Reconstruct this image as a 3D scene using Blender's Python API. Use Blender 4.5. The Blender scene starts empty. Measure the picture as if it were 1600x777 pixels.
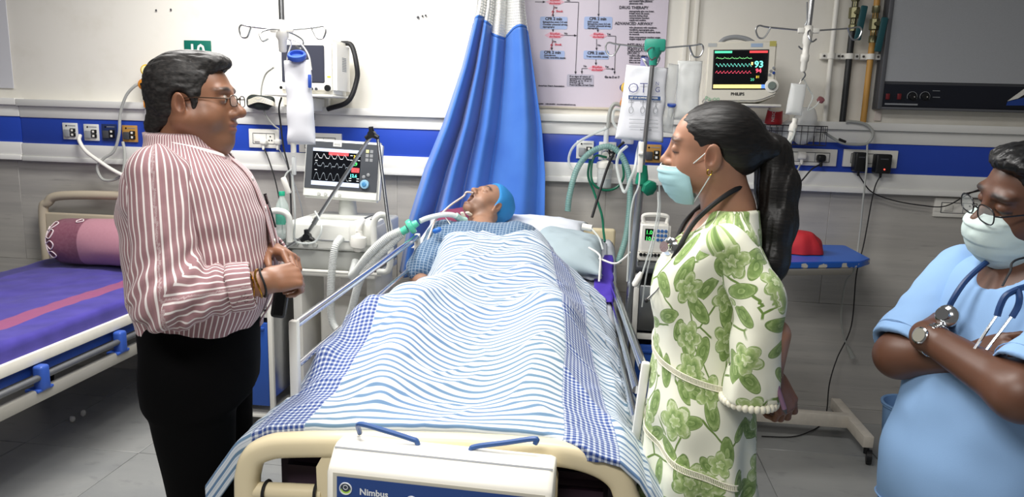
import bpy, bmesh, math, random
import numpy as np
from mathutils import Vector, Matrix
random.seed(7); np.random.seed(7)
scene = bpy.context.scene
COL = scene.collection
# ---------------------------------------------------------------- camera
FPX, PITCH, ROLL, YAW, CD, CH = 1100.4, 0.1775, 0.02949, -0.11545, 3.977, 1.62
CAM = np.array([0.0, -CD, CH])
_fw = np.array([math.sin(YAW)*math.cos(PITCH), math.cos(YAW)*math.cos(PITCH), -math.sin(PITCH)])
_rt0 = np.array([math.cos(YAW), -math.sin(YAW), 0.0]); _dn0 = np.cross(_fw, _rt0)
_rt = _rt0*math.cos(ROLL) - _dn0*math.sin(ROLL); _dn = _rt0*math.sin(ROLL) + _dn0*math.cos(ROLL)
cam_d = bpy.data.cameras.new('camera'); cam = bpy.data.objects.new('camera', cam_d); COL.objects.link(cam)
cam_d.sensor_width = 36.0; cam_d.lens = FPX/1600*36.0; cam_d.clip_start = 0.05
cam.matrix_world = Matrix(((_rt[0], -_dn[0], -_fw[0], CAM[0]), (_rt[1], -_dn[1], -_fw[1], CAM[1]), (_rt[2], -_dn[2], -_fw[2], CAM[2]), (0, 0, 0, 1)))
scene.camera = cam
# ---------------------------------------------------------------- world, lamps, exposure
scene.view_settings.view_transform = 'Standard'; scene.view_settings.look = 'None'
scene.view_settings.gamma = 1.0; scene.view_settings.use_curve_mapping = False
scene.view_settings.exposure = 0.0
world = bpy.data.worlds.new('ward_ambient'); scene.world = world; world.use_nodes = True
world.node_tree.nodes['Background'].inputs[0].default_value = (1.0, 0.97, 0.94, 1)
world.node_tree.nodes['Background'].inputs[1].default_value = 0.14
def area_light(name, loc, sx, sy, power, col=(1, 0.975, 0.94)):
    l = bpy.data.lights.new(name, 'AREA'); l.shape = 'RECTANGLE'; l.size = sx; l.size_y = sy; l.energy = power; l.color = col
    o = bpy.data.objects.new(name, l); o.location = loc; COL.objects.link(o); return o
area_light('ceiling_lamp', (-1.55, -1.15, 2.95), 1.2, 0.6, 78)
area_light('ceiling_lamp', (-0.35, -2.3, 2.95), 1.2, 0.6, 43)
area_light('ceiling_lamp', (-0.9, -4.2, 2.95), 1.2, 0.6, 62)

# ---------------------------------------------------------------- pixel helpers (direction only; the plane gives the distance)
def ray(u, v): return _fw + _rt*(u-800)/FPX + _dn*(v-388.5)/FPX
def PY(u, v, y):
    r = ray(u, v); return CAM + r*((y-CAM[1])/r[1])
def PZ(u, v, z):
    r = ray(u, v); return CAM + r*((z-CAM[2])/r[2])
def PXX(u, v, x):
    r = ray(u, v); return CAM + r*((x-CAM[0])/r[0])
# ---------------------------------------------------------------- materials
def lin(h):
    h = h.lstrip('#'); o = []
    for i in (0, 2, 4):
        c = int(h[i:i+2], 16)/255; o.append(c/12.92 if c <= 0.04045 else ((c+0.055)/1.055)**2.4)
    return (*o, 1.0)
MATS = {}
def M(name, col='#cccccc', rough=0.5, metal=0.0, var=0.0, vscale=8.0, bump=0.0, bscale=200.0, alpha=1.0, trans=0.0, ior=1.45, emit=0.0, coat=0.0, sheen=0.0, sss=0.0):
    if name in MATS: return MATS[name]
    m = bpy.data.materials.new(name); m.use_nodes = True; nt = m.node_tree; b = nt.nodes['Principled BSDF']
    c = lin(col); b.inputs['Base Color'].default_value = c
    b.inputs['Roughness'].default_value = rough; b.inputs['Metallic'].default_value = metal
    b.inputs['Alpha'].default_value = alpha; b.inputs['Transmission Weight'].default_value = trans; b.inputs['IOR'].default_value = ior
    b.inputs['Coat Weight'].default_value = coat; b.inputs['Sheen Weight'].default_value = sheen
    if sss: b.inputs['Subsurface Weight'].default_value = sss; b.inputs['Subsurface Radius'].default_value = (0.012, 0.005, 0.003); b.inputs['Subsurface Scale'].default_value = 0.6
    if emit: b.inputs['Emission Color'].default_value = c; b.inputs['Emission Strength'].default_value = emit
    if var or bump:
        tc = nt.nodes.new('ShaderNodeTexCoord')
    if var:
        n = nt.nodes.new('ShaderNodeTexNoise'); n.inputs['Scale'].default_value = vscale; n.inputs['Detail'].default_value = 5
        nt.links.new(tc.outputs['Object'], n.inputs['Vector'])
        r = nt.nodes.new('ShaderNodeMapRange'); r.inputs[3].default_value = 1-var; r.inputs[4].default_value = 1+var
        nt.links.new(n.outputs['Fac'], r.inputs[0])
        mx = nt.nodes.new('ShaderNodeMix'); mx.data_type = 'RGBA'; mx.blend_type = 'MULTIPLY'; mx.inputs[0].default_value = 1
        mx.inputs[6].default_value = c; nt.links.new(r.outputs[0], mx.inputs[7]); nt.links.new(mx.outputs[2], b.inputs['Base Color'])
    if bump:
        n2 = nt.nodes.new('ShaderNodeTexNoise'); n2.inputs['Scale'].default_value = bscale; n2.inputs['Detail'].default_value = 3
        nt.links.new(tc.outputs['Object'], n2.inputs['Vector'])
        bp = nt.nodes.new('ShaderNodeBump'); bp.inputs['Strength'].default_value = bump; bp.inputs['Distance'].default_value = 0.002
        nt.links.new(n2.outputs['Fac'], bp.inputs['Height']); nt.links.new(bp.outputs[0], b.inputs['Normal'])
    MATS[name] = m; return m
class NT:
    """tiny node-graph helper for the patterned materials"""
    def __init__(s, name, rough=0.8):
        s.m = bpy.data.materials.new(name); s.m.use_nodes = True; s.t = s.m.node_tree; s.b = s.t.nodes['Principled BSDF']
        s.b.inputs['Roughness'].default_value = rough; MATS[name] = s.m
    def n(s, t, **kw):
        x = s.t.nodes.new(t)
        for k, v in kw.items(): setattr(x, k, v)
        return x
    def put(s, sock, v):
        if isinstance(v, (int, float)): sock.default_value = v
        elif isinstance(v, (tuple, list)): sock.default_value = v
        else: s.t.links.new(v, sock)
    def math(s, op, a, b=0.0, c=0.0, clamp=False):
        x = s.n('ShaderNodeMath', operation=op); x.use_clamp = clamp; s.put(x.inputs[0], a); s.put(x.inputs[1], b); s.put(x.inputs[2], c); return x.outputs[0]
    def mix(s, f, a, b, blend='MIX'):
        x = s.n('ShaderNodeMix', data_type='RGBA', blend_type=blend); s.put(x.inputs[0], f); s.put(x.inputs[6], a); s.put(x.inputs[7], b); return x.outputs[2]
    def attr(s, name): return s.n('ShaderNodeAttribute', attribute_name=name)
    def noise(s, vec=None, scale=5.0, detail=3.0, rough=0.5, dist=0.0):
        x = s.n('ShaderNodeTexNoise'); x.inputs['Scale'].default_value = scale; x.inputs['Detail'].default_value = detail; x.inputs['Roughness'].default_value = rough; x.inputs['Distortion'].default_value = dist
        if vec is not None: s.t.links.new(vec, x.inputs['Vector'])
        return x
    def obj(s): return s.n('ShaderNodeTexCoord').outputs['Object']
    def step(s, e, w, x):  # smooth 0..1 threshold
        r = s.n('ShaderNodeMapRange', interpolation_type='SMOOTHSTEP'); s.put(r.inputs[0], x); s.put(r.inputs[1], e-w); s.put(r.inputs[2], e+w); return r.outputs[0]
    def sep(s, v):
        x = s.n('ShaderNodeSeparateXYZ'); s.t.links.new(v, x.inputs[0]); return x.outputs
    def comb(s, a, b, c=0.0):
        x = s.n('ShaderNodeCombineXYZ'); s.put(x.inputs[0], a); s.put(x.inputs[1], b); s.put(x.inputs[2], c); return x.outputs[0]
    def base(s, c): s.put(s.b.inputs['Base Color'], c)
    def bump(s, h, strength=0.3, dist=0.002):
        x = s.n('ShaderNodeBump'); x.inputs['Strength'].default_value = strength; x.inputs['Distance'].default_value = dist
        s.t.links.new(h, x.inputs['Height']); s.t.links.new(x.outputs[0], s.b.inputs['Normal'])

# ---------------------------------------------------------------- objects
def tag(o, label=None, cat=None, group=None, kind=None):
    if label: o['label'] = label
    if cat: o['category'] = cat
    if group: o['group'] = group
    if kind: o['kind'] = kind
    return o
def setparent(o, p):
    if p is not None:
        o.parent = p
        o.matrix_parent_inverse = WORLDM(p).inverted()
def WORLDM(o):
    if o.parent is None: return o.matrix_basis.copy()
    return WORLDM(o.parent) @ o.matrix_parent_inverse @ o.matrix_basis
def thing(name, label, cat, loc=(0, 0, 0), group=None):
    o = bpy.data.objects.new(name, None); o.location = Vector([float(c) for c in loc]); o.empty_display_size = 0.05; COL.objects.link(o)
    return tag(o, label, cat, group)
def link(name, me, mat=None, parent=None, smooth=True, label=None):
    if mat is not None:
        if isinstance(mat, (list, tuple)):
            for mm in mat: me.materials.append(mm)
        else: me.materials.append(mat)
    if smooth is True: me.polygons.foreach_set('use_smooth', [True]*len(me.polygons))
    o = bpy.data.objects.new(name, me); COL.objects.link(o)
    setparent(o, parent)
    if label: o['label'] = label
    return o
def auto(me, ang=40):
    """smooth faces, sharp edges above the angle"""
    bm = bmesh.new(); bm.from_mesh(me); a = math.radians(ang)
    for f in bm.faces: f.smooth = True
    for e in bm.edges:
        if len(e.link_faces) == 2 and e.calc_face_angle(0) > a: e.smooth = False
    bm.to_mesh(me); bm.free()
def catmull(pts, n=8, closed=False):
    P = [np.array(p, float) for p in pts]; out = []
    N = len(P)
    rng = range(N if closed else N-1)
    for i in rng:
        if closed: p0, p1, p2, p3 = P[(i-1) % N], P[i], P[(i+1) % N], P[(i+2) % N]
        else:
            p1, p2 = P[i], P[i+1]; p0 = P[i-1] if i > 0 else 2*p1-p2; p3 = P[i+2] if i+2 < N else 2*p2-p1
        for k in range(n):
            t = k/n; out.append(0.5*((2*p1)+(-p0+p2)*t+(2*p0-5*p1+4*p2-p3)*t*t+(-p0+3*p1-3*p2+p3)*t**3))
    if not closed: out.append(P[-1])
    return out
class B:
    """collects shapes of ONE part in world coordinates"""
    def __init__(s): s.v = []; s.f = []
    def add(s, v, f):
        k = len(s.v); s.v += [tuple(float(c) for c in p) for p in v]; s.f += [tuple(i+k for i in q) for q in f]; return s
    def bm(s, bmx):
        bmx.verts.index_update(); s.add([v.co[:] for v in bmx.verts], [[v.index for v in f.verts] for f in bmx.faces]); bmx.free(); return s
    def box(s, c, d, bev=0.0, rot=None, seg=2):
        b = bmesh.new(); bmesh.ops.create_cube(b, size=1)
        for v in b.verts: v.co = Vector((v.co.x*d[0], v.co.y*d[1], v.co.z*d[2]))
        if bev: bmesh.ops.bevel(b, geom=b.edges[:], offset=min(bev, 0.49*min(d)), segments=seg, affect='EDGES', profile=0.5)
        mt = Matrix.Translation(Vector([float(q) for q in c]))
        if rot is not None: mt = mt @ rot.to_4x4()
        b.transform(mt); return s.bm(b)
    def cyl(s, a, b, r, r2=None, n=16, cap=True):
        a = np.array(a, float); b = np.array(b, float); r2 = r if r2 is None else r2
        return s.sweep([a, b], [r, r2], n, cap)
    def sweep(s, pts, rad, n=8, cap=True, closed=False):
        P = np.array(pts, float); N = len(P)
        if np.isscalar(rad): rad = [rad]*N
        T = np.gradient(P, axis=0) if not closed else (np.roll(P, -1, 0)-np.roll(P, 1, 0))
        T /= np.linalg.norm(T, axis=1)[:, None]+1e-12
        up = np.array([0, 0, 1.0]) if abs(T[0][2]) < 0.9 else np.array([1.0, 0, 0])
        x = np.cross(T[0], up); x /= np.linalg.norm(x); vs = []
        for i in range(N):
            x = x-T[i]*x.dot(T[i]); x /= np.linalg.norm(x)+1e-12; y = np.cross(T[i], x)
            for k in range(n):
                a = 2*math.pi*k/n; vs.append(P[i]+rad[i]*(math.cos(a)*x+math.sin(a)*y))
        fs = []
        for i in range(N if closed else N-1):
            j = (i+1) % N
            for k in range(n): fs.append((i*n+k, j*n+k, j*n+(k+1) % n, i*n+(k+1) % n))
        if cap and not closed: fs.append(tuple(range(n))); fs.append(tuple(range((N-1)*n, N*n))[::-1])
        return s.add(vs, [q[::-1] for q in fs])
    def tube(s, pts, r, n=8, k=8, closed=False):
        return s.sweep(catmull(pts, k, closed), r, n, True, closed)
    def lathe(s, prof, o=(0, 0, 0), ax=(0, 0, 1), n=24):
        """prof: (radius, height) from bottom to top along ax"""
        ax = np.array(ax, float); ax /= np.linalg.norm(ax); up = np.array([0, 0, 1.0]) if abs(ax[2]) < 0.9 else np.array([1.0, 0, 0])
        x = np.cross(up, ax); x /= np.linalg.norm(x); y = np.cross(ax, x); vs = []; o = np.array(o, float)
        for r, h in prof:
            for k in range(n):
                a = 2*math.pi*k/n; vs.append(o+ax*h+max(r, 1e-5)*(math.cos(a)*x+math.sin(a)*y))
        fs = []
        for i in range(len(prof)-1):
            for k in range(n): fs.append((i*n+k, i*n+(k+1) % n, (i+1)*n+(k+1) % n, (i+1)*n+k))
        fs.append(tuple(range(n))[::-1]); fs.append(tuple(range((len(prof)-1)*n, len(prof)*n)))
        return s.add(vs, fs)
    def ball(s, c, r, n=16, m=10, sc=(1, 1, 1)):
        vs = []; fs = []
        for i in range(m+1):
            t = math.pi*i/m
            for k in range(n):
                a = 2*math.pi*k/n; vs.append((c[0]+r*sc[0]*math.sin(t)*math.cos(a), c[1]+r*sc[1]*math.sin(t)*math.sin(a), c[2]+r*sc[2]*math.cos(t)))
        for i in range(m):
            for k in range(n): fs.append((i*n+k, (i+1)*n+k, (i+1)*n+(k+1) % n, i*n+(k+1) % n))
        return s.add(vs, fs)
    def prism(s, poly, ext):
        """polygon in 3-D extruded by vector ext"""
        n = len(poly); P = [np.array(p, float) for p in poly]; e = np.array(ext, float)
        return s.add(P+[p+e for p in P], [tuple(range(n))[::-1], tuple(range(n, 2*n))]+[(i, (i+1) % n, n+(i+1) % n, n+i) for i in range(n)])
    def grid(s, V):
        V = np.asarray(V); a, b = V.shape[:2]
        return s.add(V.reshape(-1, 3), [(i*b+j, i*b+j+1, (i+1)*b+j+1, (i+1)*b+j) for i in range(a-1) for j in range(b-1)])
    def build(s, name, mat=None, parent=None, smooth='auto', label=None, fix=True):
        me = bpy.data.meshes.new(name); me.from_pydata(s.v, [], s.f)
        if fix or smooth == 'auto':
            b = bmesh.new(); b.from_mesh(me)
            bmesh.ops.remove_doubles(b, verts=b.verts[:], dist=1e-6)
            bmesh.ops.recalc_face_normals(b, faces=b.faces[:])
            b.to_mesh(me); b.free()
        if smooth == 'auto': auto(me)
        return link(name, me, mat, parent, smooth is True, label)
FX = Matrix.Rotation
def rotm(ax, deg): return Matrix.Rotation(math.radians(deg), 3, ax)
def textmesh(name, body, size, mat, loc, parent=None, align='LEFT', right=(1, 0, 0), up=(0, 0, 1), bold=0.0, sx=1.0):
    c = bpy.data.curves.new(name, 'FONT'); c.body = body; c.size = size; c.align_x = align; c.resolution_u = 2
    if bold: c.offset = bold
    o = bpy.data.objects.new(name, c); COL.objects.link(o)
    me = bpy.data.meshes.new_from_object(o)
    bpy.data.objects.remove(o); bpy.data.curves.remove(c)
    X = Vector(right).normalized(); Y = Vector(up).normalized(); Z = X.cross(Y)
    me.transform(Matrix(((X.x*sx, Y.x, Z.x, loc[0]), (X.y*sx, Y.y, Z.y, loc[1]), (X.z*sx, Y.z, Z.z, loc[2]), (0, 0, 0, 1))))
    return link(name, me, mat, parent, False)
def copy_tree(o, dloc=None, parent=None, **tags):
    c = o.copy(); COL.objects.link(c); c.parent = parent
    if parent is not None: c.matrix_parent_inverse = o.matrix_parent_inverse.copy()
    if dloc is not None: c.location = Vector(o.location)+Vector([float(q) for q in dloc])
    for k, v in tags.items(): c[k] = v
    for ch in list(o.children): copy_tree(ch, None, c)
    return c
# ================================================================ materials shared by many things
W = M('white_plastic', '#eceae2', 0.35, var=0.03)
W2 = M('white_enamel', '#e9e7df', 0.4, var=0.05, vscale=14)
IV = M('ivory_plastic', '#e6d8b4', 0.36, var=0.04, vscale=10)
BK = M('black_plastic', '#131416', 0.4, var=0.1)
BKR = M('black_rubber', '#17171a', 0.6)
GRY = M('grey_plastic', '#8f9296', 0.45, var=0.05)
DGRY = M('dark_grey_plastic', '#45474c', 0.4, var=0.05)
STEEL = M('brushed_steel', '#b9bbbd', 0.28, 1.0, var=0.06, vscale=30)
CHROME = M('chrome', '#d5d7d9', 0.12, 1.0)
DSTEEL = M('dull_steel', '#84878a', 0.38, 1.0, var=0.08)
BLUE = M('blue_paint', '#1f5fc0', 0.4, var=0.06)
DBLUE = M('dark_blue_plastic', '#20418f', 0.4, var=0.05)
TEAL = M('teal_plastic', '#179276', 0.4, var=0.05)
YEL = M('yellow_plastic', '#e0b735', 0.4)
ORG = M('orange_plastic', '#d88a2e', 0.4)
SCREW = M('screw_head', '#6d6a66', 0.4, 1.0)
CLEAR = M('clear_plastic', '#f2f5f4', 0.15, trans=0.0, alpha=0.42)
CLEARB = M('frosted_plastic', '#eef1f0', 0.3, alpha=0.62)
TUBEC = M('clear_tubing', '#dfe5e2', 0.2, alpha=0.55)
TUBEG = M('grey_tubing', '#a7a9a4', 0.35)
GREENT = M('green_tubing', '#0c6a4e', 0.3, alpha=0.85)
TEALT = M('teal_tubing', '#7fa9a3', 0.3, alpha=0.7)
CREAMW = M('cream_cable', '#d8d2c2', 0.5)
# ================================================================ the room
def wall_paint():
    g = NT('wall_paint', 0.6); o = g.obj()
    n = g.noise(o, 2.2, 6, 0.6); n2 = g.noise(o, 30, 5, 0.7)
    c = g.mix(g.step(0.62, 0.12, n.outputs['Fac']), lin('#efece3'), lin('#e4e0d4'))
    c = g.mix(g.math('MULTIPLY', g.step(0.73, 0.03, n2.outputs['Fac']), 0.5), c, lin('#b9b3a6'))
    g.base(c); g.bump(n2.outputs['Fac'], 0.08, 0.001); return g.m
def tile_mat(name, c1, c2, c3, sx, sz, rough, axis=2):
    g = NT(name, rough); s = g.sep(g.obj())
    inf = g.n('ShaderNodeObjectInfo').outputs['Random']
    v = g.comb(g.math('ADD', g.math('MULTIPLY', s[0], sx), g.math('MULTIPLY', inf, 31.0)), g.math('MULTIPLY', s[1], sx if axis == 2 else sz), g.math('MULTIPLY', s[2], sz))
    n = g.noise(v, 1.0, 6, 0.62, 0.4); n2 = g.noise(v, 5.0, 5, 0.6)
    c = g.mix(g.step(0.5, 0.18, n.outputs['Fac']), lin(c1), lin(c2))
    c = g.mix(g.math('MULTIPLY', g.step(0.64, 0.06, n2.outputs['Fac']), 0.55), c, lin(c3))
    g.base(c); return g.m
WALLP = wall_paint()
WTILE = tile_mat('streaked_wall_tile', '#a9a6a2', '#b8b5af', '#8d8a87', 0.8, 14.0, 0.35)
FTILE = tile_mat('floor_tile', '#8e9090', '#9b9c9a', '#7f8181', 1.5, 3.0, 0.32, 1)
GROUT = M('grout', '#6f6f6d', 0.9, var=0.1)
wb = tag(B().box((-0.5, 0.06, 1.5), (13, 0.11, 3.0)).build('wall_back', WALLP), 'white painted ward wall above grey streaked tiles', kind='structure')
me_t = None
for r, (z0, z1) in enumerate(((0.0, 0.08), (0.082, 0.682), (0.684, 1.31))):
    me_t = None
    for i in range(-4, 4):
        if me_t is None:
            me_t = B().box((0, 0, 0), (1.1992, 0.012, z1-z0+0.0008), 0.0015, seg=1).build('tile', WTILE)
            o = me_t; setparent(o, wb)
        else:
            o = me_t.copy(); COL.objects.link(o)
        o.location = (0.31+i*1.2+(0.35 if r == 2 else 0), -0.004, (z0+z1)/2)
fl = tag(B().box((-0.5, -2.4, -0.055), (13, 5.0, 0.1)).build('floor', GROUT), 'grey tiled ward floor', kind='structure')
ft = None
for i in range(-6, 9):
    for j in range(0, 8):
        if ft is None:
            ft = B().box((0, 0, 0), (0.597, 0.597, 0.012), 0.002, seg=1).build('tile', FTILE); o = ft; setparent(o, fl)
        else: o = ft.copy(); COL.objects.link(o)
        o.location = (-2.12+0.3+(i+2)*0.6-0.6, 0.155-0.3-0.6*j+0.0, -0.006)
# bed-head trunking
TRW = M('trunking_white', '#e8e8e4', 0.4, var=0.04, vscale=6); TRB = M('trunking_blue', '#2749b4', 0.38, var=0.08, vscale=5)
tr = bpy.data.objects.new('trim_1', None); COL.objects.link(tr); tag(tr, 'white and blue medical trunking along the wall', kind='structure')
XS = (-6.5, -3.47, 5.5)
for a in range(2):
    x0, x1 = XS[a]+0.002, XS[a+1]-0.002; xm = (x0+x1)/2; w = x1-x0; dz = 0.004 if a == 0 else 0
    B().box((xm, -0.03, 1.652+dz), (w, 0.075, 0.04), 0.003).build('ledge', TRW, tr)
    B().box((xm, -0.02, 1.598+dz), (w, 0.05, 0.068), 0.004).build('upper_panel', TRW, tr)
    B().box((xm, -0.018, 1.488+dz), (w, 0.04, 0.158), 0.003).build('blue_panel', TRB, tr)
    B().box((xm, -0.022, 1.371+dz), (w, 0.056, 0.078), 0.004).build('lower_panel', TRW, tr)
    B().box((xm, -0.026, 1.318+dz), (w, 0.066, 0.03), 0.004).build('lower_lip', TRW, tr)
YF = -0.040
# ---------------------------------------------------------------- gas outlets on the trunking
def gas_outlet(u, v, plate, dark, label, fitted=None, gauge=False):
    c = PY(u, v, YF); x, z = c[0], c[2]
    t = thing('gas_outlet', label, 'gas outlet', (x, YF, z-0.048), 'gas outlets on the blue trunking')
    B().box((x, YF-0.004, z), (0.094, 0.012, 0.098), 0.003).build('plate', plate, t)
    B().box((x-0.016, YF-0.014, z-0.012), (0.036, 0.02, 0.044), 0.004).build('socket_block', dark, t)
    for k in range(2):
        w = B().box((x+0.022, YF-0.013, z+0.006-0.026*k), (0.03, 0.014, 0.022), 0.002).build('button', BK, t)
        B().box((x+0.022, YF-0.021, z+0.006-0.026*k), (0.012, 0.002, 0.012)).build('mark', W, w)
    B().cyl((x-0.02, YF-0.008, z+0.032), (x-0.02, YF-0.012, z+0.032), 0.005, n=10).build('screw', BK, t)
    B().box((x+0.014, YF-0.011, z+0.033), (0.05, 0.001, 0.004)).build('print', GRY, t)
    return t
PLW = M('plate_white', '#d9dad6', 0.4); PLG = M('plate_brown', '#b98a45', 0.45, var=0.1)
gas_outlet(111, 205, PLW, GRY, 'white gas outlet with two black buttons and no hose')
gas_outlet(144, 207, PLW, GRY, 'white gas outlet with the white hose plugged into it')
gas_outlet(172, 207, M('plate_navy', '#26345e', 0.4), DGRY, 'navy gas outlet between the white one and the ochre one')
gas_outlet(204, 209, PLG, DGRY, 'ochre gas outlet plate on the blue trunking')
gas_outlet(914, 234, PLW, GRY, 'white gas outlet beside the blue curtain')
gas_outlet(949, 236, PLW, GRY, 'white gas outlet behind the oxygen flowmeter')
gas_outlet(1019, 240, PLG, DGRY, 'ochre gas outlet behind the drip stand pole')
# ---------------------------------------------------------------- socket plates
def socket_plate(u0, v0, u1, v1, label, y=YF, grp='socket plates'):
    a = PY(u0, v0, y); b = PY(u1, v1, y); x = (a[0]+b[0])/2; z = (a[2]+b[2])/2; w = abs(b[0]-a[0]); h = abs(a[2]-b[2])
    t = thing('socket_plate', label, 'wall socket', (x, y, z-h/2))
    B().box((x, y-0.006, z), (w, 0.016, h), 0.003).build('plate', W, t)
    fr = B()
    iw, ih = w*0.72, h*0.55
    for dx, dz, sx, sz in ((0, ih/2, iw, 0.003), (0, -ih/2, iw, 0.003), (-iw/2, 0, 0.003, ih), (iw/2, 0, 0.003, ih)): fr.box((x+dx, y-0.0145, z+dz), (sx, 0.002, sz))
    fr.build('insert_frame', DGRY, t)
    B().box((x+iw*0.12, y-0.015, z), (0.0025, 0.002, ih*0.9)).build('insert_joint', GRY, t)
    B().box((x-iw*0.3, y-0.017, z), (iw*0.24, 0.008, ih*0.62), 0.002).build('switch', W2, t)
    for q in ((0.3, 0.012), (0.24, -0.01), (0.36, -0.01)): B().cyl((x+iw*q[0], y-0.014, z+q[1]), (x+iw*q[0], y-0.0155, z+q[1]), 0.0045, n=10).build('pin_hole', BK, t)
    return (x, y, z, w, h)
S1 = socket_plate(390, 201, 438, 232, 'white socket plate with a white plug behind the hanging feed bag')
S2 = socket_plate(468, 207, 535, 240, 'white socket plate behind the ventilator screen')
S3 = socket_plate(1225, 231, 1305, 260, 'white socket plate under the wire basket')
S4 = socket_plate(1318, 233, 1399, 263, 'white socket plate holding two black power adapters')
S5 = socket_plate(1460, 309, 1532, 341, 'ivory blank switch plate on the grey tiles below the trunking', y=-0.010)
def plug(x, y, z, mat, label, s=1.0, cable=None, cmat=None, cr=0.0035, depth=0.045):
    t = thing('power_plug', label, 'plug', (x, y, z-0.02))
    B().box((x, y-depth/2, z), (0.048*s, depth, 0.042*s), 0.012, seg=3).build('plug_body', mat, t)
    B().lathe(((0.009, 0), (0.008, 0.02), (0.005, 0.03)), (x, y-depth*0.6, z-0.018*s), (0, -0.2, -1), 10).build('strain_relief', mat, t)
    if cable: B().tube([(x, y-depth*0.6, z-0.03)]+cable, cr, 6, 8).build('cable', cmat or mat, t)
    return t
plug(*PY(415, 222, -0.055), W, 'white plug in the socket plate behind the hanging feed bag', 0.8, [PY(420, 250, -.09), PY(432, 290, -.1), PY(440, 340, -.12), PY(443, 400, -.1), PY(448, 450, -.1)], BKR)
plug(*PY(437, 222, -0.055), W, 'white plug with a grey cable above the ventilator cart', 0.8, [PY(440, 240, -.09), PY(450, 262, -.1), PY(470, 320, -.1), PY(480, 400, -.1)], GRY)
plug(*PY(1251, 243, -0.055), W, 'round white plug below the wire basket', 0.95, [PY(1243, 275, -.1), PY(1232, 320, -.1), PY(1218, 370, -.1), PY(1205, 420, -.1)], TUBEG, 0.005)
plug(*PY(1281, 247, -0.055), BK, 'black plug with a coiled lead below the wire basket', 0.9, [PY(1268, 265, -.1), PY(1250, 285, -.1), PY(1235, 292, -.12)], BKR, 0.004)
# coiled lead continues
cl = [PY(1235, 292, -.12)+np.array([-0.0011*k, 0.008*math.cos(k*0.9), -0.0004*k+0.008*math.sin(k*0.9)]) for k in range(110)]
tag(B().sweep(cl, 0.0032, 5).build('coiled_cable', BKR), 'black coiled cable running from the plug towards the ponytail', 'cable')
def adapter(u, v, w, h, label, cable):
    c = PY(u, v, -0.09); t = thing('power_adapter', label, 'adapter', (c[0], -0.056, c[2]-h/2))
    B().box((c[0], -0.088, c[2]), (w, 0.062, h), 0.009, seg=3).build('adapter_body', BK, t)
    B().box((c[0], -0.120, c[2]+h*0.25), (w*0.5, 0.001, 0.006)).build('print', DGRY, t)
    B().lathe(((0.007, 0), (0.006, 0.02), (0.004, 0.028)), (c[0], -0.09, c[2]-h/2+0.004), (0, 0, -1), 10).build('strain_relief', BK, t)
    B().tube([(c[0], -0.09, c[2]-h/2-0.01)]+cable, 0.0032, 6).build('cable', BKR, t)
adapter(1343, 253, 0.062, 0.10, 'black power adapter with a lead looping to the right', [PY(1346, 280, -.09), PY(1362, 300, -.08), PY(1395, 313, -.07), PY(1440, 321, -.06), PY(1478, 322, -.06), PY(1520, 300, -.06), PY(1570, 285, -0.06), PY(1640, 282, -.06)])
adapter(1378, 256, 0.078, 0.10, 'black power adapter with a small red light and a lead hanging to the floor', [PY(1365, 300, -.08), PY(1350, 380, -.08), PY(1338, 430, -.10), PY(1330, 510, -.09), PY(1308, 560, -.12), PY(1296, 600, -.15), PY(1292, 640, -.12), PZ(1285, 662, 0.012), PZ(1262, 676, 0.008), PZ(1235, 683, 0.008), PZ(1190, 682, 0.008)])
tag(B().cyl(PY(1382, 265, -.121), PY(1382, 265, -.1235), 0.004, n=10).build('indicator_light', M('red_led', '#ff5040', 0.4, emit=2.0)), 'tiny red indicator light on the black power adapter', 'light')
# grey looped cable with connector, hanging past the socket plate
lc = [PY(1288, 207, -.12), PY(1300, 215, -.1), PY(1318, 224, -.1), PY(1345, 226, -.1), PY(1358, 222, -.1), PY(1364, 207, -.1), PY(1352, 194, -.09), PY(1330, 190, -.08), PY(1322, 191, -.08)]
t = thing('patient_cable', 'grey monitor cable looped beside the wire basket and hanging to a loose plug', 'cable', PY(1350, 226, -.1))
B().tube(lc, 0.0075, 8).build('loop', TUBEG, t)
B().tube([PY(1355, 226, -.1), PY(1354, 260, -.13), PY(1349, 310, -.13), PY(1343, 370, -.1), PY(1335, 420, -.12), PY(1322, 440, -.12), PY(1316, 470, -.1), PY(1314, 500, -.1), PY(1318, 525, -.1), PY(1325, 545, -.1)], 0.005, 8).build('hanging_lead', TUBEG, t)
a = PY(1324, 541, -.1); b = PY(1332, 559, -.1)
B().cyl(a, b, 0.009, 0.016, n=10).build('connector', TUBEG, t)
for q in (0.35, 0.5):
    m = PY(1300+30*q, 214+12*q, -.1); m2 = PY(1300+30*q+6, 216.5+12*q, -.1); B().cyl(m, m2, 0.009, n=10).build('sleeve', BKR, t)
# ---------------------------------------------------------------- notices, sign, marks
def sheet(u0, v0, u1, v1, name, label, mat, cat='notice', y=-0.004):
    a = PY(u0, v0, y); b = PY(u1, v1, y); x = (a[0]+b[0])/2; z = (a[2]+b[2])/2
    return tag(B().box((x, y, z), (abs(b[0]-a[0]), 0.004, abs(a[2]-b[2])), 0.001, seg=1).build(name, mat), label, cat)
sheet(-70, -40, 22, 138, 'paper_notice', 'pale grey laminated notice on the wall above the empty bed', M('paper_grey', '#dcdde2', 0.35, var=0.02))
c = PY(309, 80, -0.006)
t = thing('bed_number_sign', 'small green bed number sign reading 10 in white', 'sign', (c[0], -0.006, c[2]-0.055))
B().box((c[0], -0.005, c[2]), (0.165, 0.006, 0.12), 0.002).build('plate', M('sign_green', '#12695a', 0.4), t)
textmesh('number', '10', 0.105, W, (c[0]-0.005, -0.0095, c[2]-0.034), t, 'CENTER', bold=0.002)
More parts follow.
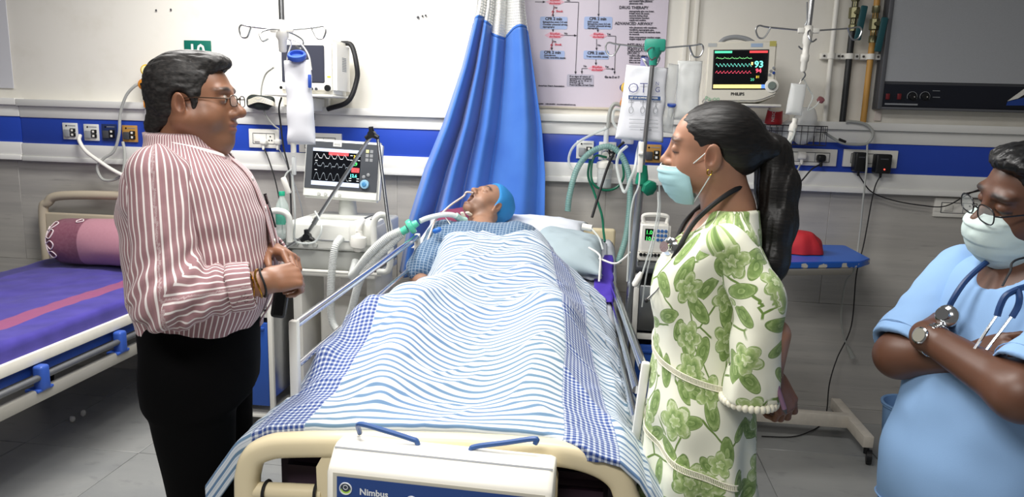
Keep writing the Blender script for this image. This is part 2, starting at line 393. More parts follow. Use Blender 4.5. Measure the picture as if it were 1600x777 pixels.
sheet(1367, 172, 1376, 189, 'sticker', 'small white and red sticker standing on the trunking ledge', M('sticker', '#e3d9d2', 0.4), 'sticker')
for k, (u, v, r) in enumerate(((653, 27, .008), (660, 25, .006), (665, 24, .006))):
    c = PY(u, v, -0.003); tag(B().lathe(((r, 0), (r*0.8, 0.004), (r*.3, 0.006)), c, (0, -1, 0.0), 10).build('wall_plug', DGRY), 'small dark wall plug left in the white wall beside the curtain', 'wall plug', 'wall plugs')
for k, (u, v) in enumerate(((244, 16), (267, 15))):
    c = PY(u, v, -0.003); tag(B().lathe(((.006, 0), (.005, 0.003), (.002, 0.004)), c, (0, -1, 0.0), 10).build('wall_screw', DGRY), 'tiny dark screw left in the wall above the green sign', 'screw', 'wall screws')
# ================================================================ flow-chart poster
Pm = M('poster_paper', '#d9d0dd', 0.32, var=0.03, vscale=3)
INK = M('poster_ink', '#3a3744', 0.5); PBLUE = M('poster_blue', '#a9bde6', 0.4); PPINK = M('poster_pink', '#e6b6c6', 0.4); PRED = M('poster_red', '#cf3b52', 0.4); PGRY = M('poster_grey', '#b9b6c6', 0.4)
YP = -0.004
pa = PY(833, -45, YP); pb = PY(1034, 172, YP)
po = thing('medical_poster', 'pale lilac resuscitation flow chart poster hanging behind the curtain', 'poster', (0, YP, pb[2]))
B().box(((pa[0]+pb[0])/2-.05, YP, (pa[2]+pb[2])/2), (pb[0]-pa[0]+.1, 0.004, pa[2]-pb[2]), 0.001, seg=1).build('paper', Pm, po)
B().box(((pa[0]+pb[0])/2-.05, YP-0.003, pb[2]), (pb[0]-pa[0]+.1, 0.010, 0.012), 0.003).build('bottom_batten', M('batten', '#cfc6b6', 0.5, var=.1), po)
yq = YP-0.0026
def pbox(u0, v0, u1, v1, mat, name='chart_box', bev=0.008):
    a = PY(u0, v0, yq); b = PY(u1, v1, yq); w = b[0]-a[0]; h = a[2]-b[2]; cx, cz = (a[0]+b[0])/2, (a[2]+b[2])/2; pts = []
    for sx, sz, t0 in ((1, 1, 0), (-1, 1, 90), (-1, -1, 180), (1, -1, 270)):
        for k in range(4):
            an = math.radians(t0+30*k); pts.append((cx+sx*(w/2-bev)+bev*math.cos(an), yq, cz+sz*(h/2-bev)+bev*math.sin(an)))
    return B().prism(pts, (0, -0.0012, 0)).build(name, mat, po, smooth=False)
def phex(u0, v0, u1, v1):
    a = PY(u0, v0, yq); b = PY(u1, v1, yq); w = b[0]-a[0]; cz = (a[2]+b[2])/2
    B().prism([(a[0], yq, cz), (a[0]+.03, yq, b[2]), (b[0]-.03, yq, b[2]), (b[0], yq, cz), (b[0]-.03, yq, a[2]), (a[0]+.03, yq, a[2])], (0, -0.0012, 0)).build('decision_box', PPINK, po, smooth=False)
def ptext(u, v, s, size, mat=INK, align='CENTER', bold=0.0006):
    c = PY(u, v, yq-0.0022); textmesh('print', s, size, mat, c, po, align, bold=bold)
def pline(pts, arrow=True):
    P = [PY(u, v, yq-0.001) for u, v in pts]; b = B()
    for p, q in zip(P[:-1], P[1:]):
        d = q-p; L = np.linalg.norm(d); d /= L; n = np.array([-d[2], 0, d[0]])*0.0013
        b.prism([p+n, q+n, q-n, p-n], (0, -0.001, 0))
    if arrow:
        q = P[-1]; n = np.array([-d[2], 0, d[0]])*0.006; b.prism([q, q-d*0.014+n, q-d*0.014-n], (0, -0.001, 0))
    b.build('flow_arrow', INK, po, smooth=False)
phex(853, -2, 882, 8); ptext(867, 2, 'Rhythm', .017, PRED); ptext(867, 6.5, 'shockable?', .014, PRED)
for (u, v) in ((864, 19), (862, 71)):
    a = PY(u, v, yq-.001); s = .001
    B().prism([a+np.array([x*.0016, 0, z*.0016]) for x, z in ((6, 16), (-6, -1), (0, 0), (-7, -16), (5, 3), (-1, 3), (8, 16))], (0, -.001, 0)).build('shock_bolt', PRED, po, smooth=False)
    ptext(u+10, v, 'Shock', .015, PRED)
pbox(844, 26, 886, 46, PBLUE); ptext(865, 31.5, 'CPR 2 min', .021, bold=.001)
for k, s in enumerate(('Epinephrine every 3-5 min', 'Consider advanced airway,', 'capnography')): ptext(848, 35.5+3.8*k, s, .0125, align='LEFT')
phex(851, 50, 882, 60.5); ptext(867, 54.5, 'Rhythm', .017, PRED); ptext(867, 58.5, 'shockable?', .014, PRED)
pbox(844, 79, 882, 93, PBLUE); ptext(863, 84, 'CPR 2 min', .021, bold=.001)
for k, s in enumerate(('Amiodarone', 'Treat reversible causes')): ptext(850, 87.5+3.6*k, s, .0125, align='LEFT')
pline([(865, 8), (864, 27)]); pline([(864, 46), (864, 50)]); pline([(863, 60.5), (862, 79)])
pline([(882, 3), (904, 3.5), (899, 116)]); pline([(876, 55), (901, 55.5)]); pline([(836, 3), (852, 3)])
pbox(913, 26, 956, 46, PBLUE); ptext(934, 31.5, 'CPR 2 min', .021, bold=.001)
for k, s in enumerate(('IV/IO access', 'Epinephrine every 3-5 min', 'Consider advanced airway,', 'capnography')): ptext(918, 35.2+3.2*k, s, .0115, align='LEFT')
phex(921, 50.5, 949, 61); ptext(935, 55, 'Rhythm', .017, PRED); ptext(935, 59, 'shockable?', .014, PRED)
pbox(912, 79, 951, 93, PBLUE); ptext(931, 85, 'CPR 2 min', .021, bold=.001); ptext(916, 89.5, 'Treat reversible causes', .0125, align='LEFT')
phex(918, 102, 947, 112); ptext(933, 106.5, 'Rhythm', .017, PRED); ptext(933, 110.5, 'shockable?', .014, PRED)
pbox(886, 116, 927, 136, PGRY)
for k, s in enumerate(('If no signs of return of', 'spontaneous circulation', '(ROSC), go to 10 or 11', 'If ROSC, go to', 'Post-Cardiac Arrest Care')): ptext(890, 120.5+3.3*k, s, .0125, align='LEFT')
pline([(936, -6), (935, 26)]); pline([(934, 46), (934, 50.5)]); pline([(932, 61), (932, 79)]); pline([(931, 93), (931, 102)])
pline([(949, 56), (962, 56.5), (960, 116)]); pline([(918, 107), (909, 107), (909, 115.5)]); pline([(947, 107.5), (960, 108)])
ptext(956, 122, 'Go to 5 or 7', .015, bold=.001)
for (u, v, s) in ((868, 13, 'Yes'), (866, 66, 'Yes'), (888, 2, 'No'), (884, 53.5, 'No'), (951, 54.5, 'Yes'), (936, 72, 'No'), (914, 104.5, 'No'), (948, 105.5, 'Yes')): ptext(u, v, s, .013)
for (u, v, s) in ((990, 14, 'DRUG THERAPY'), (990, 39, 'ADVANCED AIRWAY')): ptext(u, v, s, .021, align='CENTER')
for k, s in enumerate(('RETURN OF', 'SPONTANEOUS', 'CIRCULATION', '(ROSC)')): ptext(980, 72+4.2*k, s, .020, align='LEFT')
ptext(978, 107, 'REVERSIBLE', .02, align='LEFT'); ptext(978, 111, 'CAUSES', .02, align='LEFT')
rows = [(986, v, L) for v, L in ((0, 26), (3, 20), (6.5, 14), (18.5, 22), (22, 18), (25.5, 20), (29, 18), (32.5, 14), (44, 26), (47.5, 24), (51, 30), (54.5, 10), (59, 28), (62, 16), (88, 22), (91.5, 26), (95, 24), (98.5, 26))]
words = 'monitor oxygen supply and confirm tube placement with waveform capnography give one breath every six seconds during chest compressions'.split()
for k, (u, v, L) in enumerate(rows):
    s = ''
    i = k*3
    while len(s) < L: s += words[i % len(words)]+' '; i += 1
    ptext(u-3, v, s[:L+4].strip(), .0115, align='LEFT')
ptext(841, 135, 'American Heart Association', .0125, align='LEFT'); ptext(841, 163, 'KJ-0862   1-800-242-8721   www.international.heart.org', .009, align='LEFT')
for (u, v) in ((974, 137), (1012, 92), (1005, 90)):
    c = PY(u, v, yq); B().cyl(c, c+np.array([0, -.0015, 0]), 0.02 if v > 100 else .012, n=20).build('printed_seal', DBLUE, po)
# ================================================================ fabrics
def fabric_uv(name, fn, rough=0.85, weave=900.0, bump=0.15):
    g = NT(name, rough); a = g.attr('cuv').outputs['Vector']; s = g.sep(a); g.base(fn(g, s[0], s[1], s[2]))
    n = g.noise(g.obj(), weave, 2); g.bump(n.outputs['Fac'], bump, 0.0006); g.b.inputs['Sheen Weight'].default_value = 0.15; return g.m
def set_cuv(me, arr):
    a = me.attributes.new('cuv', 'FLOAT_VECTOR', 'POINT'); a.data.foreach_set('vector', np.asarray(arr, np.float32).ravel())
def grid_obj(name, V, mat, parent=None, cuv=None, thick=0.0, label=None, closed=False):
    V = np.asarray(V, float); a, b = V.shape[:2]
    fs = [(i*b+j, i*b+(j+1) % b, (i+1)*b+(j+1) % b, (i+1)*b+j) for i in range(a-1) for j in range(b if closed else b-1)]
    me = bpy.data.meshes.new(name); me.from_pydata(V.reshape(-1, 3).tolist(), [], fs)
    if cuv is not None: set_cuv(me, np.asarray(cuv).reshape(-1, 3))
    o = link(name, me, mat, parent, True, label)
    if thick: m = o.modifiers.new('thickness', 'SOLIDIFY'); m.thickness = thick; m.offset = 0
    return o
# value noise in numpy
_rng = np.random.RandomState(3); _PERM = _rng.rand(64, 64, 64).astype(np.float32)
def vnoise(p, s=1.0):
    p = np.asarray(p, np.float32)*s; i = np.floor(p).astype(int); f = p-i; f = f*f*(3-2*f); r = 0
    for dx in (0, 1):
        for dy in (0, 1):
            for dz in (0, 1):
                w = (f[..., 0] if dx else 1-f[..., 0])*(f[..., 1] if dy else 1-f[..., 1])*(f[..., 2] if dz else 1-f[..., 2])
                r = r+w*_PERM[(i[..., 0]+dx) & 63, (i[..., 1]+dy) & 63, (i[..., 2]+dz) & 63]
    return r*2-1
# ================================================================ the patient's bed
bed = thing('hospital_bed', 'ivory hospital bed with moulded footboard and raised chrome side rails', 'bed', (-0.34, -1.35, 0))
YB = -2.44
fr = [PY(386, 860, YB), PY(387, 777, YB), PY(389, 735, YB), PY(399, 711, YB), PY(422, 699, YB), PY(455, 695, YB), PY(560, 694, YB), PY(700, 697, YB), PY(800, 702, YB), PY(880, 709, YB), PY(930, 722, YB), PY(962, 742, YB), PY(976, 768, YB), PY(984, 820, YB), PY(990, 900, YB)]
fr = [p for p in fr]; fr[0][2] = 0.35; fr[-1][2] = 0.35
cp = catmull(fr, 8)
fb = B(); 
n = 14; P = np.array(cp); T = np.gradient(P, axis=0); T /= np.linalg.norm(T, axis=1)[:, None]; vs = []
for i in range(len(P)):
    nn = np.array([-T[i][2], 0, T[i][0]])
    for k in range(n):
        a = 2*math.pi*k/n; ca, sa = math.cos(a), math.sin(a); ca = math.copysign(abs(ca)**0.7, ca); sa = math.copysign(abs(sa)**0.7, sa)
        vs.append(P[i]+nn*0.030*ca+np.array([0, 0.026*sa, 0]))
fb.add(vs, [(i*n+k, (i+1)*n+k, (i+1)*n+(k+1) % n, i*n+(k+1) % n) for i in range(len(P)-1) for k in range(n)])
ftb = fb.build('footboard', IV, bed)
pl = [PY(506, 712, YB), PY(505, 860, YB), PY(868, 880, YB), PY(866, 738, YB), PY(858, 722, YB)]
pl[1][2] = 0.4; pl[2][2] = 0.4
B().prism([p+np.array([0, -0.016, 0]) for p in (PY(512, 700, YB), PY(498, 725, YB), pl[1], pl[2], PY(872, 745, YB), PY(862, 712, YB))], (0, 0.032, 0)).build('footboard_panel', IV, ftb)
a = PY(398, 766, YB); b = PY(505, 771, YB); a2 = PY(866, 795, YB); b2 = PY(985, 806, YB)
for p, q in ((a, b), (a2, b2)): B().cyl(p, q, 0.021, n=14).build('cross_bar', IV, ftb)
for u in (417, 497):
    c = PY(u, 768, YB); B().sweep([c+np.array([0, 0.026*math.cos(t), 0.026*math.sin(t)]) for t in np.linspace(0, 2*math.pi, 17)[:-1]], 0.004, 6, closed=True).build('black_strap', BKR, ftb)
# mattress: flat part and raised back part
MATT = M('mattress_cover', '#33202f', 0.5, var=0.25, vscale=12)
def slab(prof, x0, x1, th, name, mat, parent, bev=0.03):
    P = [(x0, y, z) for y, z in prof]+[(x0, y, z-th) for y, z in prof[::-1]]
    b = bmesh.new(); v = [b.verts.new(p) for p in P]; f = b.faces.new(v); r = bmesh.ops.extrude_face_region(b, geom=[f])
    for e in r['geom']:
        if isinstance(e, bmesh.types.BMVert): e.co.x = x1
    bmesh.ops.recalc_face_normals(b, faces=b.faces[:])
    bmesh.ops.bevel(b, geom=[e for e in b.edges if e.calc_face_angle(0) > 0.9], offset=bev, segments=3, affect='EDGES')
    return B().bm(b).build(name, mat, parent)
def mz(y): return float(np.interp(y, [-2.4, -1.15, -0.22], [0.78, 0.79, 1.02]))
slab([(-2.385, .775), (-1.15, .785), (-0.22, 1.015)], -0.775, 0.085, 0.15, 'mattress', MATT, bed)
slab([(-2.40, .62), (-1.15, .63), (-0.22, .86)], -0.79, 0.10, 0.04, 'mattress_deck', DSTEEL, bed, 0.008)
for x in (-0.77, 0.08):
    B().box((x, -1.32, 0.45), (0.05, 2.15, 0.07), 0.008).build('side_beam', IV, bed)
for x in (-0.7, 0.01):
    for y in (-2.2, -0.45):
        lg = B().cyl((x, y, 0.12), (x, y, 0.45), 0.03, n=12).build('leg', IV, bed)
        B().lathe(((0.03, -0.015), (0.062, -0.012), (0.062, 0.012), (0.03, 0.015)), (x, y, 0.062), (1, 0, 0), 18).build('castor', BK, lg)
B().box((-0.34, -0.175, 0.86), (0.92, 0.035, 0.42), 0.016, seg=3).build('headboard', IV, bed)
# side rails: left upright, chrome bars and white end post
rl = B(); 
def bar(p, q, r, name, mat, parent): return B().cyl(p, q, r, n=10).build(name, mat, parent)
L0 = np.array((-0.80, -2.20, 1.055)); L1 = np.array((-0.80, -0.86, 1.09))
lr = B().sweep([L0, L1], [0.013, 0.013], 10).build('side_rail', CHROME, bed)
for dz in (-0.12, -0.24): bar(L0+np.array([0, 0.02, dz]), L1+np.array([0, -0.02, dz]), 0.009, 'rail_bar', CHROME, lr)
for p in (L0, L1): B().box(p+np.array([0, 0, -0.14]), (0.026, 0.024, 0.31), 0.006).build('rail_post', W2, lr)
for y in (-1.9, -1.2): bar((-0.80, y, 0.72), (-0.775, y, 0.48), 0.012, 'rail_arm', DSTEEL, lr)
R0 = np.array((0.145, -2.22, 1.01)); R1 = np.array((0.100, -0.80, 0.905))
rr = B().sweep([R0, R1], [0.013, 0.013], 10).build('side_rail', CHROME, bed)
for k, dz in enumerate((-0.07, -0.15)): bar(R0+np.array([-0.012, 0.02, dz]), R1+np.array([-0.004, -0.02, dz]), 0.011, 'rail_bar', CHROME, rr)
B().box(R0+np.array([-0.002, 0, -0.10]), (0.022, 0.024, 0.23), 0.006, rotm('Y', 4)).build('rail_post', W2, rr)
B().box(R1+np.array([0, 0, -0.10]), (0.022, 0.024, 0.22), 0.006).build('rail_post', W2, rr)
for y in (-1.9, -1.2): bar((0.12, y, 0.80), (0.095, y, 0.48), 0.012, 'rail_arm', DSTEEL, rr)
# ---------------------------------------------------------------- mattress pump on the footboard
pu = thing('mattress_pump', 'white air mattress pump with blue control panel hung on the footboard', 'pump', (-0.31, -2.56, 0.63))
pc = (-0.31, -2.52)
def pump_sec(sh):  # (dy, z) outline
    return [(0.045, .662), (0.045, .872), (0.035, .884), (-0.005, .886), (-0.020, .881), (-0.052, .850), (-0.060, .841), (-0.066, .64), (-0.055, .63)]
def pump_ring(x, inset):
    return [(x, pc[1]+y*(1-inset*0.3), .66+(z-.66)*(1-inset*0.06)) for y, z in pump_sec(0)]
rings = []
for x, ins in ((-0.253, 1.0), (-0.250, 0.4), (-0.240, 0.0), (0.240, 0.0), (0.250, 0.4), (0.253, 1.0)):
    ring = [np.array((x, 0, 0))+np.array((0, y*(1-ins*0.06), 0))+np.array((0, 0, .66+(z-.66)*(1-ins*0.03))) for y, z in pump_sec(0)]
    rings.append(ring)
rz = Matrix.Rotation(math.radians(-1.5), 4, 'Z'); ry = Matrix.Rotation(math.radians(0.4), 4, 'Y')
MP = Matrix.Translation((pc[0], pc[1], 0)) @ rz @ Matrix.Translation((0, 0, 0.88)) @ ry @ Matrix.Translation((0, 0, -0.88))
def tp(p): return tuple(MP @ Vector([float(c) for c in p]))
b = B(); k = len(rings[0]); vs = [tp(p) for r in rings for p in r]
b.add(vs, [(i*k+j, (i+1)*k+j, (i+1)*k+(j+1) % k, i*k+(j+1) % k) for i in range(5) for j in range(k)]+[tuple(range(k)), tuple(range(5*k, 6*k))[::-1]])
PUMPW = M('pump_white', '#f0ede2', 0.35)
b.build('pump_body', PUMPW, pu)
b = B(); e = 0.0009
for (y0, z0, y1, z1) in ((-0.0205, .8805, -0.0235, .8775),):
    b.add([tp((-0.249, y0-e, z0)), tp((0.249, y0-e, z0)), tp((0.249, y1-e, z1)), tp((-0.249, y1-e, z1))], [(0, 1, 2, 3)])
b.build('lid_seam', GRY, pu, fix=False)
def pface(x, s): # point on the control face, s metres below its top edge
    t = s/0.2; return tp((x, -0.060-0.006*t-0.0015, .841-s))
b = B().add([pface(-0.238, .003), pface(0.238, .003), pface(0.238, .19), pface(-0.238, .19)], [(0, 1, 2, 3)]); b.build('bezel', M('pump_bezel', '#d3cfc0', 0.4), pu, fix=False)
def pf2(x, s, d=0.0015):
    p = Vector(pface(x, s)); return p+(MP.to_3x3() @ Vector((0, -d, 0)))
PNB = M('panel_blue', '#2a4a8c', 0.35, var=0.05)
pn = B().add([pf2(-0.228, .010), pf2(0.228, .010), pf2(0.228, .18), pf2(-0.228, .18)], [(0, 1, 2, 3)]).build('control_panel', PNB, pu, fix=False)
X3 = MP.to_3x3() @ Vector((1, 0, 0)); Z3 = MP.to_3x3() @ Vector((0, 0.02, 1))
PRN = M('panel_print', '#e8ecf0', 0.4)
textmesh('print', 'Nimbus', 0.021, PRN, pf2(-0.175, .047, .0025), pn, right=X3, up=Z3, bold=0.0006)
def disc(x, s, r, mat, name, d=0.0025, n=20, ring=0.0):
    c = pf2(x, s, d); b = B()
    if ring: b.sweep([c+X3*r*math.cos(t)+Z3*r*math.sin(t) for t in np.linspace(0, 2*math.pi, 25)[:-1]], ring, 5, closed=True)
    else: b.add([c+X3*r*math.cos(t)+Z3*r*math.sin(t) for t in np.linspace(0, 2*math.pi, n+1)[:-1]], [tuple(range(n))])
    return b.build(name, mat, pn, fix=False)
disc(-0.207, .037, 0.0135, PRN, 'power_ring', ring=0.0016); disc(-0.207, .041, 0.011, M('lime_print', '#b8e05a', 0.4), 'lamp_crescent', 0.002); disc(-0.207, .0335, 0.0105, M('button_dark', '#3a4150', 0.4), 'power_button', 0.003)
disc(-0.207, .0335, 0.005, PRN, 'power_symbol', 0.0035, ring=0.0008)
disc(-0.055, .05, 0.012, PRN, 'key_symbol', ring=0.0015); disc(0.205, .052, 0.021, PRN, 'dial_ring', ring=0.0016); disc(0.205, .055, 0.015, GRY, 'dial', 0.003)
b = B(); c = pf2(0.058, .036, .0025)
b.sweep([c+X3*x+Z3*z for x, z in ((-.008, -.006), (.008, -.006), (0, .009))], 0.0011, 5, closed=True); b.build('warning_triangle', M('warn', '#f0c8b0', 0.4, emit=0.4), pn)
for x in (0.12, 0.135): disc(x, .05, 0.003, M('panel_led', '#ff7a50', 0.4, emit=1.5), 'panel_lamp')
for pts in ([(562, 677), (562, 663), (600, 673), (642, 686), (652, 692), (655, 716)], [(732, 722), (735, 704), (744, 698), (790, 692), (836, 686), (836, 694)]):
    Q = [PY(u, v, -2.50+(0.03 if i in (0,) else 0)) for i, (u, v) in enumerate(pts)]
    B().tube(Q, 0.0062, 8, 6).build('hook', M('hook_blue', '#41629c', 0.35), pu)
# ================================================================ blanket over the patient
nx, ny = 150, 190
gx = np.linspace(-1.02, 0.30, nx); gy = np.linspace(-2.47, -0.50, ny); GX, GY = np.meshgrid(gx, gy)
def caps(a, b, ra, rb):
    a = np.array(a, float); b = np.array(b, float); d = b[:2]-a[:2]; L = d@d
    t = np.clip(((GX-a[0])*d[0]+(GY-a[1])*d[1])/L, 0, 1); r = ra+(rb-ra)*t
    q = (GX-a[0]-t*d[0])**2+(GY-a[1]-t*d[1])**2; z = a[2]+(b[2]-a[2])*t
    return np.where(q < r*r, z+np.sqrt(np.maximum(r*r-q, 0)), -1)
O = np.full_like(GX, 0.10)
Zm = np.interp(GY, [-2.4, -1.15, -0.22], [0.785, 0.795, 1.02])
O = np.where((GX > -0.775) & (GX < 0.085), Zm, O)
for c in (((-0.60, -0.72, 1.02), (-0.50, -1.20, .90), .13, .15), ((-0.34, -0.72, 1.02), (-0.25, -1.20, .90), .13, .15),
          ((-0.46, -1.15, .88), (-0.60, -1.70, .965), .12, .10), ((-0.24, -1.15, .88), (-0.13, -1.62, .930), .12, .10),
          ((-0.60, -1.70, .965), (-0.54, -2.20, .85), .09, .08), ((-0.13, -1.62, .930), (-0.13, -2.20, .85), .09, .08),
          ((-0.60, -1.72, .965), (-0.71, -1.84, .96), .09, .07), ((-0.71, -1.84, .955), (-0.76, -2.06, .90), .06, .04), ((-0.54, -2.24, .86), (-0.52, -2.30, .88), .05, .03), ((-0.13, -2.24, .86), (-0.11, -2.30, .88), .05, .03),
          ((-0.20, -0.82, .95), (-0.04, -1.35, .85), .08, .07)): O = np.maximum(O, caps(*c))
O = np.where((GY < -2.405) & (GX > -0.80) & (GX < 0.11), np.maximum(O, np.interp(GX, [-0.80, -0.70, -0.3, 0.0, 0.11], [.80, .86, .895, .89, .815])), O)
Z = O.copy(); Z[(GX < -0.775) | (GX > 0.085)] = 0.62
Z = np.maximum(Z, 0.60)
OUTL = np.clip((-2.02-GY)/0.22, 0, 1)
for it in range(900):
    A = Z.copy(); A[1:-1, 1:-1] = 0.25*(Z[:-2, 1:-1]+Z[2:, 1:-1]+Z[1:-1, :-2]+Z[1:-1, 2:])
    A[0] = A[1]; A[-1] = A[-2]; Z = np.maximum(O, A-0.00005)
    out = np.where(GX < -0.775, (0.80+0.09*np.exp(-((GY+1.9)/.22)**2)-(-0.775-GX)*2.6)*(1-OUTL)+(0.855-np.minimum(-0.775-GX, .085)*0.7-np.maximum(-0.86-GX, 0)*3.0)*OUTL, np.where(GX > 0.085, (0.84-(GX-0.085)*3.0)*(1-OUTL)+(0.865-np.minimum(GX-0.085, .05)*0.8-np.maximum(GX-.135, 0)*3.0)*OUTL, -1)); Z = np.maximum(Z, np.maximum(out, 0.55))
Z = Z+0.006
for it in range(3): Z[1:-1, 1:-1] = 0.5*Z[1:-1, 1:-1]+0.125*(Z[:-2, 1:-1]+Z[2:, 1:-1]+Z[1:-1, :-2]+Z[1:-1, 2:])
def Zat(x, y):
    fx = np.clip((x-gx[0])/(gx[1]-gx[0]), 0, nx-1.001); fy = np.clip((y-gy[0])/(gy[1]-gy[0]), 0, ny-1.001)
    i = fx.astype(int); j = fy.astype(int); a = fx-i; b = fy-j
    return Z[j, i]*(1-a)*(1-b)+Z[j, i+1]*a*(1-b)+Z[j+1, i]*(1-a)*b+Z[j+1, i+1]*a*b
NU, NV = 210, 240
U = np.linspace(-0.72, 0.62, NU)
XL = np.full((NV, NU), 0.0); YL = XL.copy(); ZL = XL.copy(); VL = XL.copy()
topy = np.interp(U, [-0.72, -0.46, -0.34, -0.2, -0.05, 0.1, 0.3, 0.45, 0.64], [-1.15, -1.05, -0.93, -0.80, -0.74, -0.72, -0.74, -0.82, -0.98])
tt = np.linspace(0, 1, NV)
for i in range(NV):
    yend = -2.412-0.060*np.clip((U-0.22)/0.12, 0, 1)
    yy = topy+(yend-topy)*min(1.0, tt[i]/0.965); x0 = -0.45+0.14*min(1.0, tt[i]*1.5)
    for sgn in (1, -1):
        k = np.where(U*sgn >= 0)[0]
        if sgn < 0: k = k[::-1]
        x = x0; u = 0.0
        for j in k:
            du = abs(U[j])-u; u = abs(U[j])
            y = yy[j]; xa = np.array([x]); 
            s = float(Zat(np.array([x+sgn*0.01]), np.array([y]))[0]-Zat(np.array([x]), np.array([y]))[0])/0.01
            x += sgn*du/math.sqrt(1+s*s)
            XL[i, j] = x
    YL[i] = yy
ZL = Zat(XL, YL)
ZL = ZL-np.clip((tt-0.965)/0.035, 0, 1)[:, None]*np.interp(U, [0.2, 0.36], [0.085, 0.012])[None, :]
VL = -YL+np.clip((tt-0.965)/0.035, 0, 1)[:, None]*np.interp(U, [0.2, 0.36], [0.085, 0.012])[None, :]
Nrm = np.stack([XL, YL, ZL], -1)
ang = 2.2
q = np.stack([XL*2.5+YL*1.2, YL*9, np.zeros_like(XL)], -1); q2 = np.stack([XL*6-YL*9, YL*5+XL*7, np.full_like(XL, 3.0)], -1); q3 = np.stack([XL*14+YL*4, YL*3-XL*2, np.full_like(XL, 7.0)], -1)
edge = np.clip((np.abs(XL+0.34)-0.2)/0.2, 0, 1)
rid = lambda n: np.clip(1-np.abs(n)*2.6, 0, 1)**2
q4 = np.stack([XL*4.2+YL*3.0, YL*3.4-XL*2.6, np.full_like(XL, 11.0)], -1); q5 = np.stack([XL*7-YL*5, YL*6+XL*4, np.full_like(XL, 17.0)], -1)
wr = 0.006*vnoise(q)+0.008*vnoise(q2)+0.010*edge*vnoise(q3)+0.010*rid(vnoise(q4))+0.006*rid(vnoise(q5))
foot = np.clip((-2.15-YL)/0.2, 0, 1)
ZL = ZL+wr*(1-0.7*np.clip((-2.32-YL)/0.08, 0, 1))
XL = XL+np.where(U < -0.5, -1, np.where(U > 0.5, 1, 0))[None, :]*0.012*vnoise(np.stack([YL*12, YL*0, YL*0+5], -1))
Uc = np.broadcast_to(U, XL.shape); 
def blanket_pat(g, u, v, w):
    wob = g.math('MULTIPLY', g.noise(g.comb(u, v, 0.0), 7.0, 2).outputs['Fac'], 0.012)
    st = g.math('FRACT', g.math('DIVIDE', g.math('ADD', v, wob), 0.029))
    s1 = g.math('SUBTRACT', g.step(0.24, 0.05, st), g.step(0.62, 0.05, st)); th = g.math('SUBTRACT', g.step(0.80, 0.03, st), g.step(0.88, 0.03, st))
    white = lin('#cfd7e0'); blue = lin('#4d6f95'); big = g.noise(g.comb(u, v, 1.0), 2.2, 2).outputs['Fac']
    c = g.mix(s1, white, g.mix(g.step(0.5, 0.2, big), lin('#6080a8'), lin('#63829a'))); c = g.mix(g.math('MULTIPLY', th, 0.35), c, blue)
    cu = g.math('FRACT', g.math('DIVIDE', u, 0.014)); cv = g.math('FRACT', g.math('DIVIDE', v, 0.014))
    a = g.step(0.42, 0.08, cu); b = g.step(0.42, 0.08, cv); nav = lin('#1f3f86')
    k = g.math('POWER', g.math('MULTIPLY', g.math('ADD', a, b), 0.5), 0.7); chk = g.mix(k, lin('#cdd6e2'), nav)
    bl_ = g.math('MULTIPLY', g.step(-0.515, 0.002, u), g.math('SUBTRACT', 1.0, g.step(-0.375, 0.002, u)))
    br_ = g.math('MULTIPLY', g.step(0.265, 0.002, u), g.math('SUBTRACT', 1.0, g.step(0.40, 0.002, u))); band = g.math('ADD', bl_, br_)
    return g.mix(band, c, chk)
BLK = fabric_uv('striped_blanket_cloth', blanket_pat)
bl = grid_obj('blanket', np.stack([XL, YL, ZL], -1), BLK, None, np.stack([Uc, VL, VL*0], -1), 0.004)
tag(bl, 'blue and white striped blanket with checked side bands covering the patient', 'blanket')
# ---------------------------------------------------------------- pillows and sheets at the head end
SHEET = M('white_sheet', '#dde2ea', 0.8, var=0.03, bump=0.1, bscale=400)
def pillow(name, c, d, rot, mat, label, cat='pillow', puff=2.6, seed=0, cuvf=None):
    n, m = 40, 30; V = []; cu = []
    for s in (1, -1):
        R = []; cc = []
        for i in range(m):
            for j in range(n):
                a = -1+2*j/(n-1); b = -1+2*i/(m-1)
                h = (max(0, 1-abs(a)**puff)*max(0, 1-abs(b)**puff))**0.45
                k = 1-0.06*(1-abs(b)**2)*abs(a)**3
                R.append((a*d[0]/2*k, b*d[1]/2*(1-0.06*(1-a*a)*abs(b)**3), s*h*d[2]/2)); cc.append((a*d[0]/2, b*d[1]/2, s))
        V.append(R); cu.append(cc)
    V = np.array(V).reshape(2, m, n, 3); bB = B(); cu = np.array(cu).reshape(2, m, n, 3)
    V[..., 2] += 0.012*vnoise(V*9+seed)*np.sign(V[..., 2]); V += 0.004*vnoise(V*25+seed)[..., None]
    Rm = np.array(rot.to_3x3()); W_ = V@Rm.T+np.array(c)
    vs = W_.reshape(-1, 3); fs = []
    for s in range(2):
        for i in range(m-1):
            for j in range(n-1):
                k = s*m*n+i*n+j; f = (k, k+1, k+n+1, k+n); fs.append(f if s == 0 else f[::-1])
    me = bpy.data.meshes.new(name); me.from_pydata(vs.tolist(), [], fs); set_cuv(me, cu.reshape(-1, 3))
    b = bmesh.new(); b.from_mesh(me); bmesh.ops.remove_doubles(b, verts=b.verts[:], dist=2e-4); b.to_mesh(me); b.free()
    return tag(link(name, me, mat), label, cat)
tilt = rotm('X', 14)
pillow('pillow', (-0.46, -0.43, 1.045), (0.86, 0.42, 0.16), tilt, SHEET, 'white pillow under the patient head', seed=1)
pillow('pillow', (-0.115, -0.62, 1.02), (0.34, 0.46, 0.13), rotm('X', 12) @ rotm('Y', 8), M('pale_teal_cloth', '#a9b9bf', 0.85, bump=0.1), 'pale grey green pillow tucked beside the patient shoulder', seed=4)
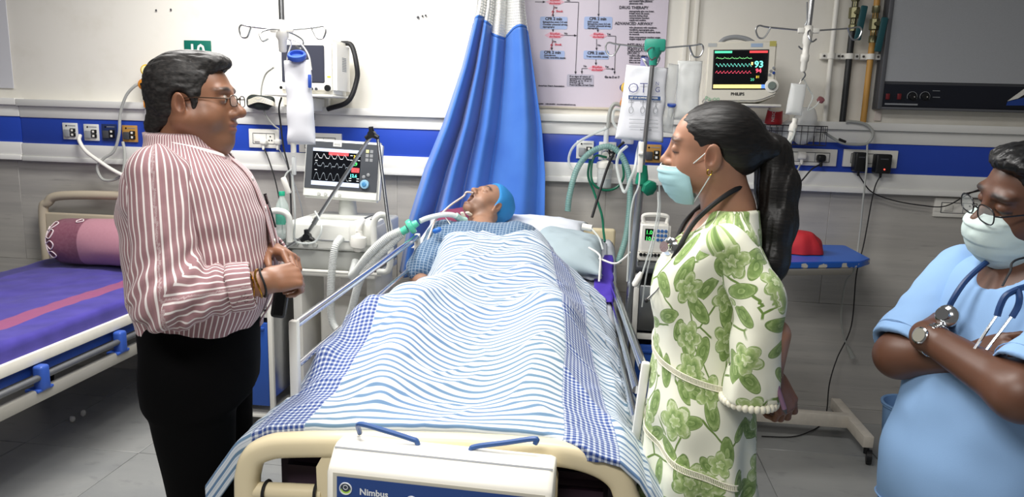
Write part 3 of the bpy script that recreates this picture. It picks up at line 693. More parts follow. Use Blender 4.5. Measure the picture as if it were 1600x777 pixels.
pillow('pillow', (-0.72, -0.40, 1.10), (0.22, 0.16, 0.13), rotm('X', 20) @ rotm('Y', -12), M('maroon_cloth', '#7a3350', 0.85, var=0.1), 'small maroon cushion beside the patient neck', 'cushion', seed=6)
# white bed sheet over the raised mattress head, falling over both edges
sx = np.linspace(-1, 1, 60); sy = np.linspace(0, 1, 40); V = np.zeros((40, 60, 3))
for i, t in enumerate(sy):
    y = -0.26-1.15*t; zt = mz(y)+0.012
    for j, s in enumerate(sx):
        L = s*0.62
        if abs(L) < 0.435: x = -0.345+L; z = zt
        else:
            e = abs(L)-0.435; x = -0.345+math.copysign(0.435+0.02*math.sin(min(e/0.05, 1)*1.57)+0.12*e*(1 if s > 0 else 1.2), s); z = zt-e*0.98
        V[i, j] = (x, y, z)
V[..., 2] += 0.006*vnoise(V*11); V[..., 0] += 0.006*vnoise(V*13+4)
tag(grid_obj('bed_sheet', V, SHEET, None, None, 0.003), 'white sheet over the raised head of the mattress', 'sheet')
# white and purple cloths at the right of the pillow
sx = np.linspace(0, 1, 24); V = np.zeros((24, 24, 3))
for i, t in enumerate(sx):
    for j, s in enumerate(sx):
        x = -0.10+0.17*s; y = -0.36-0.42*t; z = mz(y)+0.062-0.16*max(0, s-0.72)**1.2-0.02*t
        V[i, j] = (x, y, z+0.01*vnoise(np.array([[s*5, t*5, 2.0]]))[0])
tag(grid_obj('white_towel', V, SHEET, None, None, 0.012), 'folded white towel lying at the bed edge beside the purple cloth', 'towel')
V = np.zeros((30, 30, 3)); PUR = M('purple_cloth', '#4a35a8', 0.8, var=0.08, vscale=20, bump=0.12, bscale=300)
for i, t in enumerate(np.linspace(0, 1, 30)):
    for j, s in enumerate(np.linspace(0, 1, 30)):
        L = 0.30*s; y = -0.52-0.46*t; z0 = mz(y)+0.035
        if L < 0.085: x = 0.015+L; z = z0
        else: x = 0.10+0.03*(L-0.085); z = z0-(L-0.085)
        V[i, j] = (x+0.012*math.sin(t*17)*s, y, z+0.006*math.sin(t*11+s*5))
tag(grid_obj('purple_cloth', V, PUR, None, None, 0.004), 'purple cloth hanging over the bed edge beside the white towel', 'cloth')
# ================================================================ the empty bed
eb = thing('hospital_bed', 'empty hospital bed with purple sheet and white steel frame', 'bed', (-2.73, -1.25, 0))
EX0, EX1, EY0, EY1 = -3.26, -2.22, -2.30, -0.10
def purple_sheet(g, u, v, w):
    a = g.math('ABSOLUTE', g.math('SUBTRACT', u, 0.30)); st = g.math('SUBTRACT', 1.0, g.step(0.052, 0.004, a)); n = g.noise(g.comb(u, v, 0.0), 9, 4).outputs['Fac']
    c = g.mix(g.step(0.5, 0.25, n), lin('#352b86'), lin('#43389a')); c = g.mix(st, c, lin('#8d4470'))
    b2 = g.math('SUBTRACT', 1.0, g.step(0.05, 0.01, g.math('ABSOLUTE', g.math('SUBTRACT', u, -0.44)))); return g.mix(b2, c, lin('#2c2478'))
n1, n2 = 60, 90; V = np.zeros((n2, n1, 3)); CU = np.zeros((n2, n1, 3))
for i, y in enumerate(np.linspace(EY0+0.02, EY1-0.04, n2)):
    for j, s in enumerate(np.linspace(-0.60, 0.60, n1)):
        h = 0.508
        if abs(s) < h: x, z = s, 0.722
        else: e = abs(s)-h; x, z = math.copysign(h+0.006, s), 0.722-e
        V[i, j] = (-2.74+x, y, z); CU[i, j] = (s, y, 0)
V[..., 2] += 0.010*vnoise(V*5)*(np.abs(CU[..., 0]) < 0.5)+0.003*vnoise(V*18)
B().box((-2.74, -1.22, 0.640), (1.0, 2.1, 0.12), 0.03, seg=3).build('mattress', MATT, eb)
sh = grid_obj('purple_sheet', V, fabric_uv('purple_sheet_cloth', purple_sheet), None, CU, 0.004)
tag(sh, 'purple sheet with a red stripe spread over the empty bed', 'sheet')
for x in (EX0, EX1): B().box((x, -1.22, 0.625), (0.022, 2.16, 0.05), 0.004).build('side_rim', M('rim_white', '#e6e2d6', 0.45, var=0.1, vscale=20), eb)
B().box((-2.74, -1.22, 0.575), (1.02, 2.14, 0.05), 0.004).build('deck', DBLUE, eb)
for x, s in ((EX0, -1), (EX1, 1)):
    B().box((x+s*0.02, -1.22, 0.475), (0.03, 2.16, 0.055), 0.008).build('lower_rail', M('rail_grey', '#a9a69d', 0.4, 0.2, var=0.1), eb)
    B().cyl((x+s*0.03, -2.25, 0.55), (x+s*0.03, -0.2, 0.55), 0.014, n=10).build('rail_tube', M('tube_grey', '#77797c', 0.35, 0.6), eb)
    for y in (-1.98, -1.50, -1.02, -0.54):
        br = B().box((x+s*0.026, y, 0.545), (0.045, 0.05, 0.105), 0.012, seg=3).build('rail_bracket', M('bracket_blue', '#3659b0', 0.35), eb)
        B().box((x+s*0.012, y, 0.497), (0.06, 0.085, 0.012), 0.003).build('bracket_foot', MATS['bracket_blue'], br)
hb = [(-3.33, -0.09, 0.50), (-3.33, -0.09, 0.98), (-3.29, -0.09, 1.06), (-3.19, -0.09, 1.105), (-2.74, -0.09, 1.12), (-2.29, -0.09, 1.105), (-2.19, -0.09, 1.06), (-2.15, -0.09, 0.98), (-2.15, -0.09, 0.50)]
hbo = B().tube(hb, 0.027, 12, 8).build('headboard', M('headboard_beige', '#b9ae9a', 0.45, var=0.06), eb)
B().box((-2.74, -0.09, 0.80), (1.14, 0.028, 0.40), 0.012, seg=3).build('headboard_panel', MATS['headboard_beige'], hbo)
for x in (-3.15, -2.33):
    for y in (-2.1, -0.4):
        lg = B().box((x, y, 0.31), (0.05, 0.05, 0.36), 0.006).build('leg', MATS['rail_grey'], eb)
        B().lathe(((0.03, -0.015), (0.06, -0.012), (0.06, 0.012), (0.03, 0.015)), (x, y, 0.06), (1, 0, 0), 16).build('castor', BK, lg)
# bolster
def bolster_pat(g, u, v, w):
    n = g.noise(g.comb(u, v, w), 60, 3).outputs['Fac']
    c = g.mix(g.step(0.105, 0.003, u), lin('#5a0f28'), lin('#6d3148')); c = g.mix(g.step(0.255, 0.004, u), c, lin('#ab7684')); c = g.mix(g.step(0.62, 0.004, u), c, lin('#7d3d55'))
    return g.mix(g.math('MULTIPLY', n, 0.18), c, lin('#d8b0b8'))
c0 = np.array((-3.13, -0.27, 0.868)); n1, n2 = 60, 40; V = np.zeros((n1, n2, 3)); CU = V.copy()
for i in range(n1):
    t = i/(n1-1); x = 0.78*t; e = min(t, 1-t)*0.78; r = 0.140*min(1, (max(e, 0)/0.085))**0.42 if e < 0.085 else 0.140
    for j in range(n2):
        a = 2*math.pi*j/n2; rr = r*(1+0.03*math.sin(3*a+t*6)); V[i, j] = c0+np.array((x, rr*math.cos(a), max(rr*0.94*math.sin(a), -0.128))); CU[i, j] = (x, a*0.14, 0)
V += 0.004*vnoise(V*12)[..., None]
bo = thing('bolster', 'maroon and pink bolster pillow on the empty bed', 'pillow', tuple(c0-np.array([0, 0, .14])))
grid_obj('bolster_cover', V, fabric_uv('bolster_cloth', bolster_pat), bo, CU, closed=True)
CORD = M('white_cord', '#e6d6d8', 0.7)
def on_bol(x, a, o=0.006):  # a: angle above the camera-facing side
    e = min(x, .78-x); r = 0.14*(min(1, max(e, 1e-4)/0.085)**0.42); return c0+np.array((x, -(r+o)*math.cos(a), (r*0.96+o)*math.sin(a)))
for pts in ([(0.03, 0.9), (0.045, 0.5), (0.04, 0.1), (0.06, -0.3), (0.045, -0.7)], [(0.043, 0.3), (0.07, 0.6), (0.09, 0.55), (0.075, 0.25), (0.043, 0.3)], [(0.045, 0.0), (0.08, 0.15), (0.10, 0.0), (0.08, -0.2), (0.045, 0.0)], [(0.05, -0.35), (0.085, -0.3), (0.1, -0.5), (0.07, -0.6), (0.05, -0.35)], [(0.045, 0.62), (0.07, 0.98), (0.095, 0.95), (0.075, 0.7), (0.045, 0.62)], [(0.21, 1.15), (0.23, 1.3), (0.25, 1.15), (0.22, 1.05), (0.21, 1.15)]):
    B().tube([on_bol(p[0]+(.022 if p[0] < .15 else 0), p[1]) for p in pts], 0.0032, 5, 6).build('cord_motif', CORD, bo)
# ================================================================ curtain
cu = thing('privacy_curtain', 'bright blue hospital curtain with white mesh header gathered behind the bed', 'curtain', (-0.6, -0.17, 0.75))
nz, ns = 70, 150
def cxl(z): return np.interp(z, [0.75, 1.07, 1.35, 1.6, 1.9, 2.2, 2.9], [-1.10, -1.04, -0.955, -0.855, -0.755, -0.675, -0.60])
def cxr(z): return np.interp(z, [0.75, 1.07, 1.35, 1.6, 1.9, 2.2, 2.9], [-0.255, -0.255, -0.262, -0.29, -0.345, -0.40, -0.47])
def curtain_pt(s, z):
    f = np.clip((2.6-z)/1.6, 0.1, 1)
    w = s+0.018*np.sin(s*11+z*1.3)
    wq = np.interp(w, [-.1, 0, .3, .62, .8, 1, 1.1], [-.06, 0, .34, .66, .74, .86, .9])
    ph = wq*2*np.pi*5.2+0.9*np.sin(w*6)+0.6*np.sin(z*1.6)
    prof = np.sin(ph)+0.28*np.sin(2*ph+0.6)
    amp = (0.055+0.02*np.sin(s*9))*(0.55+0.45*f)*np.interp(s, [0, 0.58, 0.70, 1], [1.25, 1.15, 0.6, 0.35])
    x = cxl(z)+(cxr(z)-cxl(z))*s+0.012*np.cos(ph)
    y = -0.16+amp*prof-0.03*np.interp(s, [0, .5, 1], [0.8, 0.4, 0])
    return np.stack([x, np.minimum(y, -0.045), z+0*x], -1)
CURB = NT('curtain_blue', 0.55); cn = CURB.noise(CURB.obj(), 260, 2); CURB.base(CURB.mix(CURB.noise(CURB.obj(), 5, 3).outputs['Fac'], lin('#2d62bd'), lin('#4a83d6'))); CURB.bump(cn.outputs['Fac'], 0.15, 0.0006); CURB.b.inputs['Sheen Weight'].default_value = 0.3
S_ = np.linspace(0, 1, ns); hem = 2.12+0.04*np.sin(S_*9)-0.05*S_
V = np.array([curtain_pt(S_, hem*(1-t)+0.76*t) for t in np.linspace(0, 1, nz)])
grid_obj('curtain_fabric', V, CURB.m, cu, None, 0.002)
g = NT('curtain_mesh_net', 0.8); a = g.sep(g.attr('cuv').outputs['Vector'])
fu = g.math('FRACT', g.math('DIVIDE', a[0], 0.014)); fv = g.math('FRACT', g.math('DIVIDE', a[1], 0.014)); g.base(lin('#e4e6e4'))
hole = g.math('MULTIPLY', g.math('MULTIPLY', g.step(0.35, 0.05, fu), g.step(0.35, 0.05, fv)), 0.55); g.put(g.b.inputs['Alpha'], g.math('SUBTRACT', 1.0, hole))
V = np.array([curtain_pt(S_, hem*(1-t)+2.85*t) for t in np.linspace(0, 1, 30)]); CU = np.zeros_like(V); CU[..., 0] = S_[None, :]*0.9; CU[..., 1] = V[..., 2]
grid_obj('mesh_header', V, g.m, cu, CU, 0.0)
V = np.array([curtain_pt(S_, hem+0.006-0.012*t)+np.array([0, -0.003, 0]) for t in np.linspace(0, 1, 3)])
grid_obj('header_seam', V, M('seam_blue', '#3f74c8', 0.7), cu, None, 0.001)
# ================================================================ screens
SCRN = M('screen_black', '#0b0d12', 0.12)
def emis(name, col='#ffffff', s=1.0): return M('glow_'+name, col, 0.4, emit=s)
def frame_of(o, right, up):
    X = np.array(right, float); X /= np.linalg.norm(X); Z = np.array(up, float); Z -= X*X.dot(Z); Z /= np.linalg.norm(Z); N = np.cross(X, Z)
    N = -N if N[1] > 0 else N
    O = np.array(o, float)
    return (lambda a, b, d=0.0: O+X*a+Z*b+N*d), X, Z, N
def quad(F, a0, b0, a1, b1, d, name, mat, parent): return B().add([F(a0, b0, d), F(a1, b0, d), F(a1, b1, d), F(a0, b1, d)], [(0, 1, 2, 3)]).build(name, mat, parent, False, fix=False)
def slab_on(F, a0, b0, a1, b1, d0, d1, name, mat, parent, bev=0.0, seg=2):
    b = bmesh.new(); v = [b.verts.new(F(a, c, d)) for d in (d0, d1) for a, c in ((a0, b0), (a1, b0), (a1, b1), (a0, b1))]
    for f in ((0, 1, 2, 3), (7, 6, 5, 4), (0, 4, 5, 1), (1, 5, 6, 2), (2, 6, 7, 3), (3, 7, 4, 0)): b.faces.new([v[i] for i in f])
    bmesh.ops.recalc_face_normals(b, faces=b.faces[:])
    if bev: bmesh.ops.bevel(b, geom=b.edges[:], offset=bev, segments=seg, affect='EDGES')
    return B().bm(b).build(name, mat, parent)
def trace(F, pts, w, d, mat, parent, name='trace'):
    b = B(); n = len(pts)
    up = [F(a, c+w, d) for a, c in pts]; dn = [F(a, c-w, d) for a, c in pts]
    b.add(up+dn, [(i, i+1, n+i+1, n+i) for i in range(n-1)]); return b.build(name, mat, parent, False, fix=False)
def knob(c, ax, r, h, mat, parent, name='knob', n=18): return B().lathe(((r, 0), (r, h*0.8), (r*0.88, h)), c, ax, n).build(name, mat, parent)
# ================================================================ ventilator
ve = thing('ventilator', 'white ventilator with dark touch screen on a cart beside the bed', 'ventilator', (-1.28, -0.45, 0))
VX0, VX1, VY0, VY1 = -1.52, -1.06, -0.68, -0.25
VW = M('ventilator_white', '#dedfd9', 0.35, var=0.02); VG = M('ventilator_grey', '#b9bbb6', 0.4)
B().box(((VX0+VX1)/2, -0.465, 1.035), (VX1-VX0, 0.43, 0.135), 0.014, seg=3).build('main_unit', VW, ve)
B().box(((VX0+VX1)/2+0.01, -0.465, 0.915), (0.43, 0.40, 0.10), 0.01).build('lower_unit', VG, ve)
B().box((-1.285, -0.45, 1.108), (0.30, 0.20, 0.022), 0.008).build('screen_base', VG, ve)
B().cyl((-1.285, -0.43, 1.11), (-1.285, -0.43, 1.22), 0.05, 0.04, n=16).build('screen_neck', VG, ve)
B().box((-1.125, -0.60, 1.06), (0.125, 0.19, 0.115), 0.012).build('gas_module', VW, ve)
for k in range(2): B().box((-1.15+0.045*k, -0.52, 1.120), (0.012, 0.15, 0.006), 0.002).build('vent_slot', DGRY, ve)
for k, x in enumerate((-1.46, -1.41, -1.36)): B().cyl((x, -0.677, 0.995), (x, -0.70, 0.995), 0.012, n=12).build('port', VG, ve)
B().box((-1.30, -0.682, 1.02), (0.36, 0.006, 0.004)).build('panel_seam', GRY, ve)
for x, zt in ((-1.49, .86), (-1.10, .86)): B().box((x, -0.47, zt/2+0.08), (0.05, 0.30, zt-0.16), 0.008).build('cart_leg', W2, ve)
B().box((-1.295, -0.465, 0.845), (0.46, 0.40, 0.03), 0.006).build('cart_deck', W2, ve)
cb = B().box((-1.295, -0.465, 0.15), (0.48, 0.44, 0.05), 0.012).build('cart_base', DBLUE, ve)
for x in (-1.50, -1.09):
    for y in (-0.65, -0.28): B().lathe(((0.03, -0.015), (0.06, -0.012), (0.06, 0.012), (0.03, 0.015)), (x, y, 0.062), (1, 0, 0), 16).build('castor', BK, cb)
B().box((-1.30, -0.42, 0.42), (0.22, 0.22, 0.46), 0.02, seg=3).build('battery_box', W2, ve)
B().cyl((-1.57, -0.70, 0.865), (-1.02, -0.70, 0.865), 0.009, n=10).build('front_rail', W2, ve)
for P in ([PY(412, 392, -.72), PY(411, 350, -.72), PY(420, 333, -.72), PY(437, 330, -.71), PY(451, 340, -.70), PY(453, 378, -.69)], [PY(585, 388, -.72), PY(584, 352, -.72), PY(589, 339, -.72), PY(597, 336, -.71), PY(605, 343, -.70), PY(610, 372, -.70), PY(608, 420, -.70), PY(590, 425, -.70)]):
    B().tube(P, 0.016, 12, 8).build('push_handle', VW, ve)
# screen
sc0 = PY(472, 308, -0.50); F, X, Z, N = frame_of(sc0, PY(592, 317, -0.50)-sc0, (0.03, 0.14, 1))
SW, SH = 0.405, 0.305
slab_on(F, 0, 0, SW, SH, -0.05, 0, 'screen_housing', VW, ve, 0.012, 3)
pan = slab_on(F, 0.008, 0.05, SW-0.012, SH-0.012, -0.002, 0.003, 'screen_bezel', M('bezel_dark', '#4a4d52', 0.25), ve, 0.0015, 1)
sx0, sy0, sx1, sy1 = 0.045, 0.068, 0.300, 0.258
scr = quad(F, sx0, sy0, sx1, sy1, 0.0036, 'display', SCRN, ve)
quad(F, sx0, sy1-0.016, sx1, sy1, 0.004, 'header_bar', emis('pale', '#b9c4de', 0.55), scr)
quad(F, sx0+0.085, sy1-0.032, sx0+0.19, sy1-0.016, 0.0042, 'alarm_bar', emis('red', '#e8484c', 0.8), scr)
quad(F, sx0, sy0, sx1, sy0+0.022, 0.004, 'footer_bar', emis('pale', '#b9c4de', 0.55), scr)
def wave(kind, n=90):
    t = np.linspace(0, 1, n)*5
    ph = t % 1
    if kind == 0: return np.where(ph < .25, ph/.25, np.where(ph < .5, 1-(ph-.25)*2, np.maximum(.5-(ph-.5)*2.5, 0.1)))
    if kind == 1: return np.where(ph < .45, .5+.5*np.sin(ph/.45*np.pi), np.where(ph < .5, 0, .35))
    return np.where(ph < .75, np.sin(ph/.75*np.pi), 0)
GW = emis('white', '#dfe3e6', 0.9); GY2 = emis('grey', '#9aa3ac', 0.7)
for k, (zb, h, m) in enumerate(((0.205, .026, GW), (0.158, .026, GY2), (0.098, .034, GY2))):
    trace(F, [(sx0+0.012+0.185*i/89, zb+h*w) for i, w in enumerate(wave(k))], 0.0011, 0.0042, m, scr)
for (a, b, s, txt, m) in ((.262, .218, .020, '33', emis('yellow', '#f0d040', 1)), (.262, .180, .022, '29', emis('green', '#4be06a', 1)), (.248, .120, .022, '12.6', emis('cyan', '#66e0d8', 1))):
    textmesh('reading', txt, s, m, F(a, b, .0044), scr, right=X, up=Z, bold=.0006)
quad(F, 0.255, 0.145, 0.296, 0.168, 0.0042, 'alarm_tile', emis('red', '#e8484c', 0.8), scr); textmesh('reading', '11', .016, SCRN, F(.268, .150, .0046), scr, right=X, up=Z)
for k, (a, b) in enumerate(((.245, .228), (.245, .205), (.285, .228), (.285, .205), (.245, .112), (.285, .112), (.245, .10), (.285, .10), (.06, .243), (.06, .192), (.06, .145))):
    quad(F, a, b, a+.012, b+.003, .0043, 'caption', GW, scr)
for i in range(3):
    for j in range(2):
        quad(F, 0.325+0.022*j, 0.205+0.022*i, 0.341+0.022*j, 0.221+0.022*i, 0.0042, 'key', M('key_lit', '#d8d49a', 0.4) if (i == 2 and j == 0) else M('key_grey', '#8b8d90', 0.4), ve)
for a, b in ((.322, .125), (.345, .137)): knob(F(a, b, .002), N, .009, .004, M('key_grey'), ve, 'round_key')
kb = knob(F(.330, .088, .002), N, .023, .012, M('dial_blue', '#8db9d6', 0.35), ve, 'rotary_dial'); knob(F(.330, .088, .014), N, .012, .004, M('dial_blue2', '#4a88b8', 0.3), kb, 'dial_cap')
for a in (.09, .125, .165, .20): knob(F(a, .024, 0), N, .009, .006, VG, ve, 'socket')
quad(F, .15, SH-0.034, .195, SH-0.013, .0042, 'paper_label', M('paper_label', '#dcdcd6', 0.6), ve)
for k in range(2): quad(F, .155, SH-0.022-.006*k, .188, SH-0.020-.006*k, .0046, 'label_print', DGRY, ve)
# jointed hose arm of the ventilator
ar = thing('hose_support_arm', 'jointed steel hose arm with black clamp knobs over the ventilator', 'arm', PY(476, 372, -.71))
p0 = PY(446, 388, -.71); p1 = PY(478, 368, -.71); p2 = PY(580, 212, -.68); p3 = PY(590, 214, -.68); p4 = PY(609, 366, -.80)
B().cyl(p0, p1, .008, n=10).build('clamp_rod', STEEL, ar); B().cyl(p1, p2, .009, n=10).build('arm_rod', STEEL, ar); B().cyl(p3, p4, .008, n=10).build('arm_rod', DSTEEL, ar)
m = p1+(p2-p1)*0.12; B().cyl(m, m+(p2-p1)*0.06, .0125, n=12).build('rod_collar', STEEL, ar)
def trilobe(c, r, parent):
    b = B()
    for k in range(3):
        a = math.radians(95+120*k); b.cyl(c, c+np.array([math.cos(a)*r, -0.004, math.sin(a)*r]), r*.42, r*.30, n=10)
    b.lathe(((r*.5, -.016), (r*.5, .016)), c, (0, 1, 0), 14); return b.build('clamp_knob', BK, parent)
trilobe(PY(581, 210, -.69), .036, ar); trilobe(PY(480, 370, -.73), .036, ar)
# breathing hoses
HOSE = M('breathing_hose', '#dfe2df', 0.35, alpha=0.78)
def hose(name, pts, r, mat, parent, pitch=0.008, amp=0.10, n=12):
    P = np.array(catmull(pts, 24)); L = np.concatenate([[0], np.cumsum(np.linalg.norm(np.diff(P, axis=0), axis=1))])
    m = max(8, int(L[-1]/pitch*4)); s = np.linspace(0, L[-1], m); Q = np.stack([np.interp(s, L, P[:, i]) for i in range(3)], -1)
    return B().sweep(Q, r*(1+amp*np.sin(s/pitch*2*np.pi)), n).build(name, mat, parent, True)
bc = thing('breathing_circuit', 'translucent breathing hoses running from the ventilator to the patient neck', 'hose', PY(548, 370, -.72))
hose('hose', [PY(533, 372, -.71), PY(524, 385, -.76), PY(520, 410, -.77), PY(517, 450, -.77), PY(519, 500, -.76), PY(535, 520, -.80), PY(548, 490, -.84), PY(562, 440, -.86), PY(585, 405, -.86), PY(612, 380, -.86), PY(628, 365, -.86)], .018, HOSE, bc)
hose('hose', [PY(556, 408, -.71), PY(550, 430, -.78), PY(556, 425, -.84), PY(578, 396, -.88), PY(604, 372, -.88), PY(626, 361, -.87)], .018, HOSE, bc)
fl_ = PY(560, 378, -.73)
B().lathe(((.012, -.05), (.02, -.045), (.022, -.03), (.036, -.025), (.040, 0), (.036, .025), (.02, .03), (.014, .045), (.014, .055)), fl_, (0.1, 0, 1), 20).build('filter', W, bc)
B().tube([fl_+np.array([0, 0, .05]), fl_+np.array([.004, 0.01, .085]), fl_+np.array([.0, .06, .095])], .016, 12).build('elbow', W, bc)
GC = M('mint_connector', '#58c3a4', 0.3)
a = PY(622, 366, -.86); b = PY(656, 346, -.84); d = (b-a)/np.linalg.norm(b-a)
y_ = B().cyl(a, a+d*.05, .017, .019, n=14).build('wye_connector', GC, bc)
B().lathe(((.018, 0), (.034, .003), (.036, .014), (.034, .025), (.018, .028), (.015, .05)), a+d*.055, d, 20).build('heat_filter', GC, y_)
B().tube([b, PY(668, 341, -.82), PY(690, 336, -.80), PY(706, 336, -.78), PY(716, 340, -.765)], .0125, 12).build('catheter_mount', M('mount_white', '#dfe6e2', 0.3, alpha=.85), bc)
B().tube([PY(712, 337, -.77), PY(720, 343, -.75), PY(728, 345, -.73)], .016, 12).build('swivel_elbow', M('swivel', '#a9cfc4', 0.35), bc)
# ================================================================ steel locker with blue drawers, left of the ventilator
def locker(name, x0, x1, y0, y1, zt, label, top):
    lk = thing(name, label, 'locker', ((x0+x1)/2, (y0+y1)/2, 0))
    xm, ym = (x0+x1)/2, (y0+y1)/2; w, d = x1-x0, y1-y0
    B().box((xm, ym, zt-.015), (w+.02, d+.02, .03), .006).build('worktop', top, lk)
    for x in (x0+.012, x1-.012):
        for y in (y0+.012, y1-.012): B().box((x, y, zt/2), (.024, .024, zt-.03), .004).build('post', W2, lk)
    for x in (x0+.01, x1-.01): B().box((x, ym, .56*zt+.06), (.008, d-.05, zt*.8), .002).build('side_panel', STEEL, lk)
    B().box((xm, y1-.01, .55*zt), (w-.05, .008, zt*.8)).build('back_panel', STEEL, lk)
    B().box((xm, y0+.02, zt*.66), (w-.05, .016, .03), .004).build('cross_rail', W2, lk)
    B().box((xm, ym, .12), (w-.02, d-.02, .02), .004).build('bottom_shelf', W2, lk)
    dr = B().box((xm, y0+.012, zt*.80), (w-.052, .02, zt*.22), .005).build('drawer', STEEL, lk)
    B().box((xm, y0-.004, zt*.83), (.09, .014, .012), .004).build('handle', DSTEEL, dr)
    dr = B().box((xm, y0+.012, zt*.40), (w-.052, .02, zt*.44), .005).build('door', BLUE_D, lk)
    B().box((xm, y0-.001, zt*.59), (w-.08, .010, .016), .004).build('handle', BLUE_D, dr)
    return lk
BLUE_D = M('drawer_blue', '#2450a4', 0.4, var=.05)
locker('bedside_locker', -1.90, -1.545, -0.80, -0.36, 0.985, 'steel bedside locker with blue door between the bolster and the ventilator', DSTEEL)
locker('bedside_locker', 0.20, 0.60, -0.76, -0.34, 0.985, 'bedside locker with blue door under the infusion pump', M('dark_top', '#3a3d42', .35))
# cup and water bottle on the locker
c = np.array((-1.66, -0.62, 0.987))
cp_ = thing('steel_cup', 'steel cup standing on the locker beside the water bottle', 'cup', c)
B().lathe(((.030, 0), (.034, .004), (.036, .12), (.038, .125), (.034, .125), (.032, .01), (.002, .008)), c, n=24).build('cup_body', STEEL, cp_)
B().lathe(((.033, .08), (.033, .0805)), c, n=20).build('drink', M('tea', '#6a4a34', .2), cp_)
c = np.array((-1.585, -0.56, 0.987)); wbm = M('pet_plastic', '#dfeeea', .08, alpha=.35)
bt = thing('water_bottle', 'clear water bottle with green cap and label on the locker', 'bottle', c)
B().lathe(((.030, 0), (.034, .006), (.034, .05), (.031, .06), (.034, .07), (.034, .16), (.030, .185), (.014, .222), (.013, .235)), c, n=24).build('bottle_body', wbm, bt)
B().lathe(((.0155, .230), (.0155, .250), (.014, .252)), c, n=20).build('cap', M('cap_green', '#1f9a78', .4), bt)
B().lathe(((.0346, .085), (.0346, .150)), c, n=24).build('label_band', M('bottle_label', '#4a9a86', .5, var=.3, vscale=60), bt)
# ================================================================ wall monitors
def wall_bracket(x, z, w, label):
    t = thing('monitor_shelf', label, 'shelf', (x, -0.02, z-.12))
    B().box((x, -.19, z), (w, .30, .012), .004).build('shelf_plate', W2, t)
    B().box((x, -.02, z-.07), (.10, .03, .16), .006).build('wall_plate', W2, t)
    B().box((x, -.11, z-.045), (.05, .16, .07), .006).build('bracket', W2, t)
    B().cyl((x, -.16, z-.09), (x, -.16, z-.13), .016, n=12).build('lock_knob', BK, t)
zb = PY(480, 148, -.22)[2]; xb = PY(480, 148, -.22)[0]
wall_bracket(xb, zb-.006, .38, 'white wall shelf carrying the switched off monitor')
mo = thing('patient_monitor', 'white patient monitor with a blank dark screen on the wall shelf', 'monitor', (xb, -.2, zb))
x0 = PY(431, 100, -.33)[0]; x1 = PY(524, 100, -.33)[0]; z1 = PY(480, 60, -.33)[2]; z0 = zb+.002
F, X, Z, N = frame_of((x0, -.33, z0), (1, 0, 0), (0, 0, 1)); w = x1-x0; h = z1-z0
slab_on(F, 0, 0, w, h, -.24, 0, 'casing', W, mo, .022, 4)
slab_on(F, w*.10, h*.20, w*.82, h*.88, -.003, .003, 'screen', M('off_screen', '#3b3d48', .15), mo, .004, 2)
for k in range(6): B().cyl(F(w*(.30+.075*k), h*.09, 0), F(w*(.30+.075*k), h*.09, .005), .008, n=12).build('key', DGRY, mo)
knob(F(w*.87, h*.11, 0), N, .017, .014, BK, mo); knob(F(w*.08, h*.10, 0), N, .008, .006, BK, mo, 'port')
quad(F, w*.86, h*.30, w*.92, h*.33, .001, 'yellow_sticker', YEL, mo); quad(F, w*.62, h*.92, w*.76, h*.97, .001, 'name_sticker', M('sticker_pale', '#cfd6dc', .5), mo)
for k in range(9): B().box((x1+.0005, -.20, z0+h*(.45+.03*k)), (.002, .06, .004)).build('vent_slot', GRY, mo)
B().tube([(x1-.05, -.10, z1+.002), (x1+.01, -.11, z1-.01), (x1+.045, -.13, z0+h*.6), (x1+.045, -.13, z0+h*.3), (x1+.005, -.16, z0-.03), (x1-.12, -.14, z0-.075)], .014, 10).build('carry_strap', BKR, mo)
# philips monitor
xb = PY(1158, 160, -.22)[0]; zb = PY(1158, 163, -.22)[2]
wall_bracket(xb, zb-.006, .34, 'white wall shelf carrying the lit patient monitor')
mo = thing('patient_monitor', 'cream patient monitor with lit coloured waveforms on a wall shelf', 'monitor', (xb, -.2, zb))
a = PY(1100, 161, -.34); F, X, Z, N = frame_of((a[0], -.34, zb+.004), (1, -.05, 0.02), (-.02, .10, 1)); w = PY(1214, 160, -.34)[0]-a[0]; h = .295
MC = M('monitor_cream', '#dcd8cb', .4)
b = bmesh.new(); outl = [(0, 0.01), (.02, 0), (w*.70, 0), (w*.80, .008), (w*.98, .035), (w, .06), (w*.985, .10), (w*.95, .115), (w*.955, h*.97), (w*.93, h), (w*.06, h*.98), (w*.02, h*.95)]
v = [b.verts.new(F(p[0], p[1], 0)) for p in outl]; f = b.faces.new(v); r = bmesh.ops.extrude_face_region(b, geom=[f])
for e in r['geom']:
    if isinstance(e, bmesh.types.BMVert): e.co += Vector(N)*-.16
bmesh.ops.recalc_face_normals(b, faces=b.faces[:]); bmesh.ops.bevel(b, geom=[e for e in b.edges if e.calc_face_angle(0) > .6], offset=.008, segments=3, affect='EDGES')
B().bm(b).build('casing', MC, mo)
sa, sb, sc_, sd = w*.115, h*.22, w*.83, h*.83
slab_on(F, sa-.006, sb-.006, sc_+.006, sd+.006, -.002, .0015, 'screen_bezel', BK, mo)
scr = quad(F, sa, sb, sc_, sd, .0022, 'display', SCRN, mo); sw, sh_ = sc_-sa, sd-sb
G1 = emis('green', '#4be06a', 1); GR = emis('wred', '#f0506a', 1); GT = emis('teal', '#52d6a8', .9)
quad(F, sa, sd-sh_*.06, sa+sw*.33, sd, .0026, 'header_tag', GT, scr); quad(F, sa+sw*.66, sd-sh_*.06, sc_, sd, .0026, 'alarm_tag', emis('red', '#e8484c', .8), scr)
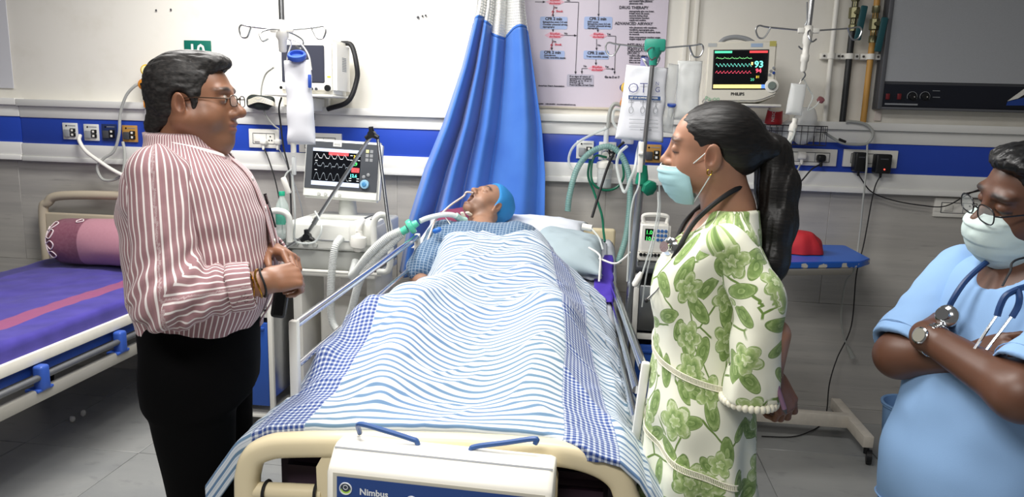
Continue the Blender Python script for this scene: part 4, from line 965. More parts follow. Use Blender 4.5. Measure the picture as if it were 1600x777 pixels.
quad(F, sa, sb, sc_, sb+sh_*.10, .0026, 'footer_bar', emis('amber', '#f0d98a', .9), scr); quad(F, sc_-sw*.09, sb, sc_, sb+sh_*.10, .0028, 'footer_key', emis('blue', '#5a8ae0', .9), scr)
t = np.linspace(0, 1, 160)
trace(F, [(sa+sw*(.03+.68*q), sb+sh_*(.80+.03*max(0, math.sin(q*60))**9+.01*math.sin(q*31))) for q in t], .0011, .0026, emis('lime', '#86e08a', 1), scr)
trace(F, [(sa+sw*(.03+.68*q), sb+sh_*(.62+.035*math.sin(q*62)+.01*math.sin(q*124))) for q in t], .0013, .0026, emis('aqua', '#7ef0dc', 1), scr)
trace(F, [(sa+sw*(.03+.68*q), sb+sh_*(.40+.06*abs(math.sin(q*31))**.6*(1 if math.sin(q*62) > -.2 else .2))) for q in t], .0014, .0026, GR, scr)
textmesh('reading', '93', sh_*.24, emis('aqua'), F(sa+sw*.76, sb+sh_*.56, .0028), scr, right=X, up=Z, bold=.0012)
textmesh('reading', '94', sh_*.15, GR, F(sa+sw*.79, sb+sh_*.42, .0028), scr, right=X, up=Z, bold=.001)
textmesh('reading', '81', sh_*.10, emis('yellow', '#f0d040', 1), F(sa+sw*.80, sb+sh_*.27, .0028), scr, right=X, up=Z); textmesh('reading', '20', sh_*.10, GT, F(sa+sw*.70, sb+sh_*.20, .0028), scr, right=X, up=Z)
quad(F, sa+sw*.70, sb+sh_*.62, sa+sw*.735, sb+sh_*.70, .0027, 'marker', emis('amber'), scr)
textmesh('brand_print', 'PHILIPS', .020, BK, F(w*.36, h*.105, .0012), mo, right=X, up=Z, bold=.0007)
knob(F(w*.905, h*.26, 0), N, .032, .006, W, mo, 'dial_ring', 24); knob(F(w*.905, h*.26, .006), N, .019, .012, M('dial_grey', '#74807a', .4), mo, 'dial')
for a_, b_ in ((.885, .50), (.925, .47), (.87, .44), (.92, .55)): knob(F(w*a_, h*b_, 0), N, .007, .004, GRY if b_ != .47 else DBLUE, mo, 'key', 10)
quad(F, w*.85, h*.90, w*.94, h*.985, .001, 'yellow_sticker', M('sticker_olive', '#b8b060', .5), mo); quad(F, w*.60, h*.89, w*.76, h*.95, .001, 'asset_sticker', M('sticker_blue', '#9fb4cf', .5), mo); quad(F, w*.02, h*.90, w*.14, h*.96, .001, 'paper_sticker', M('sticker_grey', '#b4b8b8', .5), mo)
textmesh('handwriting', 'Pa-oo', .030, M('marker_green', '#74b48c', .5), F(w*.01, h*.02, .0012), mo, right=X, up=Z)
B().tube([F(w*.18, h*.97, -.05), F(w*.26, h*1.06, -.05), F(w*.40, h*1.09, -.05), F(w*.55, h*1.06, -.05), F(w*.66, h*.99, -.05)], .012, 10).build('carry_handle', GRY, mo)
# ================================================================ x-ray viewing box
Y0 = -.07
lb = thing('xray_light_box', 'wall mounted film viewing box with grey panel and black control strip', 'light box', (1.9, -.03, 1.74))
x0, z0 = 1.42, 1.742; x1, z1 = 2.75, 2.62
B().box(((x0+x1)/2, -.035, (z0+z1)/2), (x1-x0, .068, z1-z0), .003).build('housing', DGRY, lb)
FRM = M('alu_frame', '#73757a', .4, .6)
for c, d in ((((x0+x1)/2, -.073, z0+.006), (x1-x0, .012, .012)), (((x0+x1)/2, -.073, z1-.01), (x1-x0, .012, .02)), ((x0+.011, -.073, (z0+z1)/2), (.022, .014, z1-z0)), ((x1-.011, -.073, (z0+z1)/2), (.022, .014, z1-z0))): B().box(c, d, .003).build('frame', FRM, lb)
B().box(((x0+x1)/2, -.071, (z0+.13+z1)/2), (x1-x0-.04, .006, z1-z0-.15)).build('viewing_panel', M('viewing_panel', '#a9acb0', .45, var=.06, vscale=120, bump=.2, bscale=150), lb)
cs = B().box(((x0+x1)/2, -.072, z0+.07), (x1-x0-.04, .010, .112), .002).build('control_strip', M('strip_black', '#131722', .25), lb)
for u in (1387, 1405):
    c = PY(u, 151, -.08); s_ = B().box(c, (.018, .012, .03), .003).build('rocker_switch', M('switch_red', '#6d2026', .35), cs)
for u in (1425, 1445):
    c = PY(u, 151, -.078); k_ = knob(c, (0, -1, 0), .018, .014, BK, cs)
    B().sweep([c+np.array([.024*math.cos(q), -.0015, .024*math.sin(q)]) for q in np.linspace(-.5, 3.6, 20)], .0014, 5).build('dial_scale', GRY, cs)
    B().box(c+np.array([.006, -.0145, -.002]), (.004, .001, .004)).build('pointer', W, k_)
c = PY(1408, 163, -.0785); B().box(c, (.16, .002, .008)).build('maker_label', GRY, cs)
for u, v in ((1463, 142), (1463, 152)):
    c = PY(u, v, -.0785); B().box(c, (.035, .001, .003)).build('print', GRY, cs)
p = [PY(u, v, -.080) for u, v in ((1574, 158), (1600, 139), (1600, 148), (1590, 154))]
B().prism(p, (0, -.002, 0)).build('peeled_film', W2, cs); p = [PY(u, v, -.0785) for u, v in ((1574, 159), (1610, 150), (1640, 165), (1572, 165))]; B().prism(p, (0, -.001, 0)).build('blue_film', DBLUE, cs)
# ================================================================ wall pipes
def pipe(x, r, mat, label, valve=None):
    t = thing('gas_pipe', label, 'pipe', (x, -.04, 1.672))
    B().cyl((x, -.04, 1.672), (x, -.04, 2.75), r, n=14).build('tube', mat, t)
    for z in (2.005, 2.5):
        k = B().box((x, -.022, z), (.10, .04, .030), .004).build('clamp', W2, t)
        for s in (-1, 1): B().cyl((x+.036*s, -.043, z), (x+.036*s, -.046, z), .006, n=10).build('screw', SCREW, k)
        B().lathe(((r+.006, -.014), (r+.006, .014)), (x, -.04, z), (0, 0, 1), 14).build('clamp_band', W2, k)
    if valve:
        z = valve; br = M('brass', '#7d7a5e', .35, .8, var=.1)
        b = B().lathe(((r*1.35, -.09), (r*1.35, -.06), (r*1.05, -.055), (r*1.05, -.03), (r*1.7, -.025), (r*1.7, .025), (r*1.05, .03), (r*1.05, .055), (r*1.35, .06), (r*1.35, .09)), (x, -.04, z), (0, 0, 1), 8); vb = b.build('valve_body', br, t)
        B().cyl((x, -.04, z), (x+.005, -.085, z), .012, n=10).build('valve_stem', br, vb)
        B().box((x+.022, -.088, z-.055), (.034, .014, .17), .007, rotm('Y', 6)).build('lever', M('lever_teal', '#1e4f56', .4), vb)
pipe(1.178, .013, W2, 'thin white pipe on the wall beside the black pipe')
pipe(1.268, .016, M('pipe_black', '#26282a', .4, var=.1), 'black gas pipe on the wall between the white and yellow pipes', 2.22)
pipe(1.372, .015, M('pipe_yellow', '#c2924a', .45, var=.12), 'yellow gas pipe on the wall beside the viewing box', 2.165)
# conduit lines on the wall (slim white trunking)
for k, x in enumerate((.435, .485)):
    tag(B().box((x, -.006, 2.22), (.022, .012, 1.08), .002).build('wall_conduit', WALLP), ('slim white conduit on the wall beside the poster', 'slim white conduit on the wall beside the lit monitor')[k], 'conduit')
tag(B().box((-1.80, -.006, 2.22), (.03, .012, 1.08), .002).build('wall_conduit', WALLP), 'slim white conduit behind the hanging feed bag', 'conduit')
# ================================================================ wire basket with its contents
bx0, bx1 = PY(1193, 195, -.16)[0], PY(1292, 200, -.16)[0]; bzt = 1.645; bzb = 1.548
bk = thing('wire_basket', 'dark wire basket hooked on the trunking under the monitor', 'basket', ((bx0+bx1)/2, -.12, bzb)); WIRE = M('dark_wire', '#4b4a4c', .4, .7)
for z in (bzt, bzt-.03, bzb): B().sweep([(bx0, -.17, z), (bx1, -.17, z), (bx1, -.072, z), (bx0, -.072, z)], .0028, 6, closed=True).build('hoop', WIRE, bk)
b = B()
for k in range(11):
    x = bx0+(bx1-bx0)*k/10; B().sweep([(x, -.17, bzt), (x, -.17, bzb), (x, -.072, bzb), (x, -.072, bzt)], .0018, 5).build('wire', WIRE, bk)
for k in range(1, 3):
    y = -.17+.098*k/3; B().sweep([(bx0, y, bzt), (bx0, y, bzb), (bx1, y, bzb), (bx1, y, bzt)], .0018, 5).build('wire', WIRE, bk)
def bagblob(name, c, d, label, mat, seed, cat='plastic bag'):
    n, m = 28, 22; V = np.zeros((m, n, 3))
    for i in range(m):
        t = math.pi*i/(m-1)
        for j in range(n):
            a = 2*math.pi*j/n; V[i, j] = (math.sin(t)**.6*math.cos(a)*d[0], math.sin(t)**.6*math.sin(a)*d[1], math.cos(t)*d[2])
    V *= (1+.16*vnoise(V*28+seed))[..., None]; V += np.array(c)
    return tag(grid_obj(name, V, mat, None, closed=True), label, cat)
PB = M('plastic_bag', '#dfe2e2', .25, alpha=.5)
bagblob('plastic_bag', ((bx0+bx1)/2+.055, -.122, bzb+.10), (.062, .036, .092), 'crumpled clear bag with a red cap standing in the wire basket', PB, 1)
bagblob('plastic_bag', ((bx0+bx1)/2-.02, -.122, bzb+.06), (.038, .034, .055), 'small frosted bag in the wire basket beside the crumpled bag', PB, 9)
c = PY(1281, 158, -.12); tag(B().lathe(((.018, 0), (.018, .016), (.014, .018)), c, (.3, -.6, .7), 16).build('bottle_cap', M('cap_rose', '#a8686e', .4)), 'dull red cap on top of the crumpled bag', 'cap')
# mug, standing upside down
c = np.array((PY(1208, 194, -.118)[0], -.118, PY(1208, 194, -.118)[2]))
mg = thing('coffee_mug', 'red coffee mug turned upside down above the wire basket', 'mug', c)
ax = np.array((-.02, -.30, .95)); ax /= np.linalg.norm(ax)
B().lathe(((.043, 0), (.044, .004), (.043, .02), (.038, .070), (.036, .076)), c, ax, 24).build('mug_body', M('mug_red', '#b3252c', .3), mg)
B().lathe(((.0362, .0755), (.034, .080), (.002, .080)), c, ax, 24).build('mug_base', M('mug_white', '#e6ddd0', .45), mg)
B().lathe(((.0445, -.002), (.0462, .002), (.0445, .006)), c, ax, 24).build('rim', M('mug_white'), mg)
B().tube([c+ax*.058+np.array((.037, -.008, 0)), c+ax*.056+np.array((.062, -.012, 0)), c+ax*.032+np.array((.068, -.012, 0)), c+ax*.012+np.array((.042, -.008, 0))], .0055, 8).build('handle', M('mug_white'), mg)
textmesh('print', 'NESC', .022, W, c+ax*.012+np.array((-.008, -.0445, .0)), mg, right=ax, up=(-1, -.15, 0))
# ================================================================ overbed table
ZT = 1.02; tb = thing('overbed_table', 'overbed table with chipped bright blue top and white wheeled base', 'table', (1.1, -.3, 0))
poly = [PZ(1150, 411, ZT), PZ(1345, 409, ZT), PZ(1360, 404, ZT), PZ(1322, 384, ZT), PZ(1315, 382.5, ZT), PZ(1170, 380, ZT)]
poly = [np.array((p[0], min(p[1], -.05), ZT)) for p in poly]
b = bmesh.new(); v = [b.verts.new(p) for p in poly]; f = b.faces.new(v); r = bmesh.ops.extrude_face_region(b, geom=[f])
for e in r['geom']:
    if isinstance(e, bmesh.types.BMVert): e.co.z -= .030
bmesh.ops.recalc_face_normals(b, faces=b.faces[:]); bmesh.ops.bevel(b, geom=b.edges[:], offset=.004, segments=2, affect='EDGES')
g = NT('chipped_blue', .35); s = g.sep(g.obj()); n = g.noise(g.obj(), 14, 3).outputs['Fac']; ed = g.math('LESS_THAN', s[2], ZT-.006)
chip = g.math('MULTIPLY', ed, g.step(.56, .01, n)); g.base(g.mix(chip, lin('#1f64c8'), lin('#d8d3c8'))); B().bm(b).build('table_top', g.m, tb)
fx0 = poly[0]; fx1 = poly[1]
B().box(((fx0[0]+fx1[0])/2-.05, (fx0[1]+fx1[1])/2+.12, ZT-.045), (fx1[0]-fx0[0]-.05, .30, .028), .004, rotm('Z', math.degrees(math.atan2(fx1[1]-fx0[1], fx1[0]-fx0[0])))).build('under_frame', M('frame_dull', '#8a8780', .4, .3), tb)
B().box((.84, -.33, .52), (.06, .06, .92), .006).build('column', W2, tb)
OW = M('old_white_paint', '#cfc8bc', .5, var=.15, vscale=30)
q0 = PZ(1188, 660, .10); B().box((1.09, -.27, .115), (.60, .05, .07), .004).build('base_beam', OW, tb)
for x in (.80, 1.40):
    fo = B().box((x, -.28, .115), (.05, .50, .06), .004).build('foot', OW, tb)
    for y in (-.515, -.05):
        cc = B().lathe(((.02, -.014), (.036, -.012), (.036, .012), (.02, .014)), (x+.012, y-.01, .037), (1, -.3, 0), 16).build('castor', BK, fo)
        B().cyl((x, y, .05), (x, y, .10), .013, n=10).build('castor_stem', BK, cc)
# red pouch
V = np.zeros((26, 30, 3)); c = np.array((1.02, -.36, ZT+.004))
for i in range(26):
    t = math.pi/2*i/25
    for j in range(30):
        a = 2*math.pi*j/30; sq = 1/max(abs(math.cos(a)), abs(math.sin(a)))**.6; V[i, j] = (.11*math.cos(a)*sq*math.cos(t)**.5, .09*math.sin(a)*sq*math.cos(t)**.5, .10*math.sin(t)**1.2)
V *= (1+.13*vnoise(V*22+2))[..., None]; V[..., 2] = np.maximum(V[..., 2], 0); V += c
tag(grid_obj('red_cloth', V, M('red_cloth', '#c02a33', .7, var=.1, bump=.1), closed=True), 'crumpled red cloth pouch lying on the blue overbed table', 'cloth')
# light blue waste bin behind the man in scrubs
c = np.array((1.625, -.40, 0)); bn = thing('waste_bin', 'light blue waste bin on the floor behind the person in scrubs', 'bin', c)
B().lathe(((.10, 0), (.12, .26), (.128, .265), (.128, .28), (.118, .28), (.10, .01)), c, n=24).build('bin_body', M('bin_blue', '#7fa8d8', .4), bn); B().sweep([c+np.array([.126*math.cos(q), .126*math.sin(q), .278]) for q in np.linspace(0, 6.283, 25)[:-1]], .006, 6, closed=True).build('rim', MATS['bin_blue'], bn)

for k, (u, v) in enumerate(((113, 655), (130, 646))):  # two small white lumps on the floor under the empty bed
    c = PZ(u, v, .018); V = np.zeros((10, 14, 3))
    for i in range(10):
        for j in range(14):
            t = math.pi*i/9; q = 2*math.pi*j/14; V[i, j] = (.014*math.sin(t)*math.cos(q), .012*math.sin(t)*math.sin(q), .017*math.cos(t))
    V *= (1+.3*vnoise(V*150+k))[..., None]; tag(grid_obj('white_scrap', V+c, W2, closed=True), ('small crumpled white scrap under the empty bed, the smaller of two', 'crumpled white scrap under the empty bed, the larger of two')[k], 'paper')
# ================================================================ drip hangers
def hooks(c, span, y, parent, mat=None, dz=0.0):
    mat = mat or STEEL; c = np.array(c, float)
    for s in (-1, 1):
        P = [c+np.array((s*.02, 0, 0)), c+np.array((s*(span-.05), .0, .012+dz)), c+np.array((s*(span-.012), 0, .018+dz)), c+np.array((s*span, 0, .0+dz)), c+np.array((s*(span-.012), -.002, -.030+dz)), c+np.array((s*(span-.035), -.004, -.032+dz)), c+np.array((s*(span-.052), -.008, -.004+dz)), c+np.array((s*(span-.058), -.010, .012+dz))]
        B().tube(P, .0036, 7, 6).build('hook', mat, parent)
        P = [c+np.array((0, s*.02, 0)), c+np.array((s*.02, s*.09, -.01)), c+np.array((s*.035, s*.13, -.03)), c+np.array((s*.02, s*.14, -.06)), c+np.array((s*.0, s*.13, -.05))]
        B().tube(P, .0036, 7, 6).build('hook', mat, parent)
def bag_mesh(name, c, w, h, th, mat, parent, neck=0.0, seed=0, taper=0.0, rot=None):
    """flat filled bag hanging below c (top centre)"""
    n, m = 30, 40; V = np.zeros((2, m, n, 3)); c = np.array(c, float)
    for i in range(m):
        b = i/(m-1)
        for j in range(n):
            a = -1+2*j/(n-1); f = max(0, 1-abs(a)**3.5)**.5*max(0, 1-abs(2*b-1)**5)**.5*(.55+.6*b)
            ww = w/2*(1-taper*(1-b))*(1-.05*math.sin(math.pi*b))
            for s in (0, 1): V[s, i, j] = (a*ww, (-1 if s == 0 else 1)*f*th/2, -h*b)
    V[..., 1] += .006*vnoise(V*18+seed)*(np.abs(V[..., 1]) > 1e-4); V[..., 0] += .004*vnoise(V*14+seed+3)
    if rot is not None: V = V@np.array(rot.to_3x3()).T
    V += c; vs = V.reshape(-1, 3); fs = []
    for s in range(2):
        for i in range(m-1):
            for j in range(n-1):
                k = s*m*n+i*n+j; f = (k, k+1, k+n+1, k+n); fs.append(f if s else f[::-1])
    b = B(); b.add(vs, fs); return b.build(name, mat, parent, True)
BAGW = M('bag_white', '#e9eaf0', .45, var=.02); PRB = M('print_blue', '#2b4f86', .5)
# left ceiling hanger
yL = -1.05; hc = PY(441, 47, yL)
hl = thing('drip_hanger', 'ceiling drip hanger with white hub beside the switched off monitor', 'drip hanger', (hc[0], yL, hc[2]-.06))
tp_ = np.array((hc[0]-.01, yL, 2.9)); B().cyl(hc+np.array((0, 0, .02)), tp_, .012, n=12).build('ceiling_rod', STEEL, hl)
B().lathe(((.012, -.09), (.016, -.085), (.018, -.04), (.026, -.03), (.026, .02), (.018, .03), (.014, .04)), hc, n=16).build('hub', W, hl)
hooks(hc, .19, yL, hl)
for s in (-1, 1): B().box(hc+np.array((s*.035, -.004, 0)), (.03, .016, .02), .004).build('hook_socket', W, hl)
# feed bag
bt_ = PY(466, 90, yL); bb = PY(460, 222, yL); bh = bt_[2]-bb[2]
fb_ = thing('feeding_bag', 'white feeding bag with blue filling cap hanging from the ceiling hanger', 'feeding bag', (bt_[0], yL, bb[2]-.05))
bag_mesh('bag', bt_+np.array((-.005, 0, -.01)), .132, bh, .06, BAGW, fb_, seed=2, taper=.12, rot=rotm('Y', -2))
B().lathe(((.030, -.012), (.038, -.006), (.040, .004), (.036, .012), (.028, .012), (.026, .0)), PY(464, 88, yL-.01), (0.1, -.5, .85), 20).build('filling_cap', M('cap_blue', '#3558b8', .35), fb_)
for s in (-1, 1): B().tube([hc+np.array((.03, -.01, -.035)), PY(462+s*7, 68, yL), bt_+np.array((s*.045, 0, .01)), bt_+np.array((s*.056, 0, -.05))], .0035, 6).build('hanging_strap', W, fb_)
B().box(PY(484, 127, yL-.03), (.014, .012, .055), .004).build('blue_clip', M('cap_blue'), fb_)
B().lathe(((.012, 0), (.012, .03), (.02, .05)), bb+np.array((-.005, 0, -.045)), n=14).build('outlet', W, fb_)
yl = yL
B().lathe(((.007, -.075), (.009, -.07), (.010, -.005), (.008, 0)), PY(459, 246, yl), n=14).build('drip_chamber', CLEARB, fb_)
lineL = [PY(459, 244, yl), PY(457, 275, yl), PY(459, 300, yl), PY(461, 340, yl), PY(460, 372, -.98), PY(470, 380, -.95), PY(492, 378, -.92), PY(502, 362, -.92), PY(500, 345, -.90), PY(492, 330, -.88)]
B().tube(lineL, .0045, 7).build('feeding_line', TUBEC, fb_)
B().box(PY(447, 290, yl-.01), (.022, .02, .075), .006, rotm('Y', -20)).build('roller_clamp', W, fb_)
B().tube([PY(459, 262, yl), PY(447, 272, yl), PY(444, 288, yl), PY(453, 300, yl)], .0035, 6).build('side_line', TUBEC, fb_)
# cable loop and pouch on the wall shelf
pc_ = PY(406, 160, -.12)
bagblob('cable_pouch', pc_, (.085, .035, .040), 'black pouch of coiled cables hung beside the switched off monitor', M('pouch_black', '#1c2423', .6), 5, 'pouch')
for k in range(4):
    tag(B().tube([PY(388, 157+2.2*k, -.16), PY(404, 152+2.4*k, -.165), PY(424, 158+2*k, -.165), PY(430, 164+k, -.15)], .004, 6).build('monitor_cable', CREAMW), 'cream cable coiled over the black pouch', 'cable', 'cables over the black pouch')
t = tag(B().tube([PY(428, 105, -.2), PY(414, 118, -.14), PY(408, 145, -.12), PY(412, 172, -.11), PY(424, 192, -.10), PY(436, 202, -.09)], .005, 6).build('monitor_lead', TUBEG), 'grey lead hanging from the switched off monitor', 'cable')
t = tag(B().tube([PY(440, 152, -.10), PY(436, 168, -.10), PY(438, 190, -.1), PY(443, 230, -.12), PY(452, 270, -.14), PY(455, 330, -.18), PY(457, 380, -.24)], .005, 6).build('power_cable', BKR), 'black power cable dropping behind the feeding bag', 'cable')
# ---------------------------------------------------------------- centre drip stand
yC = -.90; a0 = PY(1022, 75, yC); a1 = PY(985, 450, yC); dd = (a1-a0)/abs(a1[2]-a0[2]); foot = a0+dd*(a0[2]-.12)
ds = thing('drip_stand', 'steel drip stand with teal head and green clamp beside the bed', 'drip stand', (foot[0], yC, 0))
mid = a0+dd*(a0[2]-1.45)
B().cyl(a0, mid, .0105, n=14).build('inner_pole', STEEL, ds); B().cyl(mid, foot, .016, n=14).build('outer_pole', STEEL, ds)
TG = M('stand_teal', '#2f9a84', .4)
B().box(a0+np.array((.003, 0, .01)), (.085, .05, .05), .008).build('head', TG, ds); B().lathe(((.016, -.07), (.018, -.045), (.032, -.02), (.034, 0)), a0, n=16).build('head_neck', TG, ds)
hooks(a0+np.array((0, 0, .0)), .20, yC, ds)
m_ = PY(1003, 280, yC)
gc = B().lathe(((.016, -.03), (.028, -.02), (.026, .01), (.018, .05), (.017, .06)), m_, dd*-1, 16).build('height_clamp', M('clamp_green', '#147f62', .4), ds)
B().lathe(((.024, 0), (.034, .004), (.034, .022), (.026, .028)), m_+np.array((.025, -.02, -.03)), (.5, -.8, -.3), 7).build('clamp_knob', MATS['clamp_green'], gc)
for k in range(5):
    q = 2*math.pi*k/5+.3; e = foot+np.array((.26*math.cos(q), .26*math.sin(q), -.03)); lg = B().cyl(foot, e, .014, .011, n=10).build('base_leg', DSTEEL, ds)
    B().lathe(((.015, -.01), (.028, -.009), (.028, .009), (.015, .01)), (e[0], e[1], .0285), (1, .3, 0), 12).build('castor', BK, lg); B().cyl((e[0], e[1], .04), e, .008, n=8).build('castor_stem', DSTEEL, lg)
# OT bag
yO = yC+.065; t0 = PY(1011, 104, yO); b0 = PY(1003, 220, yO)
ot = thing('infusion_bag', 'white infusion bag with OT written by hand on the drip stand', 'infusion bag', (b0[0], yO, b0[2]-.03))
bag_mesh('bag', t0+np.array((0, -.012, .0)), .205, t0[2]-b0[2], .05, BAGW, ot, seed=8, taper=.14, rot=rotm('Y', 3))
yo = yO-.043
def otq(u0, v0, u1, v1, name, mat): 
    P = [PY(u, v, yo) for u, v in ((u0, v0), (u1, v0+(u1-u0)*.04), (u1, v1+(u1-u0)*.04), (u0, v1))]; B().add(P, [(0, 1, 2, 3)]).build(name, mat, ot, False, fix=False)
PEN = M('pen_blue', '#4a4f8c', .5)
textmesh('handwriting', 'OT', .060, PEN, PY(980, 145, yo), ot, bold=-.001, right=(1, 0, .02)); textmesh('handwriting', 'G', .030, PEN, PY(1023, 144, yo), ot)
textmesh('handwriting', 'N', .02, PEN, PY(1024, 133, yo), ot)
otq(982, 149, 1032, 155, 'blue_band', PRB); c = PY(984, 153.6, yo-.001); textmesh('print', 'SET OF ADMINISTRATION', .010, W, c, ot, bold=.0003)
for u in (986, 1004, 1024):
    c = PY(u, 172, yo); B().sweep([c+np.array((.009*math.cos(q), 0, .014*math.sin(q))) for q in np.linspace(0, 6.28, 15)[:-1]], .0012, 5, closed=True).build('symbol', GRY, ot); B().box(c+np.array((0, 0, .028)), (.002, .001, .03)).build('symbol', GRY, ot)
    c = PY(u-4, 161, yo); textmesh('print', ('Level', 'Volume', 'Time')[(986, 1004, 1024).index(u)], .011, INK, c, ot)
for v in (186, 192, 198): otq(983, v, 1028, v+.8, 'ruled_line', GRY)
c = PY(1000, 204, yo); textmesh('print', 'NO LATEX', .010, INK, c, ot)
B().tube([a0+np.array((-.03, .03, -.05)), t0+np.array((-.02, -.01, .03)), t0+np.array((0, -.01, 0))], .003, 6).build('hanging_loop', W, ot)
c = PY(1009, 98, yO); B().box(c, (.045, .006, .04), .003).build('hanger_tab', M('tab_lilac', '#9b98c4', .5), ot)
o1 = PY(1000, 222, yC-.03)
B().tube([o1, PY(996, 238, -.88), PY(992, 262, -.9), PY(985, 280, -.9), PY(975, 300, -.88), PY(964, 262, -.85), PY(968, 240, -.85), PY(980, 228, -.86)], .0065, 8).build('outlet_tube', TUBEC, ot)
B().box(PY(1001, 246, yC-.04), (.022, .016, .13), .005).build('flow_clamp', W, ot); B().lathe(((.008, -.008), (.008, .008)), PY(1001, 240, yC-.055), (1, 0, 0), 12).build('clamp_wheel', W2, ot)
# clear bottles hung behind (bag and bottle)
yb = -.80
tq = PY(1078, 95, yb)
ib = thing('infusion_bottle', 'clear plastic infusion bottle hung upside down between stand and lit monitor', 'infusion bottle', PY(1078, 165, yb))
bag_mesh('bottle_body', tq, .105, .25, .075, CLEARB, ib, seed=12)
B().lathe(((.006, 0), (.014, .01), (.016, .03)), PY(1080, 170, yb), n=12).build('bottle_neck', CLEARB, ib); B().tube([a0+np.array((.16, .05, -.02)), tq+np.array((0, 0, .03)), tq], .003, 6).build('hanging_loop', W, ib)
tq2 = PY(1052, 100, yb-.02)
sb = thing('drip_set_packet', 'clear drip set packet with blue ring hanging behind the infusion bag', 'packet', PY(1052, 185, yb))
bag_mesh('packet', tq2, .10, .29, .03, PB, sb, seed=15, taper=.55, rot=rotm('Y', 6))
B().lathe(((.018, 0), (.019, .004), (.019, .010)), PY(1049, 166, yb-.03), (.1, -.3, 1), 18).build('blue_ring', M('cap_blue'), sb); B().lathe(((.008, -.09), (.012, -.02), (.014, 0)), PY(1049, 168, yb-.03), (.1, -.1, 1), 14).build('chamber', CLEARB, sb)
# ---------------------------------------------------------------- right ceiling hanger and bottle
yR = -.75; hc = PY(1263, 48, yR)
hr = thing('drip_hanger', 'ceiling drip hanger with white hub in front of the wall pipes', 'drip hanger', (hc[0], yR, hc[2]-.2))
B().cyl(hc+np.array((0, 0, .01)), PY(1267, 0, yR)+np.array((.004, 0, .0)), .011, n=12).build('ceiling_rod', STEEL, hr); q = PY(1267, 0, yR)+np.array((.004, 0, 0)); B().cyl(q, (q[0]+.03, yR, 2.9), .011, n=12).build('ceiling_rod', STEEL, hr)
B().lathe(((.008, -.17), (.013, -.16), (.013, -.13), (.017, -.125), (.017, -.10), (.013, -.095), (.013, -.06), (.018, -.05), (.02, .0), (.016, .02)), hc, (0.03, 0, 1), 16).build('hub', W, hr)
hooks(hc, .215, yR, hr)
for s in (-1, 1): B().box(hc+np.array((s*.03, -.004, 0)), (.028, .016, .022), .004).build('hook_socket', W, hr)
B().tube([hc+np.array((-.004, 0, -.17)), PY(1256, 112, yR), PY(1258, 118, yR-.01), PY(1252, 126, yR)], .0035, 6).build('swivel_hook', DSTEEL, hr)
B().tube([PY(1261, 3, yR-.02), PY(1261, 30, yR-.02), PY(1258, 40, yR-.02)], .003, 6).build('wire_hook', DSTEEL, hr)
tq = PY(1249, 131, yR); bb = PY(1243, 180, yR)
ib = thing('infusion_bottle', 'small clear drip bottle with drip chamber hanging over the wire basket', 'infusion bottle', bb+np.array((0, 0, -.1)))
bag_mesh('bottle_body', tq, .068, tq[2]-bb[2], .05, CLEARB, ib, seed=21, rot=rotm('Y', 5))
B().lathe(((.006, -.085), (.011, -.08), (.012, -.03), (.017, -.025), (.017, .0), (.010, .012), (.012, .03)), PY(1240, 196, yR), (.15, 0, 1), 16).build('drip_chamber', W, ib)
B().tube([PY(1252, 124, yR), PY(1251, 128, yR), tq], .003, 6).build('hanging_loop', W, ib)
B().tube([PY(1237, 205, yR), PY(1234, 216, yR-.01), PY(1230, 224, yR-.01), PY(1234, 222, yR-.02), PY(1240, 212, yR-.02), PY(1242, 200, yR-.02)], .004, 6).build('line_end', TUBEC, ib)
B().tube([PY(1256, 124, yR), PY(1264, 140, yR+.02), PY(1270, 152, yR+.03), PY(1262, 172, yR+.03), PY(1274, 166, yR+.03), PY(1280, 158, yR+.03)], .003, 6).build('side_line', TUBEC, ib)
# ================================================================ oxygen flowmeter, regulators, hoses
def regulator(u, v, label, gauge_first=True):
    c = PY(u, v, -.09); t = thing('suction_regulator', label, 'regulator', (c[0], -.05, c[2]-.2))
    g_ = B().lathe(((.030, 0), (.033, .006), (.033, .022), (.028, .026)), c+np.array((0, .02, .075)), (0.2, -1, 0.1), 22).build('gauge', YEL, t)
    B().lathe(((.024, 0), (.024, .001)), c+np.array((0.004, -.006, .078)), (0.2, -1, .1), 22).build('dial_face', M('dial_face', '#e3d9a0', .4), g_)
    B().box(c+np.array((0, .01, 0)), (.05, .06, .06), .012, seg=3).build('body', ORG, t)
    B().lathe(((.030, 0), (.033, .006), (.030, .018), (.014, .022)), c+np.array((0, -.018, -.005)), (0, -1, 0), 18).build('control_knob', ORG, t)
    B().lathe(((.008, 0), (.008, .012)), c+np.array((0, -.038, -.005)), (0, -1, 0), 12).build('knob_centre', BK, t)
    B().cyl(c+np.array((0, .01, -.03)), c+np.array((0, .01, -.10)), .012, n=12).build('stem', W, t)
    B().box(c+np.array((0, .01, -.115)), (.042, .05, .045), .008).build('lower_block', ORG, t)
    B().lathe(((.03, -.07), (.034, -.065), (.034, 0), (.03, .004)), c+np.array((.02, .0, -.15)), n=18).build('trap_jar', CLEAR, t)
    return c
cL = regulator(229, 131, 'yellow and orange suction regulator on the wall behind the standing man')
cC = regulator(978, 160, 'orange suction regulator behind the OT bag')
hs = tag(B().tube([cL+np.array((-.02, -.02, .0)), PY(210, 135, -.12), PY(197, 150, -.12), PY(188, 178, -.11), PY(186, 210, -.11), PY(178, 236, -.11), PY(162, 248, -.12), PY(152, 262, -.12), PY(160, 280, -.12), PY(178, 281, -.12), PY(192, 270, -.12), PY(195, 240, -.10), PY(192, 222, -.08)], .0085, 8).build('suction_hose', TUBEG), 'grey suction hose looping down from the yellow regulator', 'hose')
